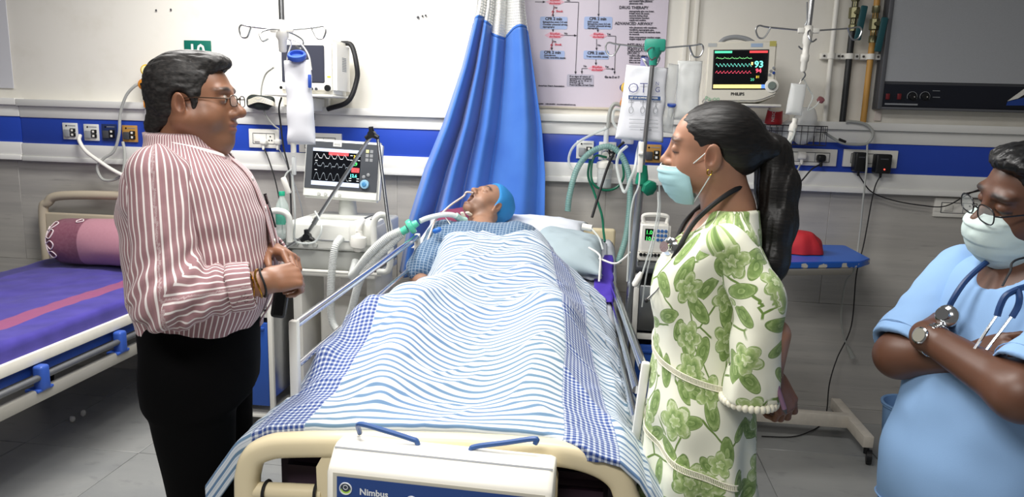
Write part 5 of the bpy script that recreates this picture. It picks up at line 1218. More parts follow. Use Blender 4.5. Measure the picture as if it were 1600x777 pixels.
hs = tag(B().tube([PY(125, 212, -.06), PY(124, 220, -.10), PY(134, 236, -.12), PY(155, 252, -.13), PY(180, 268, -.14), PY(215, 285, -.16)], .011, 10).build('gas_hose', W), 'thick white gas hose plugged into the second outlet and running behind the man', 'hose')
c = PY(945, 270, -.12)
of = thing('oxygen_flowmeter', 'oxygen flowmeter with clear humidifier bottle on the trunking beside the curtain', 'flowmeter', c+np.array((0, 0, -.14)))
B().lathe(((.012, 0), (.014, .01), (.014, .02), (.010, .03), (.010, .05)), PY(946, 250, -.10), n=14).build('valve', CHROME, of)
B().lathe(((.020, 0), (.020, .012), (.016, .014)), PY(946, 243, -.11), (0, -1, 0), 18).build('gauge', W, of)
B().cyl(PY(946, 235, -.09), PY(948, 198, -.09), .014, n=14).build('flow_tube', CLEARB, of); B().cyl(PY(946, 240, -.085), PY(948, 226, -.045), .012, n=12).build('adapter', CHROME, of)
B().lathe(((.042, 0), (.044, .004), (.044, .032), (.030, .038), (.014, .044)), PY(945, 263, -.12), n=24).build('bottle_lid', W, of)
B().lathe(((.036, -.105), (.039, -.10), (.040, 0)), PY(945, 263, -.12), n=24).build('humidifier_bottle', CLEAR, of); B().lathe(((.036, -.10), (.036, -.055)), PY(945, 263, -.12), n=24).build('water', M('water', '#c9d6d8', .05, alpha=.5), of)
for k in range(3): B().sweep([PY(945, 272+4*k, -.12)+np.array((.0405*math.cos(q), .0405*math.sin(q), 0)) for q in np.linspace(3.5, 5.9, 9)], .0009, 4).build('level_mark', GRY, of)
tag(hose('corrugated_hose', [PY(887, 330, -.2), PY(890, 305, -.2), PY(900, 268, -.18), PY(915, 245, -.17), PY(935, 232, -.16), PY(955, 230, -.16), PY(972, 245, -.17), PY(983, 275, -.2), PY(984, 320, -.26), PY(978, 370, -.34), PY(966, 410, -.40)], .016, TEALT, None, .012, .06), 'thick pale teal hose arching over the oxygen flowmeter', 'hose')
tag(B().tube([PY(922, 250, -.14), PY(919, 275, -.14), PY(928, 300, -.15), PY(940, 335, -.25), PY(943, 362, -.35), PY(945, 378, -.40)], .0065, 8).build('oxygen_tubing', GREENT), 'green oxygen tubing hanging down to the purple cloth', 'tube')
tag(B().tube([PY(948, 246, -.13), PY(930, 244, -.14), PY(924, 262, -.15), PY(926, 285, -.16), PY(942, 297, -.16), PY(962, 294, -.16), PY(974, 278, -.16), PY(973, 255, -.15)], .0065, 8).build('oxygen_tubing', GREENT), 'green oxygen tubing coiled in a loop around the humidifier bottle', 'tube')
tag(B().tube([PY(975, 222, -.14), PY(962, 235, -.13), PY(950, 260, -.2), PY(940, 290, -.26), PY(925, 340, -.32)], .007, 8).build('black_hose', BKR), 'black hose slanting down behind the humidifier bottle', 'hose')
tag(B().tube([PY(950, 200, -.10), PY(930, 208, -.10), PY(900, 225, -.11), PY(889, 245, -.11), PY(892, 262, -.11), PY(905, 268, -.11)], .007, 8).build('clear_tubing', TUBEC), 'clear tubing looping in front of the white gas outlet', 'tube')
tag(B().tube([PY(972, 165, -.10), PY(960, 163, -.1), PY(953, 175, -.1), PY(950, 200, -.1)], .011, 8).build('suction_tubing', TUBEG), 'grey suction tubing running from the regulator behind the OT bag', 'tube')
tag(B().tube([PY(972, 172, -.14), PY(960, 172, -.14), PY(958, 190, -.14), PY(968, 205, -.15), PY(975, 215, -.16)], .008, 8).build('clear_tubing', TUBEC), 'clear tubing hanging from the regulator behind the OT bag', 'tube')
# ================================================================ infusion pump on the right locker
pz = .988; pa_ = PY(1000, 398, -.60); pb_ = PY(1042, 398, -.60); F, X, Z, N = frame_of((pa_[0]-.01, -.62, pz+.03), (1, 0, 0), (0, .05, 1)); w = pb_[0]-pa_[0]+.02; h = .15
ip = thing('infusion_pump', 'white infusion pump with green readout on the locker behind the drip stand', 'infusion pump', ((pa_[0]+pb_[0])/2, -.55, pz))
slab_on(F, 0, 0, w, h, -.13, 0, 'casing', W, ip, .012, 3); slab_on(F, -.004, -.03, w+.004, .008, -.13, .012, 'syringe_tray', W, ip, .004)
quad(F, w*.18, h*.45, w*.50, h*.82, .001, 'display', SCRN, ip)
for k, t_ in enumerate(('1.0', '10.0')): textmesh('reading', t_, .026, G1, F(w*.20, h*.65-.03*k, .0016), ip, right=X, up=Z, bold=.0005)
for i in range(3):
    for j in range(3): knob(F(w*(.60+.12*i), h*(.48+.14*j), 0), N, .008, .004, M('key_blue', '#3f6fae', .4), ip, 'key', 10)
for k in range(8): knob(F(w*(.08+.115*k), .0, .006), (0, -1, 0), .008, .012, BK, ip, 'tray_key', 10)
B().tube([F(w*.12, h, -.03), F(w*.16, h+.035, -.03), F(w*.84, h+.035, -.03), F(w*.88, h, -.03)], .010, 8).build('carry_handle', W, ip)
# infusion lines around the stand
def line(pts, r, mat, label, name='infusion_line', cat='tube'): return tag(B().tube(pts, r, 6).build(name, mat), label, cat)
line([PY(1000, 262, -.94), PY(998, 290, -.95), PY(990, 310, -.95), PY(985, 340, -.95), PY(982, 400, -.95), PY(980, 440, -.95)], .0042, TUBEC, 'clear infusion line running down the drip stand pole')
line([PY(1028, 300, -.94), PY(1028, 330, -.96), PY(1018, 380, -.97), PY(1006, 420, -.98), PY(997, 450, -1.0)], .0042, TUBEC, 'clear infusion line curving from the green clamp to the stopcock')
line([PY(1030, 290, -.92), PY(1030, 340, -.9), PY(1010, 430, -.9), PY(1003, 480, -.9)], .0038, TUBEC, 'clear infusion line behind the curved one')
line([PY(920, 387, -.80), PY(934, 396, -.84), PY(938, 406, -.88), PY(936, 440, -.92)], .0045, W, 'white tube lying on the purple cloth', cat='tube')
line([PY(936, 404, -.86), PY(960, 412, -.90), PY(975, 404, -.92), PY(985, 394, -.93)], .0045, W, 'white tube running from the purple cloth to the drip stand')
line([PY(924, 357, -.70), PY(936, 372, -.74), PY(942, 390, -.78)], .0045, TUBEC, 'thin line leaving the white connector on the towel')
a = PY(910, 354, -.68); b_ = PY(925, 357, -.69); tag(B().cyl(a, b_, .016, n=14).build('line_connector', W), 'white plastic connector lying on the towel edge', 'connector')
a = PY(1000, 430, -1.0); b_ = PY(990, 448, -1.02); tag(B().lathe(((.006, 0), (.014, .01), (.014, .05), (.008, .07)), b_, a-b_, 12).build('stopcock', W), 'white stopcock hanging on the infusion line beside the bed rail', 'stopcock')
# ================================================================ smooth solid modelling (signed distances, surface nets) for people and clothes
f32 = np.float32
def A3(p): return np.array(p, f32)
def ell(c, r, R=None):
    c, r = A3(c), A3(r); R = None if R is None else np.array(R, f32)
    def f(p):
        q = p-c
        if R is not None: q = q@R
        k0 = np.sqrt(((q/r)**2).sum(-1)); k1 = np.sqrt(((q/(r*r))**2).sum(-1))+1e-9; return k0*(k0-1)/k1
    return f
def rc(a, b, ra, rb, flat=None):
    a, b = A3(a), A3(b); ba = b-a; L = float(ba@ba)+1e-12
    def f(p):
        q = p-a; h = np.clip(q@ba/L, 0, 1); q = q-h[..., None]*ba
        if flat is not None:
            ax = A3(flat[0]); ax = ax/np.linalg.norm(ax); t = q@ax; q = q+ax*(t*(1/flat[1]-1))[..., None]
        return np.sqrt((q*q).sum(-1))-(ra+(rb-ra)*h)
    return f
def stack(zs, cx, cy, rx, ry, pw=2.3, cap=0.02):
    """body of stacked super-ellipses along z; smooth interpolation"""
    zs = np.array(zs, float); o = np.argsort(zs); zs = zs[o]; zt = np.linspace(zs[0], zs[-1], 200)
    def sm(v):
        v = np.interp(zt, zs, np.array(v, float)[o]); k = np.hanning(21); k /= k.sum(); return np.convolve(np.pad(v, 10, 'edge'), k, 'valid')
    CX, CY, RX, RY = sm(cx), sm(cy), sm(rx), sm(ry); z0, z1 = zs[0], zs[-1]
    def f(p):
        z = p[..., 2]; a = np.interp(z, zt, RX); b = np.interp(z, zt, RY)
        x = (p[..., 0]-np.interp(z, zt, CX))/a; y = (p[..., 1]-np.interp(z, zt, CY))/b
        k = (np.abs(x)**pw+np.abs(y)**pw)**(1/pw); d = (k-1)*np.minimum(a, b)
        e = np.maximum(z0-z, z-z1); return np.maximum(d, e).astype(f32)
    f.tab = (zt, CX, CY, RX, RY); return f
def union(items):
    """items: (fn, k) smooth union; (fn, k, '-') smooth subtraction; (fn, k, '&') intersection"""
    def f(p):
        d = None
        for it in items:
            e = it[0](p); k = it[1]; op = it[2] if len(it) > 2 else '+'
            if d is None: d = e; continue
            if op == '+': h = np.maximum(k-np.abs(d-e), 0)/k; d = np.minimum(d, e)-h*h*k*.25
            elif op == '-': e = -e; h = np.maximum(k-np.abs(d-e), 0)/k; d = np.maximum(d, e)+h*h*k*.25
            else: h = np.maximum(k-np.abs(d-e), 0)/k; d = np.maximum(d, e)+h*h*k*.25
        return d
    return f
def placed(fn, c, R, s=1.0):
    """fn in local coordinates; R columns = local axes in world"""
    c = A3(c); R = np.array(R, f32)
    return lambda p: fn(((p-c)@R)/f32(s))*f32(s)
def disp(fn, amp, freq, seed=0.0, sc=(1, 1, 1)):
    sc = A3(sc)
    return lambda p: fn(p)+f32(amp)*vnoise(p*sc*f32(freq)+f32(seed))
def sdf_mesh(fn, lo, hi, h, C=4):
    lo = np.array(lo, float); hi = np.array(hi, float); n = np.maximum(np.ceil((hi-lo)/(C*h)).astype(int), 1)
    ax = [lo[i]+(np.arange(n[i])+.5)*C*h for i in range(3)]
    G = np.stack(np.meshgrid(*ax, indexing='ij'), -1).reshape(-1, 3).astype(f32); d = fn(G).reshape(n)
    V = np.full(n*C+1, 1.0, f32); V[:-1, :-1, :-1] = d.repeat(C, 0).repeat(C, 1).repeat(C, 2)
    act = np.argwhere(np.abs(d) < C*h*1.5); k = np.arange(C+1); off = np.stack(np.meshgrid(k, k, k, indexing='ij'), -1).reshape(-1, 3)
    for s in range(0, len(act), 6000):
        I = (act[s:s+6000, None, :]*C+off[None]).reshape(-1, 3); V[I[:, 0], I[:, 1], I[:, 2]] = fn((lo+I*h).astype(f32))
    S = V < 0; V[0], V[-1] = 1, 1
    S = V < 0
    c8 = [S[i:S.shape[0]-1+i, j:S.shape[1]-1+j, l:S.shape[2]-1+l] for i in (0, 1) for j in (0, 1) for l in (0, 1)]
    sm = sum(c.astype(np.int8) for c in c8); cells = np.argwhere((sm > 0) & (sm < 8)); idx = np.full(sm.shape, -1, np.int32); idx[tuple(cells.T)] = np.arange(len(cells))
    cv = np.stack([V[cells[:, 0]+i, cells[:, 1]+j, cells[:, 2]+l] for i in (0, 1) for j in (0, 1) for l in (0, 1)], -1)
    co = np.array([(i, j, l) for i in (0, 1) for j in (0, 1) for l in (0, 1)], float); acc = np.zeros((len(cells), 3)); cnt = np.zeros(len(cells))
    for a in range(8):
        for b in range(a+1, 8):
            if np.abs(co[a]-co[b]).sum() == 1:
                m = (cv[:, a] < 0) != (cv[:, b] < 0); t = cv[:, a]/(cv[:, a]-cv[:, b]+1e-12); P = co[a]+t[:, None]*(co[b]-co[a]); acc[m] += P[m]; cnt[m] += 1
    verts = lo+(cells+acc/cnt[:, None])*h; F = []
    for axi in range(3):
        sl = [slice(None)]*3; s0 = list(sl); s1 = list(sl); s0[axi] = slice(0, -1); s1[axi] = slice(1, None)
        a = S[tuple(s0)]; b = S[tuple(s1)]; e = np.argwhere(a != b); o = [i for i in range(3) if i != axi]
        e = e[(e[:, o[0]] > 0) & (e[:, o[1]] > 0) & (e[:, o[0]] < V.shape[o[0]]-1) & (e[:, o[1]] < V.shape[o[1]]-1)]
        u = np.zeros(3, int); u[o[0]] = 1; v = np.zeros(3, int); v[o[1]] = 1
        q = [idx[tuple((e-x).T)] for x in (u*0, u, u+v, v)]; Q = np.stack(q, -1); fl_ = a[tuple(e.T)]
        if axi == 1: fl_ = ~fl_
        Q[fl_] = Q[fl_][:, ::-1]; F.append(Q)
    F = np.concatenate(F); F = F[(F >= 0).all(1)]
    return verts, F
def relax(v, F, it=2, lam=.5):
    e = np.concatenate([F[:, [0, 1]], F[:, [1, 2]], F[:, [2, 3]], F[:, [3, 0]]]); n = len(v); cnt = np.bincount(e[:, 0], minlength=n)+np.bincount(e[:, 1], minlength=n)
    for _ in range(it):
        a = np.stack([np.bincount(e[:, 0], v[e[:, 1], i], n)+np.bincount(e[:, 1], v[e[:, 0], i], n) for i in range(3)], -1)/np.maximum(cnt, 1)[:, None]; v = v+lam*(a-v)
    return v
def np_mesh(name, v, F):
    P = v[F[:, :3]]
    if (np.cross(P[:, 0], P[:, 1])*P[:, 2]).sum() < 0: F = F[:, ::-1].copy()
    me = bpy.data.meshes.new(name); me.vertices.add(len(v)); me.vertices.foreach_set('co', np.asarray(v, f32).ravel()); k = F.shape[1]
    me.loops.add(F.size); me.loops.foreach_set('vertex_index', F.astype(np.int32).ravel()); me.polygons.add(len(F)); me.polygons.foreach_set('loop_start', np.arange(0, F.size, k, dtype=np.int32))
    me.update(calc_edges=True); me.validate(); return me
def join(parts):
    vs, fs, o = [], [], 0
    for v, F in parts: vs.append(v); fs.append(F+o); o += len(v)
    return np.concatenate(vs), np.concatenate(fs)
def set_col(me, c):
    c = np.asarray(c, f32); a = me.attributes.new('tint', 'FLOAT_COLOR', 'POINT'); a.data.foreach_set('color', np.concatenate([c, np.ones((len(c), 1), f32)], 1).ravel())
def solid(name, fn, lo, hi, h, mat, parent, cuv=None, col=None, it=1, label=None):
    v, F = sdf_mesh(fn, lo, hi, h); v = relax(v, F, it); me = np_mesh(name, v, F)
    if cuv is not None: set_cuv(me, cuv(v))
    if col is not None: set_col(me, col(v))
    return link(name, me, mat, parent, True, label)
def skin_mat(name, rough=.45):
    g = NT(name, rough); t = g.attr('tint').outputs['Color']; n = g.noise(g.obj(), 90, 4).outputs['Fac']; n2 = g.noise(g.obj(), 22, 3).outputs['Fac']
    k = g.n('ShaderNodeMapRange'); g.put(k.inputs[0], n2); k.inputs[3].default_value = .88; k.inputs[4].default_value = 1.10
    g.base(g.mix(1.0, t, k.outputs[0], 'MULTIPLY')); g.bump(n, .12, .0008); g.b.inputs['Subsurface Weight'].default_value = .12; g.b.inputs['Subsurface Radius'].default_value = (.010, .004, .002); g.b.inputs['Subsurface Scale'].default_value = .5
    return g.m
def axes(fwd, up=(0, 0, 1)):
    X = np.array(fwd, float); X /= np.linalg.norm(X); Z = np.array(up, float); Z -= X*(X@Z); Z /= np.linalg.norm(Z); Y = np.cross(Z, X); return np.stack([X, Y, Z], 1)
def head_ops(jaw=1.0, cheek=0.0, chin2=0.0, nose=1.0, brow=1.0, mouth_open=0.0, ear=1.0, neck=(-.045, 0, -.20), neck_r=.058, eye_closed=False):
    o = [(ell((-.018, 0, .045), (.097, .075, .080)), .03), (ell((.030, 0, .0), (.066, .062, .088)), .03)]
    for s in (1, -1):
        o += [(ell((.045, s*.034, -.035), (.036+cheek*.3, .030+cheek, .042)), .02), (rc((-.008, s*(.052+cheek*.5), -.042), (.060, s*.015, -.098*jaw), .022+cheek*.6, .017), .03)]
    o += [(ell((.069, 0, -.098*jaw), (.022, .024, .020)), .022), (ell((.077, 0, -.058), (.022, .030, .030)), .02)]
    if chin2: o += [(ell((.030, 0, -.108), (.048, .046, .030+chin2)), .03)]
    for s in (1, -1):
        o += [(ell((.081, s*.026, .032), (.015*brow, .026, .011*brow)), .014), (ell((.104, s*.034, .010), (.022, .021, .015)), .014, '-'), (ell((.078, s*.031, .010), (.0155, .0165, .0125)), .006)]
    o += [(rc((.086, 0, .022), (.110+.04*max(0, nose-1), 0, -.020), .008, .0115*nose), .014), (ell((.111+.05*max(0, nose-1), 0, -.024), (.0135*nose, .0125*nose, .0115*nose)), .008)]
    for s in (1, -1): o += [(ell((.100, s*.013*nose, -.030), (.012, .009, .009)), .008)]
    for s in (1, -1): o += [(ell((.106, s*.0075, -.039), (.005, .004, .006)), .003, '-')]
    if mouth_open: o += [(ell((.094, 0, -.047), (.010, .022, .007)), .006), (ell((.088, 0, -.083-mouth_open*.3), (.011, .021, .008)), .006), (ell((.094, 0, -.064), (.024, .019, .012+mouth_open*.2)), .005, '-')]
    else: o += [(ell((.094, 0, -.0525), (.010, .024, .0068)), .006), (ell((.090, 0, -.0675), (.0105, .021, .008)), .006), (ell((.104, 0, -.0602), (.012, .024, .0016)), .003, '-')]
    for s in (1, -1):
        Rt = axes((1, s*.25, .0), (-.22, 0, 1)); o += [(ell((-.010, s*.082, -.006), (.019*ear, .0075, .032*ear), Rt), .006), (ell((-.016, s*.072, -.010), (.014, .012, .020)), .008), (ell((-.004, s*.090, -.001), (.0115, .0072, .021), Rt), .003, '-')]
    o += [(rc((-.028, 0, -.035), neck, .052, neck_r), .035)]
    return o
def head_tint(q, base, lip, brow_c, beard=0.0, lipz=-.060, brows=True, bw=.5):
    """q: head-local vertex positions -> colours (skin, lips, brows, shaved beard)"""
    c = np.tile(A3(base), (len(q), 1)); x, y, z = q[:, 0], q[:, 1], q[:, 2]
    def mixin(m, col): 
        nonlocal c
        m = np.clip(m, 0, 1)[:, None]; c = c*(1-m)+A3(col)*m
    if beard: mixin(beard*np.clip((-.040-z)/.02, 0, 1)*np.clip((x-.0)/.03, 0, 1)*np.clip((z+.125)/.02, 0, 1), (.07, .045, .035))
    mixin(.9*np.exp(-(((z-lipz)/.012)**4+(y/.023)**4))*(x > .078), lip)
    if brows: mixin(np.exp(-(((z-.034-.003*np.sin(np.abs(y)*60))/.0055)**4+((np.abs(y)-.032)/.021)**4))*(x > .05)*.95, brow_c)
    mixin(.55*np.exp(-((x+.003)/.009)**2-((z+.002)/.016)**2)*(np.abs(y) > .070)*(np.abs(y) < .0875), np.array(base)*.45)  # painted shade: hollow of each ear tinted darker than the skin
    mixin(.35*np.exp(-((x+.002)/.02)**2-((np.abs(y)-.085)/.02)**2-((z+.002)/.03)**2), np.array(base)*np.array((1.05, .75, .7)))
    return c
def hand_ops(w, d, back, side, curl=(20, 30, 20), spread=0.0, thumb=(.55, .75, -.35), s=1.0, thumb_curl=25, curls=None):
    """w wrist point, d direction wrist->knuckles, back = dorsal normal, side=+1 when the thumb lies at back x d"""
    d = np.array(d, float); d /= np.linalg.norm(d); n = np.array(back, float); n -= d*(d@n); n /= np.linalg.norm(n); t = np.cross(n, d)*side
    w = np.array(w, float); P = lambda a, b, c: w+s*(d*a+t*b+n*c); R = np.stack([d, t, n], 1); o = []
    o.append((ell(P(.046, .002, 0), (.050*s, .039*s, .0155*s), R), .012)); o.append((rc(w-d*.02, P(.03, 0, 0), .026*s, .028*s, (n, .72)), .02))
    tips = []
    ln = ((.043, .026, .021), (.047, .030, .022), (.043, .028, .021), (.034, .021, .019)); ys = (.030, .010, -.010, -.029); rr = (.0092, .0096, .0092, .0082)
    for i in range(4):
        cc = curls[i] if curls else curl; b = P(.088-.006*abs(i-1.2), ys[i], 0); o.append((rc(P(.03, ys[i]*.7, .001), b, .0115*s, rr[i]*1.12*s), .010)); a = 0.0; p = b; sp = (1.5-i)*spread
        for j in range(3):
            a += math.radians(cc[j]); dr = d*math.cos(a)+t*sp*math.cos(a)-n*math.sin(a); dr /= np.linalg.norm(dr); q = p+dr*ln[i][j]*s
            o.append((rc(p, q, rr[i]*(1-.07*j)*s, rr[i]*(.93-.09*j)*s), .0035)); p = q
        tips.append((p, dr))
    b0 = P(.018, .026, -.006); td = d*thumb[0]+t*thumb[1]+n*thumb[2]; td /= np.linalg.norm(td); b1 = b0+td*.040*s; o.append((rc(b0, b1, .0155*s, .0120*s), .014))
    ax = np.cross(td, -n); td2 = td+(d-td)*math.sin(math.radians(thumb_curl))*.8-n*.15; td2 /= np.linalg.norm(td2); b2 = b1+td2*.032*s; b3 = b2+(td2*.9+d*.2-n*.1)*.024*s; o.append((rc(b1, b2, .0115*s, .0102*s), .004)); o.append((rc(b2, b3, .0102*s, .0082*s), .004))
    tips.append((b3, td2)); return o, tips
def bounds(pts, m): P = np.array(pts, float); return P.min(0)-m, P.max(0)+m
def eye(c, R, parent, look=(1, 0, 0), r=.0122):
    c = np.array(c); b = B().ball((0, 0, 0), r, 20, 14); v = np.array(b.v); ax = np.array(look, float); ax /= np.linalg.norm(ax); k = v@ax/r
    b.v = [tuple(p) for p in (v@R.T+c)]; me = bpy.data.meshes.new('eye'); me.from_pydata(b.v, [], b.f); col = np.where((k > .93)[:, None], A3((.01, .008, .007)), np.where((k > .80)[:, None], A3((.06, .03, .018)), A3((.40, .35, .31)))); set_col(me, col)
    return link('eye', me, EYEM, parent, True)
g = NT('eye_gloss', .3); g.base(g.attr('tint').outputs['Color']); EYEM = g.m
def hair_mat(name, c1, c2, rough=.38, sc=(60, 60, 8)):
    g = NT(name, rough); s = g.sep(g.obj()); v = g.comb(g.math('MULTIPLY', s[0], sc[0]), g.math('MULTIPLY', s[1], sc[1]), g.math('MULTIPLY', s[2], sc[2])); n = g.noise(v, 3.0, 4).outputs['Fac']
    g.base(g.mix(g.step(.55, .2, n), lin(c1), lin(c2))); g.bump(n, .5, .002); return g.m
def surf_mask(name, C, R, s, mat, parent, prof, pleats=3, thick=.0018, edge=None):
    """face mask in head-local coordinates: prof rows (z, front_x, edge_x, half_width)"""
    prof = np.array(prof, float); nb, na = 46, 50; t = np.linspace(0, 1, nb); tt = np.linspace(0, 1, len(prof)); Q = np.stack([np.interp(t, tt, prof[:, i]) for i in range(4)], -1); k = np.hanning(9); k /= k.sum()
    Q = np.stack([np.convolve(np.pad(Q[:, i], 4, 'edge'), k, 'valid') for i in range(4)], -1); V = np.zeros((nb, na, 3))
    for i in range(nb):
        z, fx, ex, hw = Q[i]; pl = ((t[i]*(pleats+1)) % 1.0); dp = .0035*pl*(0.15 < t[i] < .9)
        for j in range(na):
            a = -1+2*j/(na-1); an = a*math.pi/2; c = math.cos(an)**.75 if math.cos(an) > 1e-6 else 0
            V[i, j] = (ex+(fx-ex)*c+dp*c, hw*math.sin(an), z-.004*abs(a)*(1-abs(2*t[i]-1)))
    V += .0012*vnoise(V*60)[..., None]; Wd = V*s@R.T+np.array(C); o = grid_obj(name, Wd, mat, parent, None, thick)
    return o, Wd
def glasses(C, R, s, parent, rim, lens, rx=.098, z0=.008, lw=.024, lh=.017, ear_x=-.005, ear_y=.080, dark=True, tilt=0.0, name='glasses', full=True):
    w = lambda p: (np.array(p)*s)@R.T+np.array(C); gl = None
    ft = w((rx, 0, z0)); gl = B().tube([w((rx+.002, -.009, z0+.006)), w((rx+.004, 0, z0+.009)), w((rx+.002, .009, z0+.006))], .0014, 6).build(name, rim, parent)
    for sd in (1, -1):
        L = []; 
        for q in np.linspace(0, 2*math.pi, 33)[:-1]:
            ca, sa = math.cos(q), math.sin(q); ca = math.copysign(abs(ca)**.7, ca); sa = math.copysign(abs(sa)**.7, sa); yy = sd*(.033+lw*ca); L.append((rx-.10*(abs(yy)-.01)*.6, yy, z0+lh*sa))
        B().sweep([w(p) for p in L], .0014, 6, closed=True).build('rim', rim, gl)
        B().add([w(p) for p in L], [tuple(range(len(L)))]).build('lens', lens, gl, False, fix=False)
        yo = sd*(.033+lw); xo = rx-.06*(abs(yo)-.01)
        B().sweep([w((xo, yo, z0+.006)), w((xo-.008, sd*.066, z0+.006)), w((.03, sd*.076, z0+.007)), w((ear_x, sd*ear_y, z0+.004)), w((ear_x-.022, sd*ear_y, z0-.022))], .0018, 6).build('temple', rim, gl)
    return gl
# ================================================================ person: man in striped shirt
def Rz(deg): a = math.radians(deg); return np.array([[math.cos(a), -math.sin(a), 0], [math.sin(a), math.cos(a), 0], [0, 0, 1.0]])
def head_R(yaw, pitch=0, roll=0):
    a, b, c = [math.radians(v) for v in (yaw, pitch, roll)]; X = np.array([math.cos(a), math.sin(a), 0]); Y = np.array([-math.sin(a), math.cos(a), 0]); Z = np.array([0, 0, 1.0])
    X, Z = X*math.cos(b)-Z*math.sin(b), Z*math.cos(b)+X*math.sin(b); Y, Z = Y*math.cos(c)+Z*math.sin(c), Z*math.cos(c)-Y*math.sin(c); return np.stack([X, Y, Z], 1)
def ang_uv(fn_stack, O, R, rad):
    zt, CX, CY, RX, RY = fn_stack.tab
    def f(v):
        q = (v-O)@R; z = q[:, 2]; a = np.arctan2((q[:, 1]-np.interp(z, zt, CY))/np.interp(z, zt, RY), (q[:, 0]-np.interp(z, zt, CX))/np.interp(z, zt, RX))
        return np.stack([a*rad, z, a*0], -1)
    return f
def limb_uv(pts, ref, rad):
    """angle around a poly-line limb and length along it"""
    P = np.array(pts, float); ref = np.array(ref, float)
    def f(v):
        best = np.full(len(v), 1e9); U = np.zeros(len(v)); Vv = np.zeros(len(v)); L0 = 0
        for a, b in zip(P[:-1], P[1:]):
            d = b-a; L = np.linalg.norm(d); d = d/L; t = np.clip((v-a)@d, 0, L); q = v-a-t[:, None]*d; dist = np.linalg.norm(q, axis=1); r = ref-d*(ref@d); r /= np.linalg.norm(r); s = np.cross(d, r)
            m = dist < best; best[m] = dist[m]; U[m] = np.arctan2(q@s, q@r)[m]*rad; Vv[m] = (L0+t)[m]; L0 += L
        return np.stack([U, Vv, U*0], -1)
    return f
SKM = skin_mat('man_skin'); SK1 = (.255, .118, .066)
mo_, mr = np.array((-1.070, -2.20, 0.0)), Rz(13)
ML = lambda x, y, z: mo_+mr@np.array((x, y, z), float)
man = thing('person', 'standing man in red and white striped shirt, black trousers and glasses', 'person', mo_)
HC, HR = np.array((-1.055, -2.20, 1.645)), head_R(9, -1)
hops = head_ops(jaw=.98, cheek=.012, chin2=.012, nose=1.09, neck=(-.055, 0, -.19), neck_r=.068)
HF = union(hops); head = placed(HF, HC, HR)
# arms
shN, elN, wrN = ML(-.030, -.195, 1.445), np.array((-1.020, -2.425, 1.175)), PY(412, 442, -2.33)
shF, elF, wrF = ML(-.03, .205, 1.445), ML(.06, .27, 1.17), PY(424, 392, -2.12)
kn = PY(455, 432, -2.27); dN = kn-wrN
hN, tipsN = hand_ops(wrN+dN*.08, dN, (-.10, -.85, .45), +1, s=1.02, curls=[(55, 75, 40), (60, 80, 40), (62, 80, 45), (65, 80, 45)], thumb=(.65, .55, -.55), thumb_curl=50)
knF = PY(458, 402, -2.16); dF = knF-wrF
hF_, tipsF = hand_ops(wrF, dF, (.35, .35, .85), -1, s=1.0, curls=[(35, 50, 30), (38, 55, 30), (42, 60, 30), (45, 60, 30)], thumb=(.7, .5, -.4), thumb_curl=20)
armN = union([(rc(elN, wrN, .046, .029), .02)]+hN); armF = union([(rc(elF, wrF, .044, .028), .02)]+hF_)
tors = stack([.90, 1.0, 1.12, 1.25, 1.38, 1.46, 1.50], [0]*7, [0]*7, [.12, .13, .15, .15, .14, .10, .06], [.15, .16, .175, .175, .18, .15, .07])
legs = [(rc(ML(-.01, s*.09, .95), ML(.0, s*.10, .50), .075, .05), .03) for s in (1, -1)]+[(rc(ML(.0, s*.10, .50), ML(-.01, s*.10, .08), .05, .035), .03) for s in (1, -1)]
core = union([(placed(tors, mo_, mr), .03)]+legs+[(rc(shN, elN, .045, .04), .03), (rc(shF, elF, .045, .04), .03)])
parts = [sdf_mesh(head, HC-.20, HC+.17, .0028), sdf_mesh(armN, *bounds([wrN-dN*1.2, kn+dN*1.6, wrN], .07), .0026), sdf_mesh(armF, *bounds([wrF-dF*1.2, knF+dF*1.6], .07), .0028), sdf_mesh(core, ML(-.3, -.4, 0.03).clip(-9, 9)*0+np.array((-1.45, -2.6, .03)), np.array((-.75, -1.8, 1.54)), .010)]
parts = [(relax(v, F, 1), F) for v, F in parts]; v, F = join(parts)
def man_tint(v):
    q = (v-HC)@HR; c = head_tint(q, SK1, (.30, .10, .075), (.018, .014, .012), .28); return c
me = np_mesh('body', v, F); set_col(me, man_tint(v)); link('body', me, SKM, man, True)
for s in (1, -1): eye(HC+HR@np.array((.0822, s*.031, .0105)), HR, man, (1, .0, -.05), .0122)
# hair
cran = ell((-.020, 0, .046), (.109, .084, .090)); 
hair = union([(cran, .01), (ell((.050, 0, .104), (.046, .056, .024)), .03), (rc((-.055, 0, -.01), (-.085, 0, -.060), .070, .048), .03), (ell((.020, -.067, .008), (.013, .010, .034)), .012), (ell((.020, .067, .008), (.013, .010, .034)), .012)])
cutf = union([(ell((.120, 0, -.020), (.088, .150, .104)), .01), (ell((.090, 0, .035), (.050, .090, .052)), .02), (ell((.0, 0, -.135), (.12, .2, .088)), .02), (ell((-.008, -.082, -.008), (.026, .030, .034)), .01), (ell((-.008, .082, -.008), (.026, .030, .034)), .01)])
hf = union([(hair, .01), (cutf, .012, '-')])
hf2 = lambda p: hf(p)+.0026*vnoise(p*A3((22, 150, 110)))+.0016*vnoise(p*A3((60, 320, 260))+5)
solid('hair', placed(hf2, HC, HR), HC-.20, HC+.18, .0032, hair_mat('man_hair_mat', '#0d0b0b', '#2c2826', .6, (30, 60, 60)), man, it=1)
# glasses
RIMB = M('rim_brown', '#3b2a1c', .3, .4); LENS = M('lens_glass', '#e8f0f0', .05, alpha=.16)
glasses(HC, HR, 1.0, man, RIMB, LENS, rx=.112, z0=.006, lw=.023, lh=.014, ear_x=-.004, ear_y=.078)
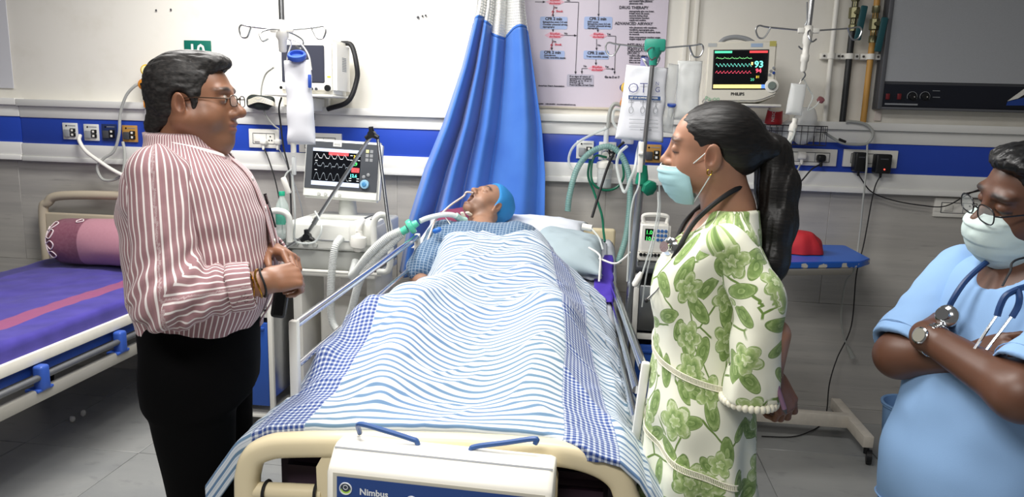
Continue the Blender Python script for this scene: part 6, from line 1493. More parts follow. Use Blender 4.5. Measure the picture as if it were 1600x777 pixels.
# shirt
def shirt_pat(g, u, v, w):
    t = g.math('FRACT', g.math('DIVIDE', u, .0150)); big = g.math('SUBTRACT', g.step(.30, .04, t), g.step(.56, .04, t)); t2 = g.math('FRACT', g.math('DIVIDE', u, .0075)); fine = g.math('SUBTRACT', g.step(.84, .05, t2), g.step(.95, .04, t2))
    c = g.mix(g.step(.5, .3, g.noise(g.comb(u, v, 0.0), 40, 2).outputs['Fac']), lin('#a17b7f'), lin('#967074')); c = g.mix(g.math('MULTIPLY', fine, .3), c, lin('#7a5a72')); return g.mix(big, c, lin('#ece4e2'))
SHM = fabric_uv('striped_shirt_cloth', shirt_pat, .8)
tz = [1.055, 1.075, 1.12, 1.18, 1.27, 1.36, 1.43, 1.475, 1.505, 1.535, 1.56]
ts = stack(tz, [0, .003, .010, .013, .008, 0, -.005, -.010, -.018, -.026, -.030], [0]*11, [.152, .164, .182, .190, .188, .176, .158, .136, .108, .088, .080], [.168, .176, .190, .194, .192, .190, .182, .172, .120, .088, .080], 2.4)
shl = union([(placed(ts, mo_, mr), .04), (ell(ML(-.035, -.165, 1.425), (.078, .075, .085)), .05), (ell(ML(-.03, .165, 1.425), (.078, .075, .085)), .05)])
def wrinkle(p):
    q = (p-A3(mo_))@mr.astype(f32); return .008*vnoise(q*A3((5, 5, 14))+2)+.005*vnoise(q*A3((9, 9, 26))+7+.0*q)+np.where(q[..., 2] < 1.12, .006*vnoise(q*A3((26, 26, 7))+3), 0)
neckhole = ell(HC+HR@np.array((-.045, 0, -.135)), (.080, .070, .060))
shf = union([(lambda p: shl(p)+wrinkle(p), .01), (neckhole, .01, '-')])
lo, hi = np.array((-1.42, -2.55, .99)), np.array((-.76, -1.85, 1.60))
shirt = solid('shirt', shf, lo, hi, .006, SHM, man, ang_uv(ts, mo_, mr, .205), it=1)
# sleeves
def sleeve(sh, el, cf, r, ref, seed):
    P = [sh, el, cf]
    def fld(p):
        d = np.linalg.norm(p-A3(el), axis=-1); w = np.exp(-(d/.11)**2); ax = (cf-el)/np.linalg.norm(cf-el); s = (p-A3(el))@A3(ax); ax2 = (sh-el)/np.linalg.norm(sh-el); s2 = (p-A3(el))@A3(ax2)
        return .010*w*np.sin((s-s2)*95+vnoise(p*9+seed)*3)+.006*vnoise(p*A3((14, 14, 14))+seed)+.004*np.sin(np.maximum(s, 0)*130+vnoise(p*8)*3)*(s > .02)
    base = union([(rc(sh, el, r[0], r[1]), .04), (rc(el, cf, r[1], r[2]), .05)])
    endn = (cf-el)/np.linalg.norm(cf-el); cut = lambda p: (p-A3(cf))@A3(endn)-f32(.012); hole = rc(cf-endn*.05, cf+endn*.06, r[2]-.010, r[2]-.010)
    fn = union([(lambda p: base(p)+fld(p), .01), (cut, .004, '&'), (hole, .004, '-')])
    lo, hi = bounds(P, max(r)+.03); return solid('sleeve', fn, lo, hi, .005, SHM, shirt, limb_uv(P, ref, .062), it=1)
axN = np.cross(shN-elN, wrN-elN)
cfN = elN+(wrN-elN)*.80; sleeve(shN+np.array((.0, .02, .02)), elN, cfN, (.074, .074, .056), axN, 1.0)
axF = np.cross(shF-elF, wrF-elF); cfF = elF+(wrF-elF)*.80; sleeve(shF, elF, cfF, (.080, .074, .054), axF, 4.0)
for cf, el, ax, r in ((cfN, elN, axN, .063), (cfF, elF, axF, .058)):
    d = (cf-el)/np.linalg.norm(cf-el); fn = union([(rc(cf-d*.030, cf+d*.012, r, r*.97), .01), (lambda p, cf=cf, d=d: np.abs((p-A3(cf+d*(-.010)))@A3(d))-f32(.030), .008, '&'), (rc(cf-d*.06, cf+d*.06, r-.011, r-.011), .003, '-')])
    ff = lambda p, fn=fn: fn(p)+.003*vnoise(p*30)
    R_ = axes(d, (0, 0, 1))
    solid('rolled_cuff', ff, *bounds([cf-d*.06, cf+d*.05], r+.015), .004, SHM, shirt, limb_uv([cf-d*.1, cf+d*.1], ax, .062), it=1)
# collar: stand-and-fall band round the neck
nC = HC+HR@np.array((-.040, 0, -.115)); V = []; CU = []
for i, t in enumerate(np.linspace(-1, 1, 61)):
    a = math.pi+t*math.radians(158); fr_ = abs(t)**2.2
    bx, by = math.cos(a), math.sin(a); row = []; cu_ = []
    hgt = .012*(1-fr_)-.030*fr_
    for k, (r, z) in enumerate(((.074, -.030), (.073, .0), (.074, .018), (.080, .024), (.088, .014), (.097, -.012), (.104, -.038-.022*fr_))):
        spread = 1+.10*fr_*(k > 3); p = np.array((bx*r*1.02*spread+(.008+.020*fr_*(k/6))*1, by*r*.98*spread, z+hgt)); row.append(nC+mr@p); cu_.append((k*.009+.0, t*.18, 0))
    V.append(row); CU.append(cu_)
col_ = grid_obj('collar', np.array(V), SHM, shirt, np.array(CU), .0035)
# placket, buttons, pocket with pen
def on_torso(y, z, off=.004):
    """front surface point of the torso at lateral y, height z (local)"""
    zt, CX, CY, RX, RY = ts.tab; rx, ry, cx = np.interp(z, zt, RX), np.interp(z, zt, RY), np.interp(z, zt, CX); yy = min(abs(y)/ry, .99); x = cx+rx*(1-yy**2.4)**(1/2.4)+off; return ML(x, y, z)
V = np.array([[on_torso(y, z, .0075) for y in (-.018, -.009, 0, .009, .018)] for z in np.linspace(1.04, 1.50, 40)]); cu_ = np.zeros(V.shape); cu_[..., 0] = np.array((-.018, -.009, 0, .009, .018))[None, :]+.004; cu_[..., 1] = np.linspace(1.04, 1.5, 40)[:, None]
grid_obj('placket', V, SHM, shirt, cu_, .003)
for z in (1.10, 1.19, 1.28, 1.37, 1.45):
    c = on_torso(0, z, .011); B().lathe(((.0055, 0), (.0055, .002), (.003, .0025)), c, mr@np.array((1, 0, .1)), 12).build('button', W, shirt)
V = np.array([[on_torso(y, z, .010) for y in np.linspace(.025, .125, 12)] for z in np.linspace(1.25, 1.375, 12)]); cu_ = np.zeros(V.shape); cu_[..., 0] = np.linspace(.025, .125, 12)[None, :]; cu_[..., 1] = V[..., 2]
grid_obj('pocket', V, SHM, shirt, cu_, .003)
c0_ = on_torso(.040, 1.405, .014); c1_ = on_torso(.043, 1.31, .012)
pn_ = thing('pen', 'dark pen clipped in the shirt pocket of the standing man', 'pen', c1_); B().cyl(c0_, c1_, .0045, n=10).build('barrel', BK, pn_); B().cyl(c0_+np.array((.006, -.004, -.002)), c0_+(c1_-c0_)*.4+np.array((.006, -.004, 0)), .0016, n=6).build('clip', CHROME, pn_)
# trousers
tr_s = stack([.86, .94, 1.02, 1.085, 1.10], [0, 0, 0, 0, 0], [0]*5, [.140, .150, .154, .156, .154], [.178, .182, .176, .170, .168], 2.4)
trf = union([(placed(tr_s, mo_, mr), .05)]+[(rc(ML(-.005, s*.095, .90), ML(.012, s*.095, .50), .112, .082), .05) for s in (1, -1)]+[(rc(ML(.012, s*.095, .50), ML(-.005, s*.10, .06), .082, .062), .03) for s in (1, -1)])
TRM = M('black_trouser_cloth', '#040405', .95, var=.15, vscale=9); TRM.node_tree.nodes['Principled BSDF'].inputs['Specular IOR Level'].default_value = .15
trs = solid('trousers', lambda p: trf(p)+.005*vnoise(p*A3((9, 9, 5))), np.array((-1.40, -2.50, .02)), np.array((-.80, -1.85, 1.12)), .009, TRM, man)
for s in (1, -1):
    c = ML(.055, s*.10, .045); solid('shoe', placed(union([(ell((0, 0, 0), (.135, .045, .042)), .02), (ell((-.06, 0, .03), (.06, .042, .05)), .03), (lambda p: -p[..., 2]-f32(.040), .004, '&')]), c, mr), c-.17, c+.17, .006, BK, man)
# bracelets and phone
wd = (wrN-elN)/np.linalg.norm(wrN-elN)
for k, (t_, m_, r_) in enumerate(((.0, M('gold', '#c99a3c', .25, 1.0), .0026), (.012, BKR, .0028), (-.014, M('gold'), .0022))):
    c = wrN+wd*(t_-.012); X_ = np.cross(wd, (0, 0, 1)); X_ /= np.linalg.norm(X_); Y_ = np.cross(wd, X_); B().sweep([c+X_*.034*math.cos(q)+Y_*.036*math.sin(q)+wd*.004*math.sin(q*2+k) for q in np.linspace(0, 2*math.pi, 25)[:-1]], r_, 6, closed=True).build('bracelet', m_, man)
pt, pb_ = PY(447, 412, -2.215), PY(434, 496, -2.215)
ph = thing('mobile_phone', 'slim black phone held upright in the hands of the standing man', 'phone', pb_); Zp = (pt-pb_); Lp = np.linalg.norm(Zp); Rp = axes((.35, -.94, 0), Zp)
def pbx(name, d, c, mat, bev): B().box((pt+pb_)/2+Rp@np.array(c, float), d, bev, Matrix([[float(q) for q in r] for r in Rp])).build(name, mat, ph)
pbx('case', (.022, .040, Lp), (0, 0, 0), BK, .010); pbx('screen', (.001, .024, Lp*.6), (.0112, 0, -.02), M('phone_glass', '#0a0b0d', .08), .0)
# ================================================================ person: woman in floral dress
SKW = skin_mat('woman_skin'); SK2 = (.40, .205, .130)
wo, wr_ = np.array((.300, -2.20, 0.0)), Rz(171)
WL = lambda x, y, z: wo+wr_@np.array((x, y, z), float)
wom = thing('person', 'woman in white and green floral dress and face mask standing beside the bed', 'person', wo)
HC, HR = np.array((.272, -2.20, 1.563)), head_R(170, 1, -5); HS = .96
HF = union(head_ops(jaw=.95, nose=.9, brow=.8, neck=(-.050, 0, -.20), neck_r=.050, ear=1.12)); head = placed(HF, HC, HR, HS)
shN = WL(-.035, .150, 1.350); elN = np.array((.415, -2.385, 1.165)); wrN = np.array((.432, -2.375, 1.005))+np.array((.0, 0, .0))
wrN = PY(1203, 592, -2.375); kn = PY(1228, 634, -2.375); dN = kn-wrN
hN, tipsN = hand_ops(wrN, dN, (.55, -.80, .25), +1, s=.95, curls=[(30, 50, 30), (42, 60, 35), (48, 62, 35), (52, 62, 35)], thumb=(.85, .30, -.40), thumb_curl=40)
armN = union([(rc(elN, wrN, .038, .025), .02)]+hN)
core = union([(placed(stack([.60, .9, 1.05, 1.2, 1.33, 1.38, 1.42], [0]*7, [0]*7, [.09, .10, .08, .09, .085, .07, .045], [.13, .14, .11, .12, .13, .10, .05]), wo, wr_), .03), (rc(WL(0, .07, .65), WL(0, .07, .08), .06, .035), .03), (rc(WL(0, -.07, .65), WL(0, -.07, .08), .06, .035), .03), (rc(shN, elN, .038, .034), .03), (rc(WL(-.035, -.15, 1.35), WL(.02, -.19, 1.15), .038, .034), .03), (rc(WL(.02, -.19, 1.15), WL(.10, -.15, 1.0), .034, .025), .03)])
chest = union([(rc(WL(-.045, 0, 1.42), WL(-.01, 0, 1.33), .052, .095, (WL(1, 0, 0)-wo, .80)), .02), (rc(HC+HR@np.array((-.027, 0, -.04))*1, WL(-.040, 0, 1.37), .048, .056), .04)])
parts = [sdf_mesh(union([(head, .02), (chest, .03)]), np.array((.08, -2.36, 1.27)), np.array((.44, -2.04, 1.72)), .0028), sdf_mesh(armN, *bounds([wrN-dN*1.5, kn+dN*1.7], .06), .0025), sdf_mesh(core, np.array((.05, -2.5, .03)), np.array((.60, -1.85, 1.43)), .010)]
parts = [(relax(v, F, 1), F) for v, F in parts]; v, F = join(parts)
q = (v-HC)@HR/HS; c = head_tint(q, SK2, (.36, .12, .10), (.020, .013, .010), 0, bw=.4); hand = np.clip((1.12-v[:, 2])/.05, 0, 1)[:, None]; c = c*(1-hand)+np.array((.20, .085, .048))*hand
e_ = np.exp(-(((q[:, 2]-.0015-.05*(np.abs(q[:, 1])-.031)**2*0)/.0022)**2))*(np.abs(np.abs(q[:, 1])-.033) < .017)*(q[:, 0] > .072); c = c*(1-.85*e_[:, None])+np.array((.02, .012, .01))*.85*e_[:, None]
me = np_mesh('body', v, F); set_col(me, c); link('body', me, SKW, wom, True)
# hair: smooth, pulled back
HM2 = hair_mat('woman_hair_mat', '#050404', '#171210', .5, (10, 40, 70))
hair = union([(ell((-.022, 0, .044), (.105, .081, .084)), .01), (ell((-.075, 0, -.005), (.055, .060, .055)), .03), (rc((-.10, 0, .02), (-.145, 0, .010), .045, .026), .03)])
cutf = union([(ell((.130, 0, -.030), (.100, .160, .122)), .02), (ell((.010, 0, -.150), (.095, .2, .105)), .03), (ell((-.004, .085, -.010), (.026, .034, .036)), .01), (ell((-.004, -.085, -.010), (.026, .034, .036)), .01)])
hf = union([(hair, .01), (cutf, .014, '-')]); hf2 = lambda p: hf(p)+.0012*vnoise(p*A3((22, 160, 160)))
solid('hair', placed(hf2, HC, HR, HS), HC-.22, HC+.22, .003, HM2, wom)
sc0 = HC+HR@np.array((-.160, 0, .012))*HS; sc0 = PY(1187, 222, -2.19)
pt_ = [PY(1185, 222, -2.19), PY(1206, 240, -2.19), PY(1216, 290, -2.20), PY(1214, 350, -2.22), PY(1207, 410, -2.24), PY(1200, 462, -2.245)]
pf_ = union([(rc(a, b, ra, rb), .03) for a, b, ra, rb in zip(pt_[:-1], pt_[1:], (.026, .040, .045, .042, .034), (.040, .045, .042, .034, .012))])
solid('ponytail', lambda p: pf_(p)+.0035*vnoise(p*A3((75, 75, 2.2)))+.0025*vnoise(p*A3((190, 190, 4))+3), *bounds(pt_, .075), .0035, HM2, wom)
b = B(); Xs = np.array((.80, 0, -.6)); Ys = np.array((0, 1.0, 0)); Ns = np.array((.6, 0, .8))
for k in range(13):
    a = 2*math.pi*k/13; p = sc0+(np.cross(Ys, Xs)*0)+(Ys*math.cos(a)+np.array((-.55, 0, .83))*math.sin(a))*.030; b.ball(p, .0155+.003*math.sin(k*2.3), 12, 8, (1, 1, 1.1))
b.build('scrunchie', M('scrunchie_cream', '#c9bd95', .7, var=.15, vscale=60), wom, True)
# mask
MASKM = M('mask_blue', '#a9d2d8', .8, var=.04, bump=.1, bscale=500); MASKW = M('mask_white', '#e3efee', .8, var=.03)
mk, Wd = surf_mask('face_mask', HC, HR, HS, MASKM, wom, [(-.034, .1215, .052, .050), (-.045, .126, .046, .060), (-.065, .124, .040, .065), (-.090, .112, .034, .066), (-.110, .100, .030, .060), (-.130, .080, .030, .048)])
ew = Wd[:, -1]; B().tube(list(Wd[0][::3]), .0018, 5, 3).build('top_hem', MASKW, mk)
earp = HC+HR@np.array((-.012, .083, .004))*HS
for sd, row in ((1, -1), (-1, 0)):
    eU = HC+HR@np.array((-.008, sd*.084, .022))*HS; eB = HC+HR@np.array((-.022, sd*.084, -.018))*HS
    B().tube([Wd[1, row], (Wd[1, row]+eU)/2+HR@np.array((0, sd*.010, 0)), eU], .0013, 5).build('ear_loop', MASKW, mk); B().tube([Wd[-6, row], (Wd[-6, row]+eB)/2+HR@np.array((0, sd*.006, 0)), eB], .0013, 5).build('ear_loop', MASKW, mk)
c = HC+HR@np.array((-.004, .085, -.040))*HS; B().sweep([c+np.array((.0055*math.cos(q), 0, .0075*math.sin(q))) for q in np.linspace(0, 6.28, 15)[:-1]], .0016, 6, closed=True).build('earring', M('gold'), wom)
# dress cloth
def dress_pat(g, u, v, w):
    P = g.comb(u, v, 0.0); cream = lin('#eeeeda'); c = cream
    wp = g.noise(P, 9.0, 2); wv = g.n('ShaderNodeVectorMath', operation='SCALE'); g.put(wv.inputs[0], wp.outputs['Color']); wv.inputs['Scale'].default_value = .035
    ad = g.n('ShaderNodeVectorMath', operation='ADD'); g.put(ad.inputs[0], P); g.put(ad.inputs[1], wv.outputs[0]); P2 = ad.outputs[0]
    st = g.n('ShaderNodeTexVoronoi', feature='DISTANCE_TO_EDGE', voronoi_dimensions='2D'); g.put(st.inputs['Vector'], P2); st.inputs['Scale'].default_value = 8.5; stem = g.math('SUBTRACT', 1.0, g.step(.022, .008, st.outputs['Distance']))
    mskn = g.step(.52, .03, g.noise(P, 13, 1).outputs['Fac']); c = g.mix(g.math('MULTIPLY', stem, g.math('SUBTRACT', 1.0, mskn)), c, lin('#6d8a3e'))
    def motif(scale, rand, petals, rad, depth, dark, mid, light, seedoff, sx=1.0, leaf=False):
        nonlocal c
        vo = g.n('ShaderNodeTexVoronoi', feature='F1', voronoi_dimensions='2D'); pv = g.n('ShaderNodeVectorMath', operation='ADD'); g.put(pv.inputs[0], P); pv.inputs[1].default_value = (seedoff, seedoff*1.7, 0); g.put(vo.inputs['Vector'], pv.outputs[0]); vo.inputs['Scale'].default_value = scale; vo.inputs['Randomness'].default_value = rand
        df = g.n('ShaderNodeVectorMath', operation='SUBTRACT'); g.put(df.inputs[0], pv.outputs[0]); g.put(df.inputs[1], vo.outputs['Position']); rn = g.sep(vo.outputs['Color'])
        rt = g.n('ShaderNodeVectorRotate', rotation_type='Z_AXIS'); g.put(rt.inputs['Vector'], df.outputs[0]); g.put(rt.inputs['Angle'], g.math('MULTIPLY', rn[0], 6.28)); s = g.sep(rt.outputs[0]); x = g.math('MULTIPLY', s[0], sx); y = s[1]
        r = g.math('SQRT', g.math('ADD', g.math('MULTIPLY', x, x), g.math('MULTIPLY', y, y))); a = g.math('ARCTAN2', y, x)
        lob = g.math('ADD', 1-depth, g.math('MULTIPLY', g.math('ABSOLUTE', g.math('COSINE', g.math('MULTIPLY', a, petals/2))), depth)); R_ = g.math('MULTIPLY', lob, g.math('MULTIPLY', rad, g.math('ADD', .75, g.math('MULTIPLY', rn[1], .4))))
        k = g.math('DIVIDE', r, R_); m = g.math('SUBTRACT', 1.0, g.step(1.0, .03, k))
        n = g.noise(P2, 70, 3).outputs['Fac']; sh = g.math('ADD', g.math('MULTIPLY', g.math('FRACT', g.math('ADD', g.math('MULTIPLY', k, 1.7), g.math('MULTIPLY', n, .9))), .50), g.math('MULTIPLY', n, .75))
        cc = g.mix(g.step(.45, .25, sh), lin(dark), lin(mid)); cc = g.mix(g.step(.80, .15, sh), cc, lin(light)); c = g.mix(m, c, cc)
    motif(13.0, .9, 2.0, .019, .0, '#5b7838', '#7f9a55', '#a3b878', .37, .48)
    motif(8.2, .8, 5.0, .046, .38, '#6d8c48', '#a3b976', '#d3dcb4', 1.3)
    return c
DRM = fabric_uv('floral_dress_cloth', dress_pat, .85)
dz = [.28, .45, .64, .80, .90, .98, 1.05, 1.12, 1.20, 1.27, 1.33, 1.37, 1.40, 1.425]
dcx = [.0, .0, -.008, .0, .002, .004, .008, .015, .022, .018, .000, -.020, -.032, -.040]
drx = [.185, .170, .155, .140, .138, .132, .120, .116, .122, .124, .110, .088, .068, .052]
dry = [.250, .225, .205, .195, .190, .178, .158, .148, .152, .158, .165, .150, .110, .070]
dst = stack(dz, dcx, [0]*14, drx, dry, 2.2)
base = union([(placed(dst, wo, wr_), .03), (ell(WL(-.035, .135, 1.345), (.055, .060, .060)), .05), (ell(WL(-.035, -.135, 1.345), (.055, .060, .060)), .05), (ell(WL(.075, .065, 1.215), (.062, .060, .060)), .04), (ell(WL(.075, -.065, 1.215), (.062, .060, .060)), .04)])
def dfold(p):
    q = (p-A3(wo))@wr_.astype(f32); a = np.arctan2(q[..., 1], q[..., 0]); f = np.clip((1.0-q[..., 2])/.35, 0, 1); return .012*f*np.sin(a*9+vnoise(q*3)*2)+.005*vnoise(q*A3((9, 9, 14)))+.004*vnoise(q*A3((20, 20, 6))+4)
neckline = union([(ell(WL(.055, 0, 1.440), (.085, .062, .115)), .01), (ell(WL(-.030, 0, 1.460), (.080, .068, .060)), .02)])
df_ = union([(lambda p: base(p)+dfold(p), .01), (neckline, .006, '-')])
dress = solid('dress', df_, np.array((.02, -2.50, .28)), np.array((.58, -1.90, 1.44)), .0062, DRM, wom, ang_uv(dst, wo, wr_, .165))
# flared sleeve with lace edge
cf = np.array((.392, -2.385, .995)); cf = PY(1170, 622, -2.385); Ps = [shN+np.array((0, .01, .0)), PY(1186, 470, -2.385), cf]; dn_ = (cf-Ps[1])/np.linalg.norm(cf-Ps[1])
sl = union([(rc(Ps[0], Ps[1], .060, .056), .03), (rc(Ps[1], cf+dn_*.03, .056, .064), .03)])
sfold = lambda p: sl(p)+.006*vnoise(p*A3((13, 13, 20))+1)+.005*np.sin(vnoise(p*A3((10, 10, 4)))*7)
sfn = union([(sfold, .01), (lambda p: (p-A3(cf))@A3(dn_), .004, '&'), (rc(cf-dn_*.09, cf+dn_*.08, .048, .058), .004, '-')])
solid('sleeve', sfn, *bounds(Ps, .09), .0048, DRM, dress, limb_uv(Ps, np.cross(dn_, (0, 1, .1)), .056))
LACE = M('lace_cream', '#ece8d4', .85, bump=.3, bscale=600); b = B(); X_ = np.cross(dn_, (0, 1, 0)); X_ /= np.linalg.norm(X_); Y_ = np.cross(dn_, X_)
for k in range(30):
    a = 2*math.pi*k/30; p = cf+(X_*math.cos(a)+Y_*math.sin(a))*.0605; b.ball(p+dn_*.004, .0078, 10, 6, (1, 1, 1.25))
b.build('sleeve_lace', LACE, dress, True)
# far sleeve
Pf = [WL(-.035, -.145, 1.345), WL(.03, -.205, 1.16), WL(.09, -.175, 1.03)]
solid('sleeve', union([(rc(Pf[0], Pf[1], .060, .055), .03), (rc(Pf[1], Pf[2], .055, .060), .03)]), *bounds(Pf, .08), .008, DRM, dress, limb_uv(Pf, (1, 0, 0), .056))
# ladder-lace insertions round the dress
zt, CX, CY, RX, RY = dst.tab
def dress_pt(a, z, off):
    cx, rx, ry = np.interp(z, zt, CX), np.interp(z, zt, RX), np.interp(z, zt, RY); ca, sa = math.cos(a), math.sin(a); k = (abs(ca)**2.2+abs(sa)**2.2)**(-1/2.2); q = np.array((cx+ca*k*rx, sa*k*ry, z)); 
    for _ in range(4):
        P = WL(*q)[None].astype(f32); e = float(df_(P)[0]); q = q+np.array((ca, sa, 0))*(off-e)*.9
    return WL(*q)
for zf, tl in ((1.075, -.045), (.885, -.07), (.695, -.085)):
    up, dn2 = [], []; A_ = np.linspace(-.15, 2.2, 46)
    for a in A_:
        zz = zf+tl*(a/1.57); up.append(dress_pt(a, zz+.0065, .003)); dn2.append(dress_pt(a, zz-.0065, .003))
    ins = B(); ins.sweep(up, .0014, 5); ins.sweep(dn2, .0014, 5); io = ins.build('lace_insertion', LACE, dress)
    rr_ = B()
    for k in range(len(A_)-1):
        for f_ in (0, .5): p = up[k]+(up[k+1]-up[k])*f_; q_ = dn2[k]+(dn2[k+1]-dn2[k])*f_; rr_.sweep([p, q_], .0013, 4)
    rr_.build('lace_rungs', LACE, io)
wd = (wrN-elN)/np.linalg.norm(wrN-elN); X_ = np.cross(dN, (0, 1, 0)); X_ /= np.linalg.norm(X_); Y_ = np.cross(dN/np.linalg.norm(dN), X_)
b = B()
for k in range(16):
    a = 2*math.pi*k/16; b.ball(wrN+(X_*math.cos(a)+Y_*math.sin(a))*.0275, .0042, 8, 6)
b.build('bead_bracelet', M('bead_cream', '#d9c290', .35), wom, True)
B().tube([WL(.02, .052, 1.435), WL(.062, .045, 1.37), WL(.098, .015, 1.30), WL(.104, 0, 1.285), WL(.098, -.015, 1.30), WL(.062, -.045, 1.37)], .0014, 5).build('necklace', M('gold'), wom)
for s in (1, -1): solid('shoe', placed(union([(ell((0, 0, 0), (.115, .038, .032)), .02), (lambda p: -p[..., 2]-f32(.03), .004, '&')]), WL(.04, s*.07, .034), wr_), WL(.04, s*.07, .034)-.14, WL(.04, s*.07, .034)+.14, .006, M('shoe_tan', '#8a6a4c', .5), wom)
a = PY(1206, 578, -2.405); b_ = PY(1226, 640, -2.43)
pe = thing('pen', 'mauve pen held in the hand of the woman in the floral dress', 'pen', b_); B().cyl(a, b_, .0055, n=10).build('barrel', M('pen_mauve', '#7d6078', .35), pe); B().cyl(b_, b_+(b_-a)*.12, .005, .0015, n=10).build('tip', DGRY, pe); B().cyl(a, a-(b_-a)*.06, .0035, n=8).build('push_button', BK, pe)
# stethoscope round her neck
def stetho(name, label, tube_pts, mat, ends, chest_c, chest_n, r=.0048, fork=None):
    t = thing(name, label, 'stethoscope', tube_pts[len(tube_pts)//2]); B().tube(tube_pts, r, 8).build('tubing', mat, t)
    for e in ends: 
        B().tube(e, .0030, 7).build('ear_tube', CHROME, t); B().ball(e[-1], .006, 10, 8).build('ear_tip', BKR, t)
    if fork is not None:
        for f_ in fork: B().tube(f_, r, 8).build('yoke', mat, t)
    c = np.array(chest_c); n = np.array(chest_n, float); ch = B().lathe(((.021, -.006), (.023, -.004), (.023, .003), (.017, .008), (.008, .010), (.008, .018), (.013, .021), (.013, .026)), c, n, 22).build('chest_piece', CHROME, t); B().lathe(((.0205, -.0075), (.0205, -.006)), c, n, 22).build('diaphragm', M('diaphragm', '#d8dad6', .3), ch); return t
nb = [PY(1052, 405, -2.285), PY(1062, 385, -2.29), PY(1083, 350, -2.275), PY(1108, 325, -2.285), PY(1136, 304, -2.272), PY(1156, 293, -2.245), PY(1164, 290, -2.20), PY(1152, 293, -2.15), PY(1130, 300, -2.13), PY(1100, 318, -2.12), PY(1072, 345, -2.13), PY(1058, 372, -2.15), PY(1048, 388, -2.17)]
stetho('stethoscope', 'black stethoscope round the neck of the woman in the floral dress', nb, BKR, [[PY(1052, 405, -2.285), PY(1044, 425, -2.28), PY(1030, 450, -2.29), PY(1010, 470, -2.29)], [PY(1055, 410, -2.27), PY(1044, 432, -2.26), PY(1028, 456, -2.26), PY(1012, 468, -2.26)]], PY(1048, 386, -2.26), (-.7, -.7, .1), r=.0062)
# ================================================================ person: man in blue scrubs with crossed arms
SKD = skin_mat('dark_skin'); SK3 = (.118, .050, .028)
do, dr = np.array((.905, -2.415, 0.0)), Rz(197)
DL = lambda x, y, z: do+dr@np.array((x, y, z), float)
doc = thing('person', 'man in light blue scrubs, glasses and face mask standing with arms crossed', 'person', do)
HC, HR = np.array((.895, -2.42, 1.492)), head_R(183, 11, -15); HS = 1.0
head = placed(union(head_ops(jaw=.98, cheek=.004, brow=1.15, neck=(-.045, 0, -.17), neck_r=.056)), HC, HR, HS)
shR, elR, wrR, knR = DL(-.01, -.165, 1.295), PY(1404, 556, -2.36), PY(1516, 560, -2.50), PY(1552, 551, -2.545)
shL, elL, wrL, knL = DL(-.02, .185, 1.295), PY(1594, 616, -2.67), PY(1446, 524, -2.455), PY(1450, 502, -2.335)
hR, _ = hand_ops(wrR, knR-wrR, (-.2, -.75, .6), -1, s=.98, curl=(18, 22, 15), thumb=(.7, .6, .1))
hL, _ = hand_ops(wrL, knL-wrL, (-.85, -.3, .4), -1, s=.98, curl=(25, 30, 20), thumb=(.7, .5, -.3))
arms = union([(rc(elR, wrR, .047, .030), .02), (rc(shR, elR, .050, .046), .03)]+hR); armsL = union([(rc(elL, wrL, .047, .030), .02), (rc(shL, elL, .050, .046), .03)]+hL)
core = union([(placed(stack([.85, .95, 1.1, 1.2, 1.3, 1.35, 1.38], [.03, .05, .04, .01, 0, -.01, -.015], [0]*7, [.13, .15, .13, .12, .10, .07, .05], [.15, .16, .15, .15, .14, .09, .05]), do, dr), .03)]+[(rc(DL(0, s*.09, .9), DL(0, s*.10, .07), .08, .04), .03) for s in (1, -1)])
chest = rc(HC+HR@np.array((-.028, 0, -.04)), DL(-.01, 0, 1.30), .05, .070)
parts = [sdf_mesh(union([(head, .02), (chest, .03)]), np.array((.68, -2.60, 1.22)), np.array((1.12, -2.22, 1.66)), .0028), sdf_mesh(arms, *bounds([shR, elR, wrR, knR, knR+(knR-wrR)*1.5], .06), .0034), sdf_mesh(armsL, *bounds([shL, elL, wrL, knL, knL+(knL-wrL)*1.5], .06), .0034), sdf_mesh(core, np.array((.5, -2.75, .03)), np.array((1.25, -2.1, 1.39)), .011)]
parts = [(relax(v, F, 1), F) for v, F in parts]; v, F = join(parts); q = (v-HC)@HR
me = np_mesh('body', v, F); c = head_tint(q, SK3, (.2, .07, .05), (.015, .012, .010), .2); e_ = np.exp(-(((q[:, 2]-.004)/.0028)**2))*(np.abs(np.abs(q[:, 1])-.033) < .017)*(q[:, 0] > .072); c = c*(1-.9*e_[:, None])+np.array((.012, .008, .007))*.9*e_[:, None]; set_col(me, c); link('body', me, SKD, doc, True)
hair = union([(ell((-.020, 0, .046), (.106, .083, .089)), .01), (ell((.058, .01, .103), (.036, .055, .022)), .03), (rc((-.055, 0, -.01), (-.085, 0, -.05), .066, .045), .03)])
cutf = union([(ell((.120, 0, -.020), (.086, .150, .100)), .01), (ell((.100, 0, .035), (.052, .090, .050)), .02), (ell((.0, 0, -.135), (.12, .2, .088)), .02), (ell((-.008, -.085, -.008), (.026, .030, .034)), .01), (ell((-.008, .085, -.008), (.026, .030, .034)), .01)])
hf = union([(hair, .01), (cutf, .012, '-')]); solid('hair', placed(lambda p: hf(p)+.003*vnoise(p*A3((26, 140, 110)))+.002*vnoise(p*A3((60, 300, 260))+5), HC, HR), HC-.19, HC+.18, .0032, hair_mat('scrubs_hair', '#050506', '#121418', .4, (30, 60, 60)), doc)
glasses(HC, HR, 1.0, doc, M('rim_black', '#15161a', .3, .3), LENS, rx=.116, z0=.002, lw=.025, lh=.018, ear_y=.080)
mk, Wd = surf_mask('face_mask', HC, HR, 1.0, M('mask_pale', '#cfe0dd', .85, var=.04, bump=.1, bscale=500), doc, [(-.006, .104, .068, .034), (-.024, .128, .056, .054), (-.050, .130, .046, .064), (-.080, .122, .038, .067), (-.108, .108, .034, .060), (-.132, .085, .034, .048)])
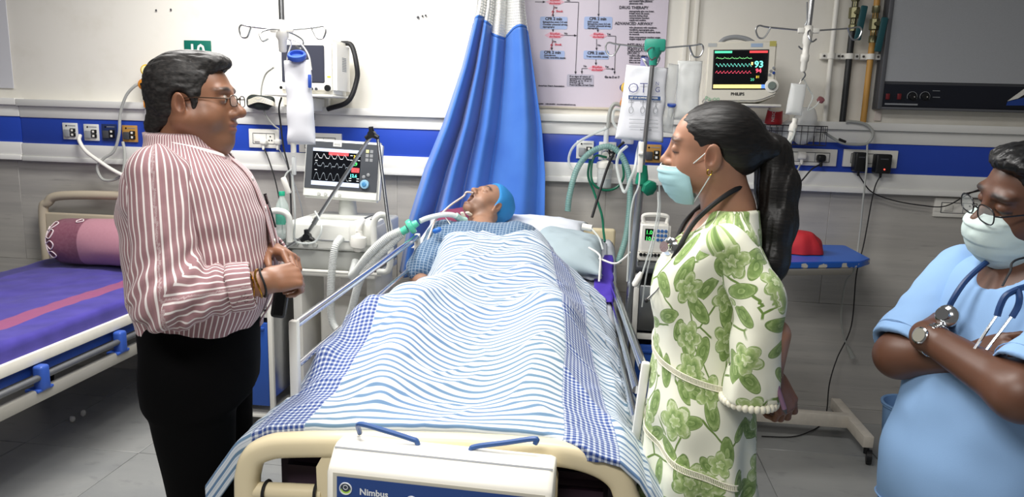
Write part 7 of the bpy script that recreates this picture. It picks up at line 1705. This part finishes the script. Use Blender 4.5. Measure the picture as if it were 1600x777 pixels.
for sd, row in ((1, -1), (-1, 0)):
    for i_, z_ in ((3, .012), (-6, -.022)):
        e_ = HC+HR@np.array((-.010, sd*.086, z_)); B().tube([Wd[i_, row], (Wd[i_, row]+e_)/2+HR@np.array((0, sd*.010, 0)), e_], .0016, 5).build('ear_loop', MASKW, mk)
# scrubs
SCB = M('scrub_cotton', '#8fb4e0', .85, var=.05, vscale=6, bump=.12, bscale=700)
sst = stack([.55, .70, .82, .94, 1.03, 1.12, 1.20, 1.27, 1.32, 1.355, 1.385], [.0, .01, .030, .042, .038, .024, .010, .0, -.010, -.018, -.024], [0]*11, [.165, .170, .176, .176, .168, .152, .140, .126, .105, .080, .060], [.215, .210, .205, .200, .196, .190, .186, .182, .160, .110, .070], 2.3)
sb_ = union([(placed(sst, do, dr), .03), (ell(DL(-.015, -.14, 1.29), (.070, .070, .065)), .05), (ell(DL(-.015, .14, 1.29), (.070, .070, .065)), .05)])
def sfo(p):
    q = (p-A3(do))@dr.astype(f32); return .008*vnoise(q*A3((6, 6, 9)))+.005*vnoise(q*A3((14, 14, 7))+4)+.010*np.exp(-((q[..., 2]-1.06)/.05)**2)*vnoise(q*A3((20, 20, 10))+8)
nk = union([(ell(HC+HR@np.array((-.03, 0, -.16)), (.078, .072, .075)), .01), (ell(DL(.062, 0, 1.375), (.075, .060, .075)), .02)])
ssf = union([(lambda p: sb_(p)+sfo(p), .01), (nk, .006, '-')])
scrub = solid('scrub_top', ssf, np.array((.55, -2.75, .55)), np.array((1.25, -2.10, 1.40)), .0065, SCB, doc)
for sh, el, r, fr_ in ((shR, elR, .074, .93), (shL, elL, .081, .92)):
    e = sh+(el-sh)*fr_; dd_ = (el-sh)/np.linalg.norm(el-sh); fn = union([(rc(sh, e+dd_*.03, r, r*.97), .02), (lambda p, e=e, dd_=dd_: (p-A3(e))@A3(dd_), .004, '&'), (rc(e-dd_*.06, e+dd_*.06, r-.012, r-.010), .004, '-')])
    solid('sleeve', lambda p, fn=fn: fn(p)+.005*vnoise(p*A3((12, 12, 12)))+.004*vnoise(p*28), *bounds([sh, e], r+.03), .005, SCB, scrub)
    X_ = np.cross(dd_, (0, 0, 1)); X_ /= np.linalg.norm(X_); Y_ = np.cross(dd_, X_); B().sweep([e-dd_*.022+(X_*math.cos(a)+Y_*math.sin(a))*(r*.985+.002) for a in np.linspace(0, 6.283, 33)[:-1]], .0012, 4, closed=True).build('hem_stitch', M('stitch_blue', '#7c9fc9', .8), scrub)
# neck binding, pocket edge
zt, CX, CY, RX, RY = sst.tab
def scrub_pt(a, z, off):
    cx, rx, ry = np.interp(z, zt, CX), np.interp(z, zt, RX), np.interp(z, zt, RY); ca, sa = math.cos(a), math.sin(a); q = np.array((cx+ca*rx, sa*ry, z))
    for _ in range(4): q = q+np.array((ca, sa, 0))*(off-float(ssf(DL(*q)[None].astype(f32))[0]))*.9
    return DL(*q)
B().tube([scrub_pt(a, .80+.03*a, .003) for a in np.linspace(-.9, .5, 12)], .0022, 5).build('pocket_edge', MATS['stitch_blue'], scrub)
pants = union([(placed(stack([.45, .6, .7], [.01]*3, [0]*3, [.13, .15, .15], [.18, .19, .19]), do, dr), .05)]+[(rc(DL(0, s*.10, .55), DL(0, s*.10, .06), .10, .075), .05) for s in (1, -1)])
solid('scrub_trousers', pants, np.array((.6, -2.75, .02)), np.array((1.25, -2.1, .72)), .011, SCB, doc)
for s in (1, -1): solid('shoe', placed(union([(ell((0, 0, 0), (.13, .045, .04)), .02), (lambda p: -p[..., 2]-f32(.038), .004, '&')]), DL(.05, s*.10, .042), dr), DL(.05, s*.10, .042)-.16, DL(.05, s*.10, .042)+.16, .007, BK, doc)
cord = [HC+HR@np.array((-.06, .055, -.10)), PY(1592, 405, -2.50), PY(1578, 425, -2.52), PY(1566, 447, -2.53)]
B().tube(cord, .0022, 5).build('neck_cord', BKR, doc)
# watch
wa = (wrL-elL)/np.linalg.norm(wrL-elL); cW = wrL-wa*.022; X_ = np.cross(wa, (0, 0, 1)); X_ /= np.linalg.norm(X_); Y_ = np.cross(wa, X_); wt = B()
for k in range(26):
    a = 2*math.pi*k/26; n_ = X_*math.cos(a)+Y_*math.sin(a); Rb = axes(n_, wa); wt.box(cW+n_*.0335, (.004, .0068, .017), .001, Matrix([[float(q) for q in r] for r in Rb]))
wto = wt.build('watch_band', CHROME, doc); n_ = np.array((-.9, .05, .35)); n_ -= wa*(wa@n_); n_ /= np.linalg.norm(n_)
B().lathe(((.016, 0), (.018, .002), (.018, .007), (.015, .009)), cW+n_*.033, n_, 22).build('watch_case', CHROME, wto); B().lathe(((.0145, .0091), (.0145, .0095)), cW+n_*.033, n_, 20).build('watch_face', M('watch_face', '#8d8a80', .3), wto)
# stethoscope
NAVY = M('navy_rubber', '#24406f', .4)
st2 = [PY(1480, 488, -2.45), PY(1488, 470, -2.46), PY(1508, 440, -2.45), PY(1535, 415, -2.43), PY(1562, 398, -2.40), PY(1600, 385, -2.36), PY(1650, 380, -2.36), PY(1680, 400, -2.45), PY(1650, 430, -2.53), PY(1612, 445, -2.55), PY(1590, 452, -2.56)]
stetho('stethoscope', 'navy stethoscope round the neck of the man in scrubs', st2, NAVY, [[PY(1560, 490, -2.57), PY(1545, 512, -2.575), PY(1530, 535, -2.58), PY(1516, 556, -2.585)], [PY(1583, 492, -2.575), PY(1566, 515, -2.58), PY(1548, 538, -2.585), PY(1532, 560, -2.59)]], PY(1480, 494, -2.47), (-.7, -.6, .3), r=.0060,
       fork=[[PY(1590, 452, -2.56), PY(1572, 462, -2.565), PY(1563, 478, -2.568), PY(1558, 494, -2.57)], [PY(1590, 452, -2.56), PY(1593, 465, -2.57), PY(1590, 480, -2.572), PY(1581, 496, -2.575)]])
# ================================================================ person: the patient in bed
SKP = skin_mat('patient_skin', .5); SK4 = (.36, .20, .13)
HC = np.array((-.530, -.50, 1.205)); X_ = np.array((-.4845, -.3069, .8192)); HR = axes(X_, (.5476, .6239, .5576)); HS = .98
pat = thing('person', 'patient lying in bed with open mouth, blue cap and neck tube', 'person', (-.5, -.8, 1.0))
nkb = np.array((-.535, -.66, 1.095))
hd = placed(union(head_ops(jaw=1.05, mouth_open=.05, nose=1.05, brow=1.1, neck=(-.03, 0, -.09), neck_r=.055)), HC, HR, HS)
hb_ = union([(hd, .02), (rc(HC+HR@np.array((-.03, 0, -.05)), nkb, .052, .058), .03), (rc(nkb, (-.50, -.78, 1.03), .055, .06), .04), (rc((-.71, -.74, 1.075), (-.34, -.74, 1.08), .058, .058), .06)])
bd = union([(rc((-.58, -.78, 1.00), (-.50, -1.18, .90), .085, .10), .03), (rc((-.36, -.78, 1.00), (-.27, -1.18, .90), .085, .10), .06), (rc((-.46, -1.15, .89), (-.60, -1.70, .965), .075, .06), .03), (rc((-.24, -1.15, .89), (-.13, -1.62, .935), .075, .06), .03), (rc((-.60, -1.70, .965), (-.54, -2.2, .85), .055, .04), .03), (rc((-.13, -1.62, .935), (-.13, -2.2, .85), .055, .04), .03), (rc((-.72, -.76, 1.02), (-.755, -1.00, .93), .042, .036), .03), (rc((-.755, -1.00, .93), (-.66, -1.20, .90), .036, .028), .03)])
parts = [sdf_mesh(hb_, np.array((-.80, -.92, .96)), np.array((-.26, -.32, 1.38)), .0032), sdf_mesh(bd, np.array((-.85, -2.3, .76)), np.array((0, -.68, 1.10)), .010)]
parts = [(relax(v, F, 1), F) for v, F in parts]; v, F = join(parts); q = (v-HC)@HR/HS; c = head_tint(q, SK4, (.26, .12, .10), (.03, .022, .018), .38, brows=True, lipz=-.5)
lp = np.exp(-(((q[:, 2]+.064)/.032)**4+(q[:, 1]/.024)**4))*(q[:, 0] > .074)*.45; c = c*(1-lp[:, None])+np.array((.25, .10, .085))*lp[:, None]; inm = np.exp(-(((q[:, 2]+.064)/.013)**4+(q[:, 1]/.018)**4))*(q[:, 0] > .06)*(q[:, 0] < .088); c = c*(1-inm[:, None])+np.array((.035, .012, .010))*inm[:, None]
ms = np.exp(-(((q[:, 2]+.042)/.006)**4+(q[:, 1]/.026)**4))*(q[:, 0] > .08)*.6; c = c*(1-ms[:, None])+np.array((.04, .03, .025))*ms[:, None]
me = np_mesh('body', v, F); set_col(me, c); link('body', me, SKP, pat, True)
cap_ = union([(ell((-.022, 0, .048), (.112, .090, .094)), .01), (ell((.118, 0, -.02), (.128, .16, .126)), .01, '-'), (ell((-.0, 0, -.150), (.14, .2, .120)), .02, '-')])
solid('surgical_cap', placed(lambda p: cap_(p)+.003*vnoise(p*30), HC, HR, HS), HC-.2, HC+.2, .0034, M('cap_cloth_blue', '#2f86c8', .8, var=.05), pat)
# gown
def gown_pat(g, u, v, w):
    a = g.math('FRACT', g.math('DIVIDE', u, .016)); b = g.math('FRACT', g.math('DIVIDE', v, .016)); la = g.math('SUBTRACT', g.step(.40, .08, a), g.step(.56, .08, a)); lb_ = g.math('SUBTRACT', g.step(.40, .08, b), g.step(.56, .08, b))
    n = g.noise(g.comb(u, v, 0.0), 60, 3).outputs['Fac']; k = g.math('MULTIPLY', g.math('MAXIMUM', la, lb_), g.math('ADD', .25, g.math('MULTIPLY', n, .6))); return g.mix(k, lin('#3f5f80'), lin('#b9c6d0'))
GWM = fabric_uv('gown_cloth', gown_pat, .85)
gw = union([(rc((-.70, -.755, 1.075), (-.33, -.755, 1.085), .074, .074), .05), (rc((-.58, -.78, 1.045), (-.50, -1.20, .91), .10, .11), .05), (rc((-.36, -.78, 1.045), (-.27, -1.20, .91), .10, .11), .06), (rc((-.70, -.755, 1.075), (-.755, -.98, .965), .070, .066), .04), (rc((-.34, -.76, 1.075), (-.26, -.95, .96), .07, .06), .04)])
gf_ = union([(lambda p: gw(p)+.006*vnoise(p*22)+.004*vnoise(p*A3((40, 20, 40))+3), .01), (rc(HC+HR@np.array((-.02, 0, -.06)), nkb+np.array((.015, -.015, .0)), .056, .056), .01, '-')])
solid('gown', gf_, np.array((-.86, -1.33, .79)), np.array((-.14, -.62, 1.20)), .0055, GWM, pat, lambda v: np.stack([v[:, 0], v[:, 1]*.7+v[:, 2], v[:, 0]*0], -1))
# neck dressing, tapes and feeding tube
def hp(x, y, z): return HC+HR@np.array((x, y, z))*HS
GAU = M('gauze', '#e8e4d4', .9, bump=.2, bscale=300)
for c, d, r in ((hp(.050, .030, -.135), (.028, .030, .010), 20), (hp(.045, -.020, -.140), (.036, .026, .010), -10)): tag(B().box(c, d, .004, Matrix([[float(q) for q in r_] for r_ in HR]) @ rotm('Y', r), seg=3).build('gauze_pad', GAU), ('white gauze pad taped to the side of the patient neck' if r == 20 else 'white gauze pad under the neck tube of the patient'), 'gauze')
ft_ = [hp(.108, .006, -.038), hp(.122, .0, -.046)+np.array((-.015, -.01, -.003)), PY(724, 307, -.58), PY(705, 320, -.66), PY(690, 334, -.74), PY(680, 345, -.80), PY(672, 365, -.86), PY(665, 385, -.90), PY(658, 402, -.95)]
tag(B().tube(ft_, .0048, 8).build('nasal_feeding_tube', M('tube_pale', '#d9c9bf', .35)), 'pale feeding tube running from the patient nose across the gown', 'tube')
tag(B().tube([PY(696, 340, -.79), PY(703, 350, -.80), PY(706, 358, -.80)], .0025, 6).build('pilot_line', W), 'thin white pilot line beside the neck tube', 'tube')
cb_ = PY(683, 360, -.885); tag(B().lathe(((.006, -.02), (.012, -.012), (.012, .012), (.006, .02)), cb_, (1, .2, .4), 12).build('blue_connector', M('conn_blue', '#2a6ac0', .35)), 'small blue connector lying on the checked gown', 'connector')
